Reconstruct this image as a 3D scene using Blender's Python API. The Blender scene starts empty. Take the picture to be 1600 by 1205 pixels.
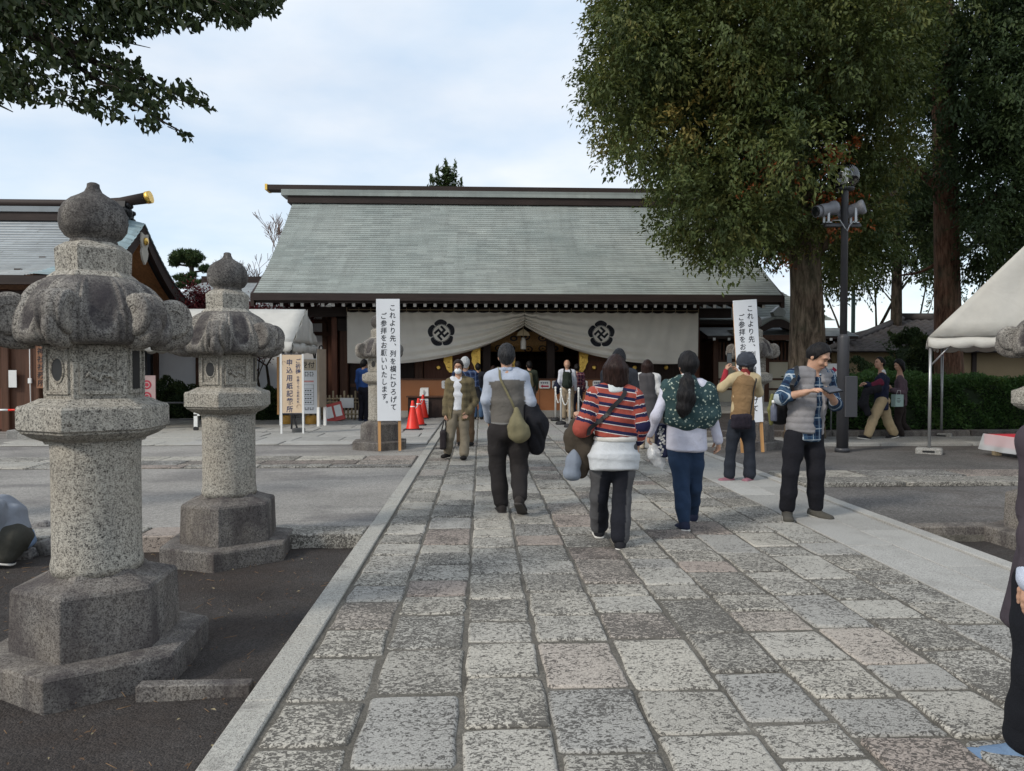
import bpy, math, random
import numpy as np
from math import sin, cos, pi, radians, atan2, sqrt, hypot
from mathutils import Vector, Matrix

random.seed(7)
RNG = np.random.default_rng(7)
SC = bpy.context.scene
COL = SC.collection

# ------------------------------------------------------------------ camera, sky, sun, exposure
CAMH = 1.45
FPX = 1130.0                      # focal length in photograph pixels (1600 wide)
YAW, PITCH = math.atan(48 / FPX), math.atan(25.5 / FPX)
cam_d = bpy.data.cameras.new('camera')
cam = bpy.data.objects.new('camera', cam_d)
COL.objects.link(cam)
cam.location = (0, 0, CAMH)
cam.rotation_euler = (pi / 2 - PITCH, 0, -YAW)
cam_d.sensor_width = 36
cam_d.lens = 36 * FPX / 1600
cam_d.clip_start, cam_d.clip_end = 0.05, 2000
SC.camera = cam
SC.render.resolution_x, SC.render.resolution_y = 1024, 771

SUN_EL, SUN_AZ = radians(36), radians(236)       # azimuth clockwise from +Y: the sun stands to the left, behind the camera, veiled by cloud
world = bpy.data.worlds.new('World')
SC.world = world
world.use_nodes = True
wt = world.node_tree
wt.nodes.clear()
def wn(t, **k):
    n = wt.nodes.new(t)
    for a, b in k.items():
        setattr(n, a, b)
    return n
w_out = wn('ShaderNodeOutputWorld')
w_bg = wn('ShaderNodeBackground')
w_bg.inputs['Strength'].default_value = 0.12
w_sky = wn('ShaderNodeTexSky', sky_type='NISHITA', sun_disc=False)
w_sky.sun_elevation, w_sky.sun_rotation = SUN_EL, SUN_AZ
w_sky.air_density, w_sky.dust_density, w_sky.ozone_density = 1.0, 0.6, 1.2
w_tc = wn('ShaderNodeTexCoord')
w_sep = wn('ShaderNodeSeparateXYZ')
wt.links.new(w_tc.outputs['Generated'], w_sep.inputs[0])
w_z = wn('ShaderNodeMath', operation='ADD'); w_z.inputs[1].default_value = 0.22
w_zm = wn('ShaderNodeMath', operation='MAXIMUM'); w_zm.inputs[1].default_value = 0.0
wt.links.new(w_sep.outputs['Z'], w_zm.inputs[0]); wt.links.new(w_zm.outputs[0], w_z.inputs[0])
w_dx = wn('ShaderNodeMath', operation='DIVIDE'); w_dy = wn('ShaderNodeMath', operation='DIVIDE')
wt.links.new(w_sep.outputs['X'], w_dx.inputs[0]); wt.links.new(w_z.outputs[0], w_dx.inputs[1])
wt.links.new(w_sep.outputs['Y'], w_dy.inputs[0]); wt.links.new(w_z.outputs[0], w_dy.inputs[1])
w_cmb = wn('ShaderNodeCombineXYZ')
wt.links.new(w_dx.outputs[0], w_cmb.inputs[0]); wt.links.new(w_dy.outputs[0], w_cmb.inputs[1])
w_map = wn('ShaderNodeMapping'); w_map.inputs['Scale'].default_value = (0.8, 1.0, 1); w_map.inputs['Location'].default_value = (2.3, 0.9, 0)
w_map.inputs['Rotation'].default_value = (0, 0, radians(-18))
wt.links.new(w_cmb.outputs[0], w_map.inputs[0])
w_n1 = wn('ShaderNodeTexNoise'); w_n1.inputs['Scale'].default_value = 1.15; w_n1.inputs['Detail'].default_value = 7; w_n1.inputs['Roughness'].default_value = 0.52
w_n1.inputs['Distortion'].default_value = 0.35
w_n2 = wn('ShaderNodeTexNoise'); w_n2.inputs['Scale'].default_value = 3.1; w_n2.inputs['Detail'].default_value = 6
wt.links.new(w_map.outputs[0], w_n1.inputs[0]); wt.links.new(w_map.outputs[0], w_n2.inputs[0])
w_r1 = wn('ShaderNodeMapRange'); w_r1.inputs['From Min'].default_value = 0.36; w_r1.inputs['From Max'].default_value = 0.64
w_r1.inputs['To Min'].default_value = 0.62; w_r1.inputs['To Max'].default_value = 1.0
wt.links.new(w_n1.outputs['Fac'], w_r1.inputs['Value'])
w_r2 = wn('ShaderNodeMapRange'); w_r2.inputs['From Min'].default_value = 0.3; w_r2.inputs['From Max'].default_value = 0.7
wt.links.new(w_n2.outputs['Fac'], w_r2.inputs['Value'])
w_cc = wn('ShaderNodeMix', data_type='RGBA')
w_cc.inputs[6].default_value = (4.1, 4.85, 5.75, 1)     # grey underside of the cloud sheet
w_cc.inputs[7].default_value = (5.6, 5.8, 6.05, 1)     # bright cloud
wt.links.new(w_r2.outputs[0], w_cc.inputs[0])
w_mix = wn('ShaderNodeMix', data_type='RGBA')
w_sb = wn('ShaderNodeMix', data_type='RGBA', blend_type='MULTIPLY'); w_sb.inputs[0].default_value = 1; w_sb.inputs[7].default_value = (1.25, 1.2, 1.1, 1)
wt.links.new(w_sky.outputs[0], w_sb.inputs[6])
wt.links.new(w_r1.outputs[0], w_mix.inputs[0]); wt.links.new(w_sb.outputs[2], w_mix.inputs[6]); wt.links.new(w_cc.outputs[2], w_mix.inputs[7])
wt.links.new(w_mix.outputs[2], w_bg.inputs['Color'])
wt.links.new(w_bg.outputs[0], w_out.inputs['Surface'])

sun_d = bpy.data.lights.new('sun', 'SUN')
sun_d.energy, sun_d.angle, sun_d.color = 1.5, radians(10), (1.0, 0.93, 0.82)
sun = bpy.data.objects.new('sun', sun_d)
COL.objects.link(sun)
_sv = Vector((sin(SUN_AZ) * cos(SUN_EL), cos(SUN_AZ) * cos(SUN_EL), sin(SUN_EL)))
sun.rotation_euler = _sv.to_track_quat('Z', 'Y').to_euler()
sun.location = (-20, -5, 30)

vs = SC.view_settings
vs.view_transform, vs.look, vs.exposure, vs.gamma = 'Standard', 'None', 0.56, 1.0
vs.use_curve_mapping = False

# ------------------------------------------------------------------ helpers
_R = Matrix.Rotation(-YAW, 3, 'Z') @ Matrix.Rotation(pi / 2 - PITCH, 3, 'X')
def at(px, py, Y):
    """the place at depth Y seen along a sight line of the survey photograph"""
    d = _R @ Vector(((px - 800) / FPX, -(py - 602.5) / FPX, -1))
    s = Y / d.y
    return Vector((d.x * s, Y, CAMH + d.z * s))
def G(px, py, z=0.0):
    d = _R @ Vector(((px - 800) / FPX, -(py - 602.5) / FPX, -1))
    s = (z - CAMH) / d.z
    return Vector((d.x * s, d.y * s, z))

class MB:
    """collects geometry for one mesh"""
    def __init__(s):
        s.v, s.f, s.m, s.sm = [], [], [], []
    def add(s, vs, fs, m=0, smooth=False):
        n = len(s.v)
        s.v += [tuple(p) for p in vs]
        s.f += [tuple(i + n for i in f) for f in fs]
        s.m += [m] * len(fs); s.sm += [smooth] * len(fs)
        return s
    def box(s, x0, x1, y0, y1, z0, z1, m=0):
        return s.add([(x0, y0, z0), (x1, y0, z0), (x1, y1, z0), (x0, y1, z0), (x0, y0, z1), (x1, y0, z1), (x1, y1, z1), (x0, y1, z1)],
                     [(0, 3, 2, 1), (4, 5, 6, 7), (0, 1, 5, 4), (1, 2, 6, 5), (2, 3, 7, 6), (3, 0, 4, 7)], m)
    def bbox(s, x0, x1, y0, y1, z0, z1, b=0.01, m=0):
        """box with bevelled top and vertical edges"""
        def ring(i, z): return [(x0 + i, y0, z), (x1 - i, y0, z), (x1, y0 + i, z), (x1, y1 - i, z), (x1 - i, y1, z), (x0 + i, y1, z), (x0, y1 - i, z), (x0, y0 + i, z)]
        def inn(z):
            return [(x0 + 2 * b, y0 + b, z), (x1 - 2 * b, y0 + b, z), (x1 - b, y0 + 2 * b, z), (x1 - b, y1 - 2 * b, z), (x1 - 2 * b, y1 - b, z), (x0 + 2 * b, y1 - b, z), (x0 + b, y1 - 2 * b, z), (x0 + b, y0 + 2 * b, z)]
        vs = ring(b, z0) + ring(b, z1 - b) + inn(z1)
        fs = [tuple(range(7, -1, -1))]
        for r in (0, 8):
            for i in range(8):
                j = (i + 1) % 8
                fs.append((r + i, r + j, r + 8 + j, r + 8 + i))
        fs.append(tuple(range(16, 24)))
        return s.add(vs, fs, m)
    def obox(s, c, half, R=None, m=0):
        R = R or Matrix.Identity(3)
        vs = []
        for dz in (-1, 1):
            for dx, dy in ((-1, -1), (1, -1), (1, 1), (-1, 1)):
                vs.append(Vector(c) + R @ Vector((dx * half[0], dy * half[1], dz * half[2])))
        return s.add(vs, [(0, 3, 2, 1), (4, 5, 6, 7), (0, 1, 5, 4), (1, 2, 6, 5), (2, 3, 7, 6), (3, 0, 4, 7)], m)
    def beam(s, p, q, w, h, m=0, up=(0, 0, 1)):
        p, q = Vector(p), Vector(q)
        d = (q - p); L = d.length; d.normalize()
        u = Vector(up)
        x = d.cross(u)
        if x.length < 1e-4: x = d.cross(Vector((1, 0, 0)))
        x.normalize(); z = x.cross(d)
        R = Matrix((x, d, z)).transposed()
        return s.obox((p + q) / 2, (w / 2, L / 2, h / 2), R, m)
    def lathe(s, prof, n=24, c=(0, 0, 0), a0=0.0, m=0, smooth=True, cap=True):
        vs, fs = [], []
        for r, z in prof:
            for i in range(n):
                a = a0 + 2 * pi * i / n
                vs.append((c[0] + r * cos(a), c[1] + r * sin(a), c[2] + z))
        for k in range(len(prof) - 1):
            for i in range(n):
                j = (i + 1) % n
                fs.append((k * n + i, k * n + j, k * n + n + j, k * n + n + i))
        s.add(vs, fs, m, smooth)
        if cap:
            b = len(s.v) - len(vs)
            s.f += [tuple(b + i for i in range(n - 1, -1, -1)), tuple(b + (len(prof) - 1) * n + i for i in range(n))]
            s.m += [m, m]; s.sm += [False, False]
        return s
    def tube(s, pts, rad, n=8, m=0, smooth=True, cap=True, flat=None):
        pts = [Vector(p) for p in pts]
        if not hasattr(rad, '__len__'): rad = [rad] * len(pts)
        vs, fs = [], []
        prev = None
        for i, p in enumerate(pts):
            d = (pts[min(i + 1, len(pts) - 1)] - pts[max(i - 1, 0)])
            if d.length < 1e-9: d = Vector((0, 0, 1))
            d.normalize()
            if prev is None:
                x = d.cross(Vector((0, 0, 1)) if abs(d.z) < 0.9 else Vector((1, 0, 0)))
            else:
                x = prev - d * prev.dot(d)
            x.normalize(); prev = x
            y = d.cross(x)
            for k in range(n):
                a = 2 * pi * k / n
                ry = rad[i] * (flat if flat else 1)
                vs.append(p + x * (cos(a) * rad[i]) + y * (sin(a) * ry))
        for i in range(len(pts) - 1):
            for k in range(n):
                j = (k + 1) % n
                fs.append((i * n + k, i * n + j, i * n + n + j, i * n + n + k))
        s.add(vs, fs, m, smooth)
        if cap:
            b = len(s.v) - len(vs)
            s.f += [tuple(b + i for i in range(n - 1, -1, -1)), tuple(b + (len(pts) - 1) * n + i for i in range(n))]
            s.m += [m, m]; s.sm += [False, False]
        return s
    def prism(s, poly, p0, ax, ay, d, m=0):
        """polygon (2d) in the plane p0 + x*ax + y*ay, extruded by vector d"""
        p0, ax, ay, d = Vector(p0), Vector(ax), Vector(ay), Vector(d)
        n = len(poly)
        a = [p0 + ax * x + ay * y for x, y in poly]
        vs = a + [p + d for p in a]
        fs = [tuple(range(n - 1, -1, -1)), tuple(range(n, 2 * n))]
        for i in range(n):
            j = (i + 1) % n
            fs.append((i, j, n + j, n + i))
        return s.add(vs, fs, m)
    def grid(s, P, m=0, smooth=True):
        """P: rows of points"""
        h, w = len(P), len(P[0])
        vs = [p for r in P for p in r]
        fs = [(i * w + j, i * w + j + 1, (i + 1) * w + j + 1, (i + 1) * w + j) for i in range(h - 1) for j in range(w - 1)]
        return s.add(vs, fs, m, smooth)
    def mesh(s, name, mats):
        me = bpy.data.meshes.new(name)
        me.from_pydata(s.v, [], s.f)
        for mt in (mats if isinstance(mats, (list, tuple)) else [mats]):
            me.materials.append(mt)
        me.polygons.foreach_set('material_index', s.m)
        me.polygons.foreach_set('use_smooth', s.sm)
        me.update()
        return me
    def build(s, name, mats, parent=None, loc=None, kind=None):
        return link(name, s.mesh(name, mats), parent, loc, kind)

def link(name, me, parent=None, loc=None, kind=None):
    o = bpy.data.objects.new(name, me)
    COL.objects.link(o)
    if loc is not None: o.location = loc
    if parent is not None: o.parent = parent
    if kind: o['kind'] = kind
    return o
def thing(name, label, cat, loc=(0, 0, 0), rz=0.0, group=None):
    o = bpy.data.objects.new(name, None)
    COL.objects.link(o)
    o.empty_display_size = 0.1
    o.location = loc; o.rotation_euler = (0, 0, rz)
    o['label'] = label; o['category'] = cat
    if group: o['group'] = group
    return o
def tag(o, label, cat, group=None):
    o['label'] = label; o['category'] = cat
    if group: o['group'] = group
    return o
def dup(o, parent=None):
    c = o.copy(); COL.objects.link(c); c.parent = parent
    for ch in list(o.children):
        dup(ch, c)
    return c
def mesh_np(name, V, Q, mat, smooth=False, attrs=None):
    """mesh from numpy: V (n,3), Q (m,k)"""
    me = bpy.data.meshes.new(name)
    n, m, k = len(V), len(Q), Q.shape[1]
    me.vertices.add(n); me.loops.add(m * k); me.polygons.add(m)
    me.vertices.foreach_set('co', np.ascontiguousarray(V, dtype=np.float32).ravel())
    me.loops.foreach_set('vertex_index', np.ascontiguousarray(Q, dtype=np.int32).ravel())
    me.polygons.foreach_set('loop_start', np.arange(0, m * k, k, dtype=np.int32))
    if smooth: me.polygons.foreach_set('use_smooth', np.ones(m, dtype=bool))
    for nm, (dom, typ, arr) in (attrs or {}).items():
        a = me.attributes.new(nm, typ, dom)
        a.data.foreach_set('color' if 'COLOR' in typ else 'value', np.ascontiguousarray(arr, dtype=np.float32).ravel())
    me.update(calc_edges=True)
    for mt in (mat if isinstance(mat, (list, tuple)) else [mat]):
        me.materials.append(mt)
    return me

# ------------------------------------------------------------------ material builder
class NT:
    def __init__(s, name):
        s.mat = bpy.data.materials.new(name)
        s.mat.use_nodes = True
        s.t = s.mat.node_tree
        s.p = s.t.nodes['Principled BSDF']
        s.out = s.t.nodes['Material Output']
        s._oc = None
    def n(s, typ, **k):
        n = s.t.nodes.new(typ)
        for a, b in k.items(): setattr(n, a, b)
        return n
    def put(s, sock, v):
        if isinstance(v, bpy.types.NodeSocket): s.t.links.new(v, sock)
        elif isinstance(v, (tuple, list)) and len(v) == 3 and sock.type == 'RGBA': sock.default_value = (*v, 1)
        else: sock.default_value = v
    def math(s, op, a, b=0.0, c=None, clamp=False):
        n = s.n('ShaderNodeMath', operation=op, use_clamp=clamp)
        s.put(n.inputs[0], a); s.put(n.inputs[1], b)
        if c is not None: s.put(n.inputs[2], c)
        return n.outputs[0]
    def coord(s, rnd=True, scale=(1, 1, 1)):
        tc = s.n('ShaderNodeTexCoord')
        v = tc.outputs['Object']
        if rnd:
            oi = s.n('ShaderNodeObjectInfo')
            m = s.n('ShaderNodeVectorMath', operation='MULTIPLY_ADD')
            s.t.links.new(oi.outputs['Random'], m.inputs[0]); m.inputs[1].default_value = (37, 19, 53)
            s.t.links.new(v, m.inputs[2]); v = m.outputs[0]
        if scale != (1, 1, 1):
            m = s.n('ShaderNodeVectorMath', operation='MULTIPLY'); s.t.links.new(v, m.inputs[0]); m.inputs[1].default_value = scale
            v = m.outputs[0]
        return v
    def world(s, scale=(1, 1, 1)):
        g = s.n('ShaderNodeNewGeometry'); v = g.outputs['Position']
        if scale != (1, 1, 1):
            m = s.n('ShaderNodeVectorMath', operation='MULTIPLY'); s.t.links.new(v, m.inputs[0]); m.inputs[1].default_value = scale
            v = m.outputs[0]
        return v
    def rnd(s):
        return s.n('ShaderNodeObjectInfo').outputs['Random']
    def attr(s, name, out='Fac'):
        return s.n('ShaderNodeAttribute', attribute_name=name).outputs[out]
    def noise(s, v, scale, detail=4, rough=0.55, dist=0.0, out='Fac'):
        n = s.n('ShaderNodeTexNoise')
        s.t.links.new(v, n.inputs['Vector']); n.inputs['Scale'].default_value = scale; n.inputs['Detail'].default_value = detail
        n.inputs['Roughness'].default_value = rough; n.inputs['Distortion'].default_value = dist
        return n.outputs[out]
    def voro(s, v, scale, feature='F1', out='Distance', rand=1.0):
        n = s.n('ShaderNodeTexVoronoi', feature=feature)
        s.t.links.new(v, n.inputs['Vector']); n.inputs['Scale'].default_value = scale; n.inputs['Randomness'].default_value = rand
        return n.outputs[out]
    def ramp(s, f, stops, interp='LINEAR'):
        n = s.n('ShaderNodeValToRGB'); n.color_ramp.interpolation = interp
        e = n.color_ramp.elements
        while len(e) < len(stops): e.new(0.5)
        for el, (p, c) in zip(e, stops):
            el.position = p; el.color = (*c, 1) if hasattr(c, '__len__') else (c, c, c, 1)
        s.put(n.inputs[0], f)
        return n.outputs[0]
    def mr(s, v, a, b, c=0.0, d=1.0):
        n = s.n('ShaderNodeMapRange'); s.put(n.inputs[0], v)
        for i, x in enumerate((a, b, c, d)): s.put(n.inputs[1 + i], x)
        return n.outputs[0]
    def mix(s, f, a, b, blend='MIX'):
        n = s.n('ShaderNodeMix', data_type='RGBA', blend_type=blend)
        s.put(n.inputs[0], f); s.put(n.inputs[6], a); s.put(n.inputs[7], b)
        return n.outputs[2]
    def hsv(s, c, h=0.5, sat=1.0, v=1.0):
        n = s.n('ShaderNodeHueSaturation')
        s.put(n.inputs['Hue'], h); s.put(n.inputs['Saturation'], sat); s.put(n.inputs['Value'], v); s.put(n.inputs['Color'], c)
        return n.outputs[0]
    def bump(s, h, strength=0.3, dist=0.01, normal=None):
        n = s.n('ShaderNodeBump'); s.put(n.inputs['Height'], h); s.put(n.inputs['Strength'], strength); n.inputs['Distance'].default_value = dist
        if normal is not None: s.put(n.inputs['Normal'], normal)
        s.t.links.new(n.outputs[0], s.p.inputs['Normal'])
        return n.outputs[0]
    def set(s, base=None, rough=None, metal=None, spec=None):
        if base is not None: s.put(s.p.inputs['Base Color'], base)
        if rough is not None: s.put(s.p.inputs['Roughness'], rough)
        if metal is not None: s.put(s.p.inputs['Metallic'], metal)
        if spec is not None: s.put(s.p.inputs['Specular IOR Level'], spec)
        return s.mat

def plain(name, c, rough=0.6, metal=0.0, var=0.12, scale=6.0, bump=0.0, bscale=60.0, spec=0.4):
    """painted or plain stuff with slight uneven tone"""
    t = NT(name); v = t.coord()
    f = t.mr(t.noise(v, scale, 5, 0.6), 0.25, 0.75, 1 - var, 1 + var)
    col = t.hsv(c, 0.5, 1.0, f)
    t.set(col, rough, metal, spec)
    if bump: t.bump(t.noise(v, bscale, 3), bump, 0.01)
    return t.mat
# ------------------------------------------------------------------ materials
def m_granite(name, dark=(0.032, 0.03, 0.029), mid=(0.215, 0.202, 0.178), light=(0.43, 0.405, 0.35), speck=95, stain=0.35, stain_col=(0.05, 0.045, 0.045), warm=0.2, panel=False):
    t = NT(name); v = t.coord()
    gr = t.math('ADD', t.math('MULTIPLY', t.noise(v, speck * 1.5, 2, 0.6), 0.62), t.math('MULTIPLY', t.noise(v, speck * 0.6, 2, 0.6), 0.38))
    c = t.ramp(gr, [(0.37, dark), (0.45, mid), (0.56, light), (0.7, (min(1, light[0] * 1.15), min(1, light[1] * 1.15), min(1, light[2] * 1.15)))])
    w = t.mr(t.noise(v, 2.3, 4), 0.4, 0.7)
    c = t.mix(t.math('MULTIPLY', w, warm), c, (0.33, 0.26, 0.18), 'MIX')
    vs = t.coord(True, (1, 1, 0.35))
    if panel: c = t.mix(t.math('MULTIPLY', t.attr('stain'), t.mr(t.noise(v, 9, 6, 0.7), 0.25, 0.6, 0.35, 0.95)), c, (0.034, 0.029, 0.032))
    st = t.mr(t.noise(vs, 4.5, 7, 0.65, 0.4), 0.62 - stain * 0.42, 0.78 - stain * 0.3)
    c = t.mix(t.math('MULTIPLY', st, 0.45 + 0.5 * stain), c, stain_col)
    t.set(c, 0.88, 0, 0.25)
    h = t.math('ADD', t.math('MULTIPLY', gr, 0.9), t.math('MULTIPLY', t.noise(v, 14, 5), 0.9))
    t.bump(h, 0.5, 0.012)
    return t.mat
M_GRAN = m_granite('granite_clean', stain=0.18)
M_GRAN_W = m_granite('granite_weathered', mid=(0.16, 0.15, 0.137), light=(0.35, 0.33, 0.295), stain=0.5, stain_col=(0.045, 0.039, 0.042), panel=True)
M_GRAN_D = m_granite('granite_dark', mid=(0.1, 0.095, 0.09), light=(0.27, 0.255, 0.235), stain=0.62, stain_col=(0.034, 0.03, 0.03))
M_GRAN_P = m_granite('granite_base', mid=(0.115, 0.106, 0.1), light=(0.235, 0.22, 0.2), stain=0.55, stain_col=(0.045, 0.037, 0.039))
M_GRAN_B = m_granite('granite_smooth_beige', mid=(0.33, 0.32, 0.29), light=(0.47, 0.455, 0.41), dark=(0.14, 0.135, 0.125), speck=130, stain=0.12, warm=0.12)

def m_paver(name, warm=0.0):
    t = NT(name); v = t.coord(); r = t.rnd()
    fine = t.noise(v, 150, 2, 0.6)
    base = t.ramp(fine, [(0.3, (0.262, 0.25, 0.23)), (0.5, (0.41, 0.395, 0.362)), (0.7, (0.53, 0.512, 0.468))])
    # tone of each stone: grey, bluish, cream, pinkish
    tone = t.ramp(r, [(0.0, (0.97, 0.96, 0.93)), (0.2, (1.03, 1.01, 0.97)), (0.4, (0.84, 0.84, 0.84)), (0.52, (1.07, 1.04, 0.98)), (0.7, (0.9, 0.88, 0.84)), (0.85, (1.0, 0.92, 0.87)), (0.93, (0.84, 0.74, 0.7)), (1.0, (1.0, 1.0, 0.96))], 'CONSTANT')
    c = t.mix(1.0, base, tone, 'MULTIPLY')
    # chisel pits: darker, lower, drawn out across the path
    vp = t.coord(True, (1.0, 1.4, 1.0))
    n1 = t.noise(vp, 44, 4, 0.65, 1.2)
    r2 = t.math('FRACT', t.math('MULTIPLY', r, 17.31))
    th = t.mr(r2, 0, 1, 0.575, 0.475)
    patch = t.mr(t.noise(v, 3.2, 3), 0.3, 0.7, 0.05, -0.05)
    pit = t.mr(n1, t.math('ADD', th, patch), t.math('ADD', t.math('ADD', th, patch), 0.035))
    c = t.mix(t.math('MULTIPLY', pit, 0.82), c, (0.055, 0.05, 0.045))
    c = t.mix(t.mr(t.noise(v, 1.7, 5), 0.52, 0.75, 0, 0.35), c, (0.17, 0.16, 0.14))
    t.set(c, t.mr(pit, 0, 1, 0.72, 0.95), 0, 0.3)
    h = t.math('SUBTRACT', t.math('ADD', t.math('MULTIPLY', fine, 0.18), t.math('MULTIPLY', t.noise(v, 9, 4), 0.5)), pit)
    t.bump(h, 0.9, 0.006)
    return t.mat
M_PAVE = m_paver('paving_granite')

def m_slab(name):
    t = NT(name); v = t.coord(); r = t.rnd()
    c = t.ramp(t.noise(v, 120, 2, 0.6), [(0.3, (0.2, 0.195, 0.185)), (0.5, (0.37, 0.36, 0.335)), (0.7, (0.46, 0.45, 0.42))])
    c = t.hsv(c, 0.5, 1.0, t.mr(r, 0, 1, 0.85, 1.12))
    c = t.mix(t.mr(t.noise(v, 2.2, 6, 0.6), 0.48, 0.72, 0, 0.45), c, (0.2, 0.19, 0.17))
    t.set(c, 0.8, 0, 0.3); t.bump(t.noise(v, 60, 4), 0.3, 0.006)
    return t.mat
M_SLAB = m_slab('border_slab')

def m_ground(name, lo, hi, sc=1.3, grit=260, patch=None, rough=0.92, bump=0.5, pebble=0.2):
    t = NT(name); v = t.world()
    c = t.mix(t.mr(t.noise(v, sc, 6, 0.6), 0.3, 0.7), lo, hi)
    g = t.noise(v, grit, 2, 0.7)
    c = t.hsv(c, 0.5, 1.0, t.mr(g, 0.25, 0.75, 0.55, 1.45))
    if patch:
        c = t.mix(t.mr(t.noise(t.world((0.5, 1.2, 1)), 0.8, 5, 0.6, 0.6), 0.5, 0.62, 0, 0.75), c, patch)
        c = t.hsv(c, 0.5, 1.0, t.mr(g, 0.25, 0.75, 0.75, 1.25))
    pb = t.voro(v, grit * 0.42, 'F1', 'Color'); pbh = t.voro(v, grit * 0.42)
    c = t.hsv(c, 0.5, 1.0, t.mr(pb, 0.0, 1.0, 1 - pebble, 1 + pebble))
    st = t.mr(t.voro(v, 55), 0.04, 0.1, 1, 0)      # the odd pale grain
    st = t.math('MULTIPLY', st, t.mr(t.noise(v, 21, 2), 0.58, 0.62))
    c = t.mix(t.math('MULTIPLY', st, 0.5), c, (0.4, 0.39, 0.36))
    t.set(c, rough, 0, 0.25)
    t.bump(t.math('SUBTRACT', t.math('ADD', t.math('MULTIPLY', g, 0.4), t.noise(v, 30, 4)), t.math('MULTIPLY', pbh, pebble * 1.5)), bump, 0.012)
    return t.mat
M_SOIL = m_ground('dark_soil', (0.036, 0.03, 0.027), (0.075, 0.068, 0.064), 1.6, 230, (0.05, 0.039, 0.033), 0.92, 0.9, 0.35)
M_ASPH = m_ground('worn_asphalt', (0.215, 0.203, 0.186), (0.335, 0.318, 0.292), 0.55, 110, (0.165, 0.155, 0.148), 0.85, 0.4, 0.25)
M_ASPH_D = m_ground('grey_gravel_ground', (0.085, 0.08, 0.075), (0.165, 0.156, 0.148), 0.6, 120, (0.095, 0.083, 0.075), 0.9, 0.6, 0.35)
M_CONC = m_ground('pale_concrete', (0.22, 0.215, 0.2), (0.33, 0.32, 0.3), 0.7, 90, (0.19, 0.185, 0.175), 0.85, 0.25)
M_MORTAR = m_ground('mortar', (0.085, 0.078, 0.066), (0.18, 0.166, 0.142), 2.5, 150, None, 0.95, 0.5)

def m_wood(name, c, rough=0.6, axis='Z', var=0.35, grain=1.0):
    t = NT(name)
    s = {'X': (0.6, 14, 14), 'Y': (14, 0.6, 14), 'Z': (14, 14, 0.6)}[axis]
    v = t.coord(True, tuple(k * grain for k in s))
    f = t.mr(t.noise(v, 1.6, 5, 0.6, 0.6), 0.25, 0.75, 1 - var, 1 + var)
    g = t.mr(t.noise(t.coord(), 1.1, 3), 0.3, 0.7, 0.85, 1.15)
    col = t.hsv(c, 0.5, 1.0, t.math('MULTIPLY', f, g))
    t.set(col, rough, 0, 0.3); t.bump(t.noise(v, 2.2, 4), 0.2, 0.006)
    return t.mat
M_WOOD_DK = m_wood('dark_wood', (0.03, 0.017, 0.013), 0.6)
M_WOOD_DKX = m_wood('dark_wood_beam', (0.03, 0.02, 0.017), 0.65, 'X')
M_WOOD_BR = m_wood('brown_wood', (0.09, 0.042, 0.025), 0.6)
M_WOOD_RED = m_wood('red_brown_panel', (0.125, 0.05, 0.03), 0.6)
M_WOOD_OR = m_wood('orange_soffit_wood', (0.52, 0.25, 0.11), 0.6, 'Y')
M_WOOD_POLE = m_wood('yellow_pine', (0.5, 0.27, 0.11), 0.6)
M_WOOD_PALE = m_wood('pale_bamboo', (0.34, 0.27, 0.17), 0.7)
M_COUNTER = plain('orange_brown_panel', (0.33, 0.135, 0.055), 0.55, 0, 0.1, 1.5)
M_WHITE = plain('white_paint', (0.78, 0.78, 0.76), 0.6, 0, 0.05)
M_PLASTER = plain('white_plaster', (0.72, 0.73, 0.74), 0.8, 0, 0.06, 1.2)
M_CREAM = plain('cream_plaster', (0.6, 0.55, 0.43), 0.8, 0, 0.07, 1.2)
M_GOLD = plain('gilt_metal', (0.78, 0.5, 0.12), 0.32, 1.0, 0.25, 30, 0.6, 45)
M_BLACK = plain('black_paint', (0.012, 0.012, 0.013), 0.5, 0, 0.2)
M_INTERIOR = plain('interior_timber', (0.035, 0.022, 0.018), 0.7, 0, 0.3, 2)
M_STEEL = plain('grey_steel', (0.38, 0.39, 0.4), 0.4, 0.7, 0.1)
M_POST = plain('dark_grey_post_paint', (0.045, 0.046, 0.052), 0.42, 0.0, 0.12, 3)
M_LAMPGREY = plain('floodlight_grey', (0.2, 0.205, 0.225), 0.45, 0.0, 0.1)
M_RED = plain('cone_red', (0.78, 0.035, 0.02), 0.42, 0, 0.12, 5)
M_RUBBER = plain('black_rubber', (0.02, 0.02, 0.022), 0.7, 0, 0.2)
M_PAPER = plain('paper', (0.72, 0.72, 0.7), 0.7, 0, 0.05)
M_INK = plain('ink_black', (0.014, 0.014, 0.02), 0.6, 0, 0.1)
M_INKNAVY = plain('ink_navy', (0.03, 0.045, 0.12), 0.6, 0, 0.1)
M_ARROW = plain('arrow_crimson', (0.42, 0.02, 0.06), 0.6, 0, 0.1)
M_SIGNCREAM = plain('sign_cream', (0.68, 0.52, 0.36), 0.6, 0, 0.08, 3)
M_SIGNWHITE = plain('sign_white', (0.74, 0.76, 0.79), 0.5, 0, 0.04, 2)
M_YELLOW = plain('yellow_weight', (0.55, 0.3, 0.06), 0.5, 0, 0.15)

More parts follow.
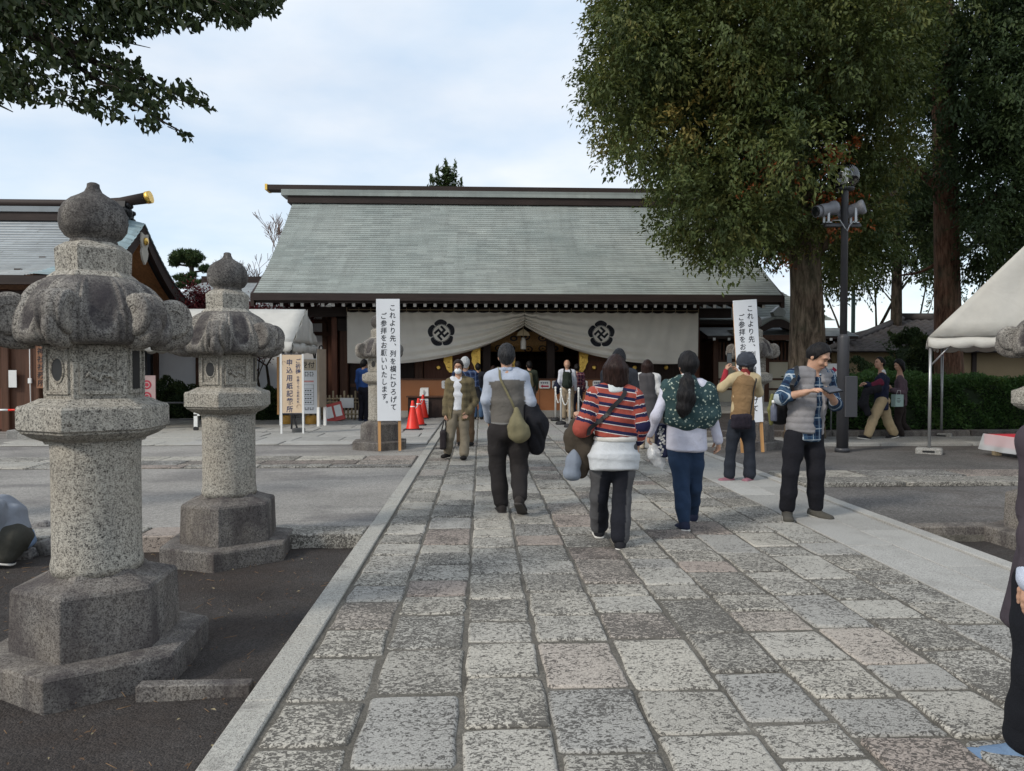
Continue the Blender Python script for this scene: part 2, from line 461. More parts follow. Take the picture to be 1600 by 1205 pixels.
def m_cloth(name, c, rough=0.85, var=0.1, bump=0.25, trans=0.0, wrinkle=9.0):
    t = NT(name); v = t.coord()
    f = t.mr(t.noise(v, 2.5, 4), 0.3, 0.7, 1 - var, 1 + var)
    t.set(t.hsv(c, 0.5, 1, f), rough, 0, 0.2)
    t.bump(t.math('ADD', t.noise(v, wrinkle, 3, 0.5, 0.5), t.math('MULTIPLY', t.noise(v, 400, 1), 0.05)), bump, 0.03)
    if trans:
        tr = t.n('ShaderNodeBsdfTranslucent'); t.put(tr.inputs[0], t.hsv(c, 0.5, 1, f))
        ms = t.n('ShaderNodeMixShader'); ms.inputs[0].default_value = trans
        t.t.links.new(t.p.outputs[0], ms.inputs[1]); t.t.links.new(tr.outputs[0], ms.inputs[2]); t.t.links.new(ms.outputs[0], t.out.inputs[0])
    return t.mat
M_TENT = m_cloth('tent_canvas', (0.68, 0.665, 0.62), 0.8, 0.09, 0.8, 0.25, 2.4)
M_CURTAIN = m_cloth('curtain_cotton', (0.83, 0.785, 0.7), 0.9, 0.05, 0.1, 0.15, 3)

def m_copper(name, c1, c2, rough=0.42):
    t = NT(name); v = t.world()
    tone = t.attr('tone')
    c = t.mix(t.mr(t.noise(v, 0.45, 6, 0.6), 0.3, 0.7), c1, c2)
    c = t.hsv(c, 0.5, 1.0, t.mr(tone, 0, 1, 0.82, 1.16))
    streak = t.mr(t.noise(t.world((2.2, 0.35, 0.35)), 1.4, 6, 0.65), 0.45, 0.75, 0, 0.35)
    c = t.mix(streak, c, (0.12, 0.125, 0.115))
    t.set(c, t.mr(tone, 0, 1, rough - 0.06, rough + 0.1), 0.0, 0.5)
    t.bump(t.noise(v, 18, 4), 0.15, 0.01)
    return t.mat
M_COPPER = m_copper('copper_roof_patina', (0.25, 0.285, 0.268), (0.325, 0.35, 0.325))
M_COPPER_L = m_copper('copper_roof_grey', (0.25, 0.275, 0.29), (0.32, 0.35, 0.365), 0.38)
M_TEAL = m_copper('copper_verge_teal', (0.22, 0.31, 0.335), (0.29, 0.385, 0.41), 0.4)
M_RTILE = m_copper('grey_clay_tile', (0.075, 0.068, 0.068), (0.135, 0.115, 0.11), 0.65)

def m_bark(name, c1, c2):
    t = NT(name); v = t.coord(False, (1, 1, 0.22))
    n = t.noise(v, 13, 6, 0.62, 0.5)
    c = t.ramp(n, [(0.35, tuple(k * 0.35 for k in c1)), (0.48, c1), (0.65, c2)])
    c = t.mix(t.mr(t.noise(t.coord(False), 1.5, 4), 0.5, 0.7, 0, 0.4), c, (0.1, 0.11, 0.07))
    t.set(c, 0.95, 0, 0.15); t.bump(n, 1.0, 0.05)
    return t.mat
M_BARK = m_bark('camphor_bark', (0.1, 0.075, 0.053), (0.21, 0.16, 0.115))
M_BARK_R = m_bark('reddish_bark', (0.12, 0.062, 0.04), (0.21, 0.115, 0.075))
M_BARK_D = m_bark('dark_bark', (0.05, 0.04, 0.032), (0.1, 0.08, 0.065))

def m_leaf(name, stops, trans=0.25, rough=0.58):
    t = NT(name)
    c = t.ramp(t.attr('tone'), stops)
    t.set(c, rough, 0, 0.25)
    tr = t.n('ShaderNodeBsdfTranslucent'); t.put(tr.inputs[0], t.hsv(c, 0.48, 1.1, 1.3))
    ms = t.n('ShaderNodeMixShader'); ms.inputs[0].default_value = trans
    t.t.links.new(t.p.outputs[0], ms.inputs[1]); t.t.links.new(tr.outputs[0], ms.inputs[2]); t.t.links.new(ms.outputs[0], t.out.inputs[0])
    return t.mat
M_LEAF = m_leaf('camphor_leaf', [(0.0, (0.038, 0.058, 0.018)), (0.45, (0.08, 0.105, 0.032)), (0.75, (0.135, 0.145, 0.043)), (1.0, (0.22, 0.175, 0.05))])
M_LEAF_D = m_leaf('dark_evergreen_leaf', [(0.0, (0.022, 0.04, 0.016)), (0.6, (0.05, 0.078, 0.027)), (1.0, (0.1, 0.115, 0.04))])
M_LEAF_H = m_leaf('hedge_leaf', [(0.0, (0.04, 0.09, 0.028)), (0.6, (0.08, 0.155, 0.045)), (1.0, (0.14, 0.2, 0.06))])
M_LEAF_O = m_leaf('shade_tree_leaf', [(0.0, (0.018, 0.03, 0.01)), (0.6, (0.035, 0.055, 0.018)), (1.0, (0.09, 0.1, 0.03))], 0.18)
M_LEAF_R = m_leaf('maple_leaf_red', [(0.0, (0.05, 0.008, 0.01)), (0.6, (0.11, 0.018, 0.018)), (1.0, (0.2, 0.045, 0.03))])
M_LEAF_OR = m_leaf('autumn_leaf_orange', [(0.0, (0.2, 0.06, 0.02)), (1.0, (0.42, 0.15, 0.05))])
M_NEEDLE = m_leaf('pine_needle', [(0.0, (0.02, 0.042, 0.016)), (0.6, (0.045, 0.08, 0.026)), (1.0, (0.1, 0.12, 0.035))], 0.1)

def m_glass(name, c=(0.02, 0.023, 0.026), rough=0.08):
    t = NT(name); t.set(c, rough, 0, 0.6); return t.mat
M_GLASS = m_glass('dark_window_glass')
_t = NT('clear_globe'); _t.set((0.95, 0.97, 1), 0.02, 0, 0.5)
_t.p.inputs['IOR'].default_value = 1.45
_g = _t.n('ShaderNodeBsdfGlossy'); _g.inputs['Roughness'].default_value = 0.03
_tr = _t.n('ShaderNodeBsdfTransparent'); _tr.inputs[0].default_value = (0.93, 0.95, 0.96, 1)
_fr = _t.n('ShaderNodeFresnel'); _fr.inputs[0].default_value = 1.9
_ms = _t.n('ShaderNodeMixShader'); _t.t.links.new(_fr.outputs[0], _ms.inputs[0]); _t.t.links.new(_tr.outputs[0], _ms.inputs[1]); _t.t.links.new(_g.outputs[0], _ms.inputs[2])
_t.t.links.new(_ms.outputs[0], _t.out.inputs[0]); M_GLOBE = _t.mat

# ------------------------------------------------------------------ lettering
_gl = {}
def glyph(ch):
    if ch not in _gl:
        c = bpy.data.curves.new('glyph', 'FONT'); c.body = ch; c.size = 1; c.align_x = 'CENTER'; c.offset = 0.012
        c.resolution_u = 3
        o = bpy.data.objects.new('glyph', c); COL.objects.link(o)
        dg = bpy.context.evaluated_depsgraph_get(); dg.update()
        me = bpy.data.meshes.new_from_object(o.evaluated_get(dg))
        _gl[ch] = ([v.co.copy() for v in me.vertices], [tuple(p.vertices) for p in me.polygons])
        bpy.data.objects.remove(o); bpy.data.curves.remove(c); bpy.data.meshes.remove(me)
    return _gl[ch]
def write(mb, text, x, y, size, step, org, ax, ay, vertical=True, m=0, squash=1.0):
    """set characters one under another (or side by side) in the plane org + x*ax + y*ay"""
    org, ax, ay = Vector(org), Vector(ax), Vector(ay)
    for i, ch in enumerate(text):
        if ch == ' ': continue
        vs, fs = glyph(ch)
        cx, cy = (x, y - i * step) if vertical else (x + i * step, y)
        if vertical and ch in '、。': cx += size * 0.62; cy += size * 0.5
        P = [org + ax * (cx + v.x * size * squash + (0.06 * v.y * size)) + ay * (cy + (v.y - 0.38) * size) for v in vs]
        mb.add(P, fs, m)
# ------------------------------------------------------------------ ground, path, kerbs
def sheet(name, x0, x1, y0, y1, z, m, parent=None, depth=0.0):
    mb = MB()
    if depth: mb.box(x0, x1, y0, y1, z - depth, z)
    else: mb.add([(x0, y0, z), (x1, y0, z), (x1, y1, z), (x0, y1, z)], [(0, 1, 2, 3)])
    o = mb.build(name, m, parent)
    if parent is None: o['kind'] = 'structure'
    return o

def terrain():
    """dark soil sheet with slight unevenness near the lanterns"""
    xs = np.concatenate([[-400, -100, -30], np.arange(-9, 9.01, 0.16), [30, 100, 400]])
    ys = np.concatenate([[-60, -10], np.arange(1.2, 7.5, 0.16), [12, 30, 100, 700]])
    X, Y = np.meshgrid(xs, ys)
    Z = -0.125 + 0.012 * np.sin(X * 2.3 + 0.7 * Y) * np.sin(Y * 1.9 - X) + 0.008 * np.sin(X * 5.1 + 2) * np.sin(Y * 4.3) + RNG.normal(0, 0.003, X.shape)
    Z = np.where((np.abs(X) > 9.5) | (Y > 7.4) | (Y < 1.1), -0.14, Z)
    V = np.stack([X, Y, Z], -1).reshape(-1, 3)
    h, w = X.shape
    i = np.arange(h * w).reshape(h, w)
    Q = np.stack([i[:-1, :-1], i[:-1, 1:], i[1:, 1:], i[1:, :-1]], -1).reshape(-1, 4)
    return link('ground', mesh_np('ground', V, Q, M_SOIL, True), kind='structure')
terrain()

def rough_stone(w, l, h=0.05, b=0.013, irr=0.011, rnd=random):
    """one dressed stone: slightly uneven outline, worn edges; origin at the centre of its top"""
    ptsx = []
    for (ax, ay, bx, by) in ((-1, -1, 1, -1), (1, -1, 1, 1), (1, 1, -1, 1), (-1, 1, -1, -1)):
        for t in (0.04, 0.35, 0.68, 0.96):
            ptsx.append(((ax + (bx - ax) * t) * w / 2 + rnd.uniform(-irr, irr * 0.4) * (1 if ax == bx else 0.3) * (1 if ax > 0 else -1),
                         (ay + (by - ay) * t) * l / 2 + rnd.uniform(-irr, irr * 0.4) * (1 if ay == by else 0.3) * (1 if ay > 0 else -1)))
    n = len(ptsx)
    tx, ty = rnd.uniform(-0.006, 0.006), rnd.uniform(-0.006, 0.006)
    top = lambda x, y: tx * x / w + ty * y / l
    vs, fs, sm = [], [], []
    for k, (ins, dz) in enumerate(((0, -h), (0, -b), (b * 0.45, -b * 0.3), (b * 1.3, 0))):
        for x, y in ptsx:
            f = 1 - 2 * ins / w, 1 - 2 * ins / l
            vs.append((x * f[0], y * f[1], dz + top(x, y)))
    for k in range(3):
        for i in range(n):
            j = (i + 1) % n
            fs.append((k * n + i, k * n + j, k * n + n + j, k * n + n + i)); sm.append(k > 0)
    fs.append(tuple(range(3 * n, 4 * n))); sm.append(False)
    return vs, fs, sm

COLX = [-0.868, -0.5, -0.085, 0.29, 0.69, 1.10, 1.465, 1.87, 2.24, 2.625, 3.0]
path = sheet('path', -0.885, 3.0, 0.8, 22.3, -0.011, M_MORTAR)
stones = []
for c in range(10):
    y = 1.15 + random.uniform(0, 0.3)
    while y < 22.0:
        L = random.choice((0.29, 0.33, 0.36, 0.4, 0.42, 0.46, 0.5, 0.56, 0.62)) * random.uniform(0.95, 1.06)
        if y + L > 22.2: break
        stones.append((y, c, L)); y += L
stones.sort()
vis = [s for s in stones if s[0] + s[2] > 2.3]
near, rest = vis[:298], vis[298:]
far = MB()
for k, (y, c, L) in enumerate(near + rest):
    w = COLX[c + 1] - COLX[c]
    gx, gy = random.uniform(0.011, 0.016), random.uniform(0.014, 0.022)
    vs_, fs_, sm_ = rough_stone(w - gx, L - gy)
    p = ((COLX[c] + COLX[c + 1]) / 2 + random.uniform(-0.004, 0.004), y + L / 2, random.uniform(-0.004, 0.004))
    if k < len(near):
        mb = MB(); mb.v, mb.f, mb.m, mb.sm = vs_, fs_, [0] * len(fs_), sm_
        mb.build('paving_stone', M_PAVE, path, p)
    else:
        far.add([(a + p[0], b + p[1], c_ + p[2]) for a, b, c_ in vs_], fs_)
def m_paver_far():
    t = NT('paving_granite_distant'); v = t.world()
    c = t.ramp(t.noise(v, 60, 2), [(0.35, (0.2, 0.19, 0.18)), (0.5, (0.35, 0.345, 0.325)), (0.65, (0.46, 0.45, 0.42))])
    vo = t.voro(t.world((2.6, 2.4, 0)), 1.0, 'F1', 'Color')
    c = t.mix(0.25, c, t.hsv(vo, 0.5, 0.25, 0.6), 'MULTIPLY')
    t.set(c, 0.85, 0, 0.3); t.bump(t.noise(v, 40, 3), 0.5, 0.01)
    return t.mat
M_PAVE_FAR = m_paver_far()
far.build('paving_stones_beyond', M_PAVE_FAR, path, kind='stuff')

# smooth kerb on the lantern side, and the smooth border on the other
kerb = sheet('kerb', -1.03, -0.885, 0.8, 22.0, -0.03, M_MORTAR, None, 0.12)
def slab_piece(x0, x1, y0, y1, top, h, b, m, parent, name):
    mb = MB(); mb.bbox(-(x1 - x0) / 2, (x1 - x0) / 2, -(y1 - y0) / 2, (y1 - y0) / 2, -h, 0, b)
    return mb.build(name, m, parent, ((x0 + x1) / 2, (y0 + y1) / 2, top + random.uniform(-0.002, 0.002)))
y = 1.33
while y < 22:
    slab_piece(-1.034, -0.888, y, y + 0.917, 0.006, 0.13, 0.006, M_GRAN_B, kerb, 'kerb_stone'); y += 0.92
border = sheet('border_strip', 3.0, 3.93, 0.8, 22.3, -0.022, M_MORTAR, None, 0.12)
for x0, x1, L, off in ((3.006, 3.397, 1.2, 0.2), (3.403, 3.794, 1.2, 0.75), (3.80, 3.925, 0.95, 0.4)):
    y = 0.8 + off
    while y < 22:
        slab_piece(x0, x1, y, y + L - 0.005, 0.0 if x1 < 3.9 else 0.02, 0.06, 0.004, M_SLAB, border, 'border_slab'); y += L

# the two courts beside the path, level with it; the lantern beds lie lower
cl = sheet('asphalt_court', -60, -1.036, 6.72, 40, 0.0, M_ASPH, None, 0.2)
cr = sheet('gravel_court', 3.926, 60, 6.55, 15.0, -0.004, M_ASPH_D, None, 0.2)
def strip(name, x0, x1, rows, lens, top, m, parent, face=0.1):
    for (y0, y1) in rows:
        x = x0 - random.uniform(0, 0.4) if x0 < -5 else x0
        while x < x1 - 0.05:
            L = min(random.uniform(*lens), x1 - x)
            if x1 - x - L < 0.25: L = x1 - x
            vs_, fs_, sm_ = rough_stone(L - 0.012, (y1 - y0) - 0.01, face, 0.012, 0.012)
            mb = MB(); mb.v, mb.f, mb.m, mb.sm = vs_, fs_, [0] * len(fs_), sm_
            mb.build(name, m, parent, (x + L / 2, (y0 + y1) / 2, top + random.uniform(-0.004, 0.004)))
            x += L
bed_kerb = sheet('bed_kerb', -14, -1.04, 6.4, 6.72, -0.07, M_MORTAR, None, 0.1)
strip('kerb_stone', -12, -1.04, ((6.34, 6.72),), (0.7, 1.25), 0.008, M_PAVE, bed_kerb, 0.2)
ws = sheet('stone_walkway', -22, -1.04, 10.7, 12.05, 0.004, M_MORTAR)
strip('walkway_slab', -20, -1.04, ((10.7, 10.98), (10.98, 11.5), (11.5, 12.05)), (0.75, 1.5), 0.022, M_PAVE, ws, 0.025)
we = sheet('stone_crossing', 3.93, 12.2, 8.7, 9.78, 0.002, M_MORTAR)
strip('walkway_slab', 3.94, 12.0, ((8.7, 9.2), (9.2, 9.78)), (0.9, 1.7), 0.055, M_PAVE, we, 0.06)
bke = sheet('garden_kerb', 3.95, 12, 6.37, 6.55, -0.06, M_MORTAR, None, 0.1)
strip('kerb_stone', 3.95, 8.0, ((6.37, 6.55),), (0.9, 1.5), 0.02, M_GRAN_P, bke, 0.2)
# pale pavement before the hedge, its low kerb, the planting soil behind
pv = sheet('side_pavement', 3.93, 40, 13.35, 14.9, 0.03, M_CONC, None, 0.2)
x = 3.95
while x < 26:
    slab_piece(x, x + 1.78, 13.34, 13.62, 0.05, 0.12, 0.008, M_SLAB, pv, 'edging_slab'); x += 1.8
hk = sheet('hedge_kerb', 4.4, 40, 14.92, 15.2, 0.06, M_MORTAR, None, 0.2)
x = 4.4
while x < 26:
    slab_piece(x, x + 1.48, 14.9, 15.18, 0.15, 0.2, 0.015, M_GRAN_P, hk, 'kerb_stone'); x += 1.5
sheet('planting_soil', 4.4, 60, 15.17, 21.6, 0.11, M_SOIL, None, 0.3)
sheet('back_yard', -60, 60, 21.5, 75, -0.02, M_ASPH_D, None, 0.1)
# forecourt slabs to the left of the path, before the hall
fc = sheet('forecourt', -9.0, -1.04, 13.9, 22.4, 0.005, M_MORTAR)
rows, y = [], 13.92
while y < 22.2:
    h = random.choice((0.62, 0.75, 0.9)); rows.append((y, min(y + h, 22.35))); y += h
strip('forecourt_slab', -5.6, -1.05, rows, (0.7, 1.4), 0.026, M_SLAB, fc, 0.025)
strip('forecourt_slab', -9.0, -5.6, rows[::1], (0.8, 1.3), 0.02, M_GRAN_B, fc, 0.02)
# short granite bar lying in the lantern bed
bar = MB(); bar.bbox(-0.27, 0.27, -0.035, 0.035, -0.1, 0.02, 0.006)
tag(bar.build('granite_bar', M_GRAN_P, None, (-1.38, 3.52, -0.08)), 'short grey granite bar lying in the dark soil by the foremost lantern', 'stone bar')
# twigs, dry needles and leaf scraps on the soil: nobody could count them
lt = MB()
for i in range(760):
    x, y = random.uniform(-4.5, -1.1), random.uniform(1.9, 6.2)
    a, L = random.uniform(0, pi), random.uniform(0.01, 0.05)
    z = -0.108
    if i % 3 == 0:
        lt.tube([(x, y, z), (x + cos(a) * L * 1.5, y + sin(a) * L * 1.5, z + 0.006)], 0.0016, 4, 0)
    else:
        q = L * 0.35
        lt.add([(x - q * cos(a), y - q * sin(a), z), (x - q * .5 * sin(a), y + q * .5 * cos(a), z + 0.005), (x + q * cos(a), y + q * sin(a), z + 0.002), (x + q * .5 * sin(a), y - q * .5 * cos(a), z + 0.004)], [(0, 1, 2, 3)], 1 if i % 5 else 2)
lt.build('leaf_litter', [plain('dry_twig', (0.2, 0.12, 0.06), 0.9), plain('dead_leaf', (0.1, 0.06, 0.035), 0.9), plain('pale_leaf_scrap', (0.3, 0.25, 0.15), 0.9)], kind='stuff')
# ------------------------------------------------------------------ the shrine hall
def courses(mb_v, mb_q, tones, prof, x0f, x1f, n, seg, lift=0.016, jit=0.35):
    """overlapping courses along x on a roof profile prof(t)->(y,z), t 0 at the eave, 1 at the ridge; each course cut into sheets"""
    for i in range(n):
        t0, t1 = i / n, (i + 1) / n
        (ya, za), (yb, zb) = prof(t0), prof(t1)
        nx, nz = -(zb - za), (yb - ya)
        l = hypot(nx, nz); nx, nz = nx / l, nz / l
        if nz < 0: nx, nz = -nx, -nz
        xa, xb = x0f(t0), x1f(t0); xc, xd = x0f(t1), x1f(t1)
        k = max(1, int((xb - xa) / seg))
        off = (i % 2) * 0.5
        us = [0.0] + [min(1, max(0, (j + off) / k)) for j in range(1 if off == 0 else 0, k)] + [1.0]
        us = sorted(set(us))
        for u0, u1 in zip(us, us[1:]):
            b = len(mb_v)
            lf = lift * random.uniform(0.8, 1.25)
            for u in (u0, u1):
                X0, X1 = xa + (xb - xa) * u, xc + (xd - xc) * u
                mb_v.append((X0, ya, za)); mb_v.append((X0, ya + nx * lf, za + nz * lf)); mb_v.append((X1, yb + nx * 0.002, zb + nz * 0.002))
            mb_q.append((b + 1, b + 4, b + 5, b + 2)); mb_q.append((b, b + 3, b + 4, b + 1))
            tn = min(1, max(0, random.gauss(0.5, jit * 0.6)))
            tones += [tn, tn]

def roof_slope(name, prof, x0f, x1f, n, seg, mat, parent, lift=0.016):
    V, Q, T = [], [], []
    courses(V, Q, T, prof, x0f, x1f, n, seg, lift)
    o = link(name, mesh_np(name, np.array(V), np.array(Q), mat, False, {'tone': ('FACE', 'FLOAT', np.array(T))}), parent)
    o['kind'] = 'stuff'
    return o
def slab_under(name, prof, x0, x1, th, mat, parent, n=10, rake=None):
    """solid roof deck below the courses"""
    mb = MB()
    top = [prof(i / n) for i in range(n + 1)]
    for X0, X1 in ((x0, x1),):
        vs = []
        for (y, z) in top:
            vs += [(X0, y, z - 0.004), (X1, y, z - 0.004), (X0, y, z - th), (X1, y, z - th)]
        fs = []
        for i in range(n):
            a, b = 4 * i, 4 * i + 4
            fs += [(a, a + 1, b + 1, b), (a + 2, b + 2, b + 3, a + 3), (a, b, b + 2, a + 2), (a + 1, a + 3, b + 3, b + 1)]
        fs += [(0, 2, 3, 1), (4 * n, 4 * n + 1, 4 * n + 3, 4 * n + 2)]
        mb.add(vs, fs)
    return mb.build(name, mat, parent)

HX = 1.12                                                     # axis of the hall
hall = thing('shrine_hall', 'wide wooden shrine hall under a large grey-green copper roof', 'shrine hall', (HX, 22, 0))
def P(mb, name, mat, parent=hall):
    """build in hall coordinates given as world coordinates"""
    base = parent
    off = Vector((HX, 22, 0))
    mb.v = [(x - off.x, y - off.y, z - off.z) for x, y, z in mb.v]
    return mb.build(name, mat, parent)
def hallprof(t):
    y = 20.05 + 5.45 * t
    z = 3.53 + 3.75 * (0.86 * t + 0.14 * t * t) - 0.05 * sin(pi * t)
    return y, z
def lc(prof): return lambda t: (prof(t)[0] - 22, prof(t)[1])
xl = lambda t: -7.32 - 0.30 * t
xr = lambda t: 7.32 + 0.30 * t
roof = slab_under('roof', lc(hallprof), -7.28, 7.28, 0.16, M_WOOD_DKX, hall)
roof_slope('copper_sheeting', lc(hallprof), xl, xr, 46, 0.62, M_COPPER, roof, 0.02)
def backprof(t): y, z = hallprof(t); return 51.0 - y, z
slab_under('rear_roof', lc(backprof), -7.28, 7.28, 0.16, M_WOOD_DKX, hall)
mb = MB(); mb.box(HX - 7.34, HX + 7.34, 20.0, 20.12, 3.33, 3.525); P(mb, 'eave_fascia', M_WOOD_DKX)
mb = MB(); mb.box(HX - 7.30, HX + 7.30, 20.12, 20.3, 3.28, 3.40); P(mb, 'eave_board', M_WOOD_DKX)
# bargeboards down the gable edges
for sgn in (-1, 1):
    mb = MB()
    pts = [hallprof(i / 12) for i in range(13)] + [backprof(1 - i / 12) for i in range(13)]
    for (ya, za), (yb, zb) in zip(pts, pts[1:]):
        if abs(yb - ya) < 1e-6: continue
        X = HX + sgn * 7.36
        mb.add([(X - 0.05, ya, za - 0.02), (X + 0.05, ya, za - 0.02), (X + 0.05, yb, zb - 0.02), (X - 0.05, yb, zb - 0.02), (X - 0.05, ya, za - 0.36), (X + 0.05, ya, za - 0.36), (X + 0.05, yb, zb - 0.36), (X - 0.05, yb, zb - 0.36)],
               [(0, 1, 2, 3), (4, 7, 6, 5), (0, 4, 5, 1), (2, 6, 7, 3), (1, 5, 6, 2), (0, 3, 7, 4)])
    P(mb, 'bargeboard', M_WOOD_DK)
# ridge: dark beam, copper clad box, dark cap beam with gilt ends
mb = MB(); mb.box(HX - 7.75, HX + 7.75, 25.22, 25.78, 7.16, 7.40); P(mb, 'ridge_beam', M_WOOD_DKX)
V, Q, T = [], [], []
for k in range(18):
    xa, xb = -7.95 + 15.9 * k / 18, -7.95 + 15.9 * (k + 1) / 18
    for (za, zb, yf) in ((7.40, 7.51, 3.16), (7.51, 7.60, 3.20)):
        b = len(V); V += [(xa, yf, za), (xb, yf, za), (xb, yf, zb), (xa, yf, zb)]; Q.append((b, b + 1, b + 2, b + 3)); T.append(random.random())
rb = MB(); rb.box(-7.95, 7.95, 3.17, 3.83, 7.40, 7.605); rb = rb.build('ridge_box', M_COPPER, hall)
link('ridge_sheeting', mesh_np('ridge_sheeting', np.array(V), np.array(Q), M_COPPER, False, {'tone': ('FACE', 'FLOAT', np.array(T))}), rb)
mb = MB(); mb.box(HX - 8.45, HX + 8.45, 25.26, 25.74, 7.61, 7.78); cap = P(mb, 'ridge_cap', M_WOOD_DKX)
for sgn in (-1, 1):
    mb = MB(); mb.box(min(sgn * 8.44, sgn * 8.52), max(sgn * 8.44, sgn * 8.52), 3.24, 3.76, 7.60, 7.80); mb.build('gilt_cap', M_GOLD, cap)
# rafters with white-painted ends
ra = MB(); ra.box(-0.045, 0.045, 0, 2.6, -0.055, 0.055); ra_me = ra.mesh('rafter', M_WOOD_DK)
re_ = MB(); re_.box(-0.042, 0.042, -0.012, -0.002, -0.05, 0.05); re_me = re_.mesh('rafter_end', M_WHITE)
for i in range(50):
    o = link('rafter', ra_me, hall, (-6.95 + 13.9 * i / 49, 20.42 - 22, 3.25))
    o.rotation_euler = (radians(14), 0, 0)
    link('rafter_end', re_me, o)
# beams, posts, floor, walls of the dark interior
mb = MB(); mb.box(HX - 6.5, HX + 6.5, 21.78, 22.0, 3.02, 3.30); P(mb, 'head_beam', M_WOOD_DKX)
mb = MB(); mb.box(HX - 5.6, HX + 5.6, 22.35, 22.55, 2.62, 3.02); P(mb, 'inner_beam', M_WOOD_DKX)
for x in (-5.35, -3.05, -0.95, 3.05, 5.35, 1.0 + 0.05):
    mb = MB(); mb.bbox(HX + x - 0.13, HX + x + 0.13, 22.45, 22.71, 0.2, 3.02, 0.02); P(mb, 'post', M_WOOD_BR if abs(x) > 1.5 else M_WOOD_DK)
mb = MB(); mb.box(HX - 5.6, HX + 5.6, 22.3, 30.5, 0.0, 0.35); P(mb, 'floor', M_WOOD_DKX)
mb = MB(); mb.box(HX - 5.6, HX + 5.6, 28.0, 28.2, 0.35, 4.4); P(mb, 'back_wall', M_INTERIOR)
for s in (-1, 1):
    mb = MB(); mb.box(HX + s * 5.6 - 0.08, HX + s * 5.6 + 0.08, 22.3, 30.5, 0.0, 4.6); P(mb, 'side_wall', M_WOOD_RED)
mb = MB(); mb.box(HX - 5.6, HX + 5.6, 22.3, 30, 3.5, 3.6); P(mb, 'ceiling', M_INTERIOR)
# folded-back door leaves with gilt corner plates, lattice door panels either side
def plate(parent, x, z0, z1, w, s, y):
    """scalloped gilt plate"""
    n, poly = 9, [(0, 0)]
    for i in range(n + 1):
        t = i / n
        poly.append((s * w * (0.35 + 0.65 * sin(pi * t) ** 0.8) * (1 + 0.12 * (i % 2)), (z1 - z0) * t))
    poly.append((0, z1 - z0))
    mb = MB(); mb.prism(poly, (x, y, z0), (1, 0, 0), (0, 0, 1), (0, -0.02, 0))
    for i in range(5):
        t = 0.15 + 0.17 * i
        mb.lathe([(0.0, -0.02), (0.035, -0.01), (0.0, 0.02)], 8, (x + s * w * 0.4, y - 0.025, z0 + (z1 - z0) * t), 0, 0)
    return mb.build('gilt_plate', M_GOLD, parent)
for i, (x0, x1, m) in enumerate(((-5.2, -3.2, 0), (-2.9, -2.0, 1), (-2.0, -1.13, 1), (1.93, 2.9, 1), (3.2, 4.2, 0), (4.2, 5.2, 0))):
    mb = MB(); mb.box(x0, x1, 0.62, 0.70, 0.35, 2.62)
    d = mb.build('door_panel', M_WOOD_RED if m else M_WOOD_DK, hall)
    for z in (0.95, 1.75, 2.4):
        mb = MB(); mb.box(x0 + 0.02, x1 - 0.02, 0.585, 0.617, z - 0.05, z + 0.05); mb.build('rail', M_WOOD_BR, d)
    mb = MB(); mb.lathe([(0.0, 0), (0.06, 0.0), (0.075, 0.02), (0.05, 0.035)], 14, (0, 0, 0)); r_ = mb.build('ring_pull', M_GOLD, d, ((x0 + x1) / 2, 0.58, 1.5)); r_.rotation_euler = (pi / 2, 0, 0)
    if m: plate(d, x1 - 0.02 if x1 < 0 else x0 + 0.02, 1.35, 2.35, 0.26, -1 if x1 < 0 else 1, 0.56)
plate(hall, 0.05, 1.35, 2.1, 0.22, -1, 3.0)
# altar front deep inside: brown wooden lattice
mb = MB()
for i in range(13): mb.box(-4.8 + 0.8 * i - 0.05, -4.8 + 0.8 * i + 0.05, 5.8, 5.9, 0.35, 3.4)
for z in (1.0, 1.9, 2.7): mb.box(-5, 5, 5.78, 5.9, z - 0.06, z + 0.06)
mb.build('inner_lattice', M_WOOD_BR, hall)

# brocade banner with roundels hung behind the opening
def m_brocade():
    t = NT('brocade'); v = t.coord(False, (2.1, 0, 2.9))
    d = t.voro(v, 1.0, 'F1', 'Distance', 0.25)
    ring = t.math('MULTIPLY', t.mr(d, 0.2, 0.23), t.mr(d, 0.33, 0.3))
    core = t.mr(d, 0.12, 0.09)
    f = t.math('MAXIMUM', ring, core)
    c = t.mix(t.mr(t.noise(t.coord(False), 30, 3), 0.35, 0.65), (0.26, 0.13, 0.04), (0.46, 0.26, 0.08))
    t.set(t.mix(f, c, (0.03, 0.025, 0.03)), 0.5, 0.2, 0.5)
    return t.mat
M_BROC = m_brocade()
Pb = [[(x, 0.015 * sin(x * 5), z) for x in np.linspace(-2.45, 1.25, 40)] for z in (3.1, 2.7, 2.3, 2.02)]
mb = MB(); mb.grid(Pb)
b = mb.build('brocade_hanging', M_BROC, None, (HX + 0.3, 23.4, 0))
b.modifiers.new('thickness', 'SOLIDIFY').thickness = 0.012
tag(b, 'gold brocade hanging with dark roundels inside the hall opening', 'brocade')
tl = thing('tassel', 'pale tassel hanging under the peak of the curtain', 'tassel', (HX + 0.17, 22.2, 2.42))
mb = MB(); mb.lathe([(0.05, 0.0), (0.06, -0.05), (0.085, -0.12), (0.085, -0.34), (0.07, -0.36)], 14); mb.build('tassel_skirt', M_CURTAIN, tl)
mb = MB(); mb.tube([(0, 0, 0), (0, 0, 0.7)], 0.012, 6); mb.build('cord', M_WOOD_PALE, tl)
mb = MB(); mb.prism([(-0.2, 0), (0.2, 0), (0.16, 0.1), (0, 0.22), (-0.16, 0.1)], (0, 0.01, 0.06), (1, 0, 0), (0, 0, 1), (0, 0.02, 0)); mb.build('crown_plate', plain('pale_brass', (0.5, 0.4, 0.25), 0.5, 0.3), tl)

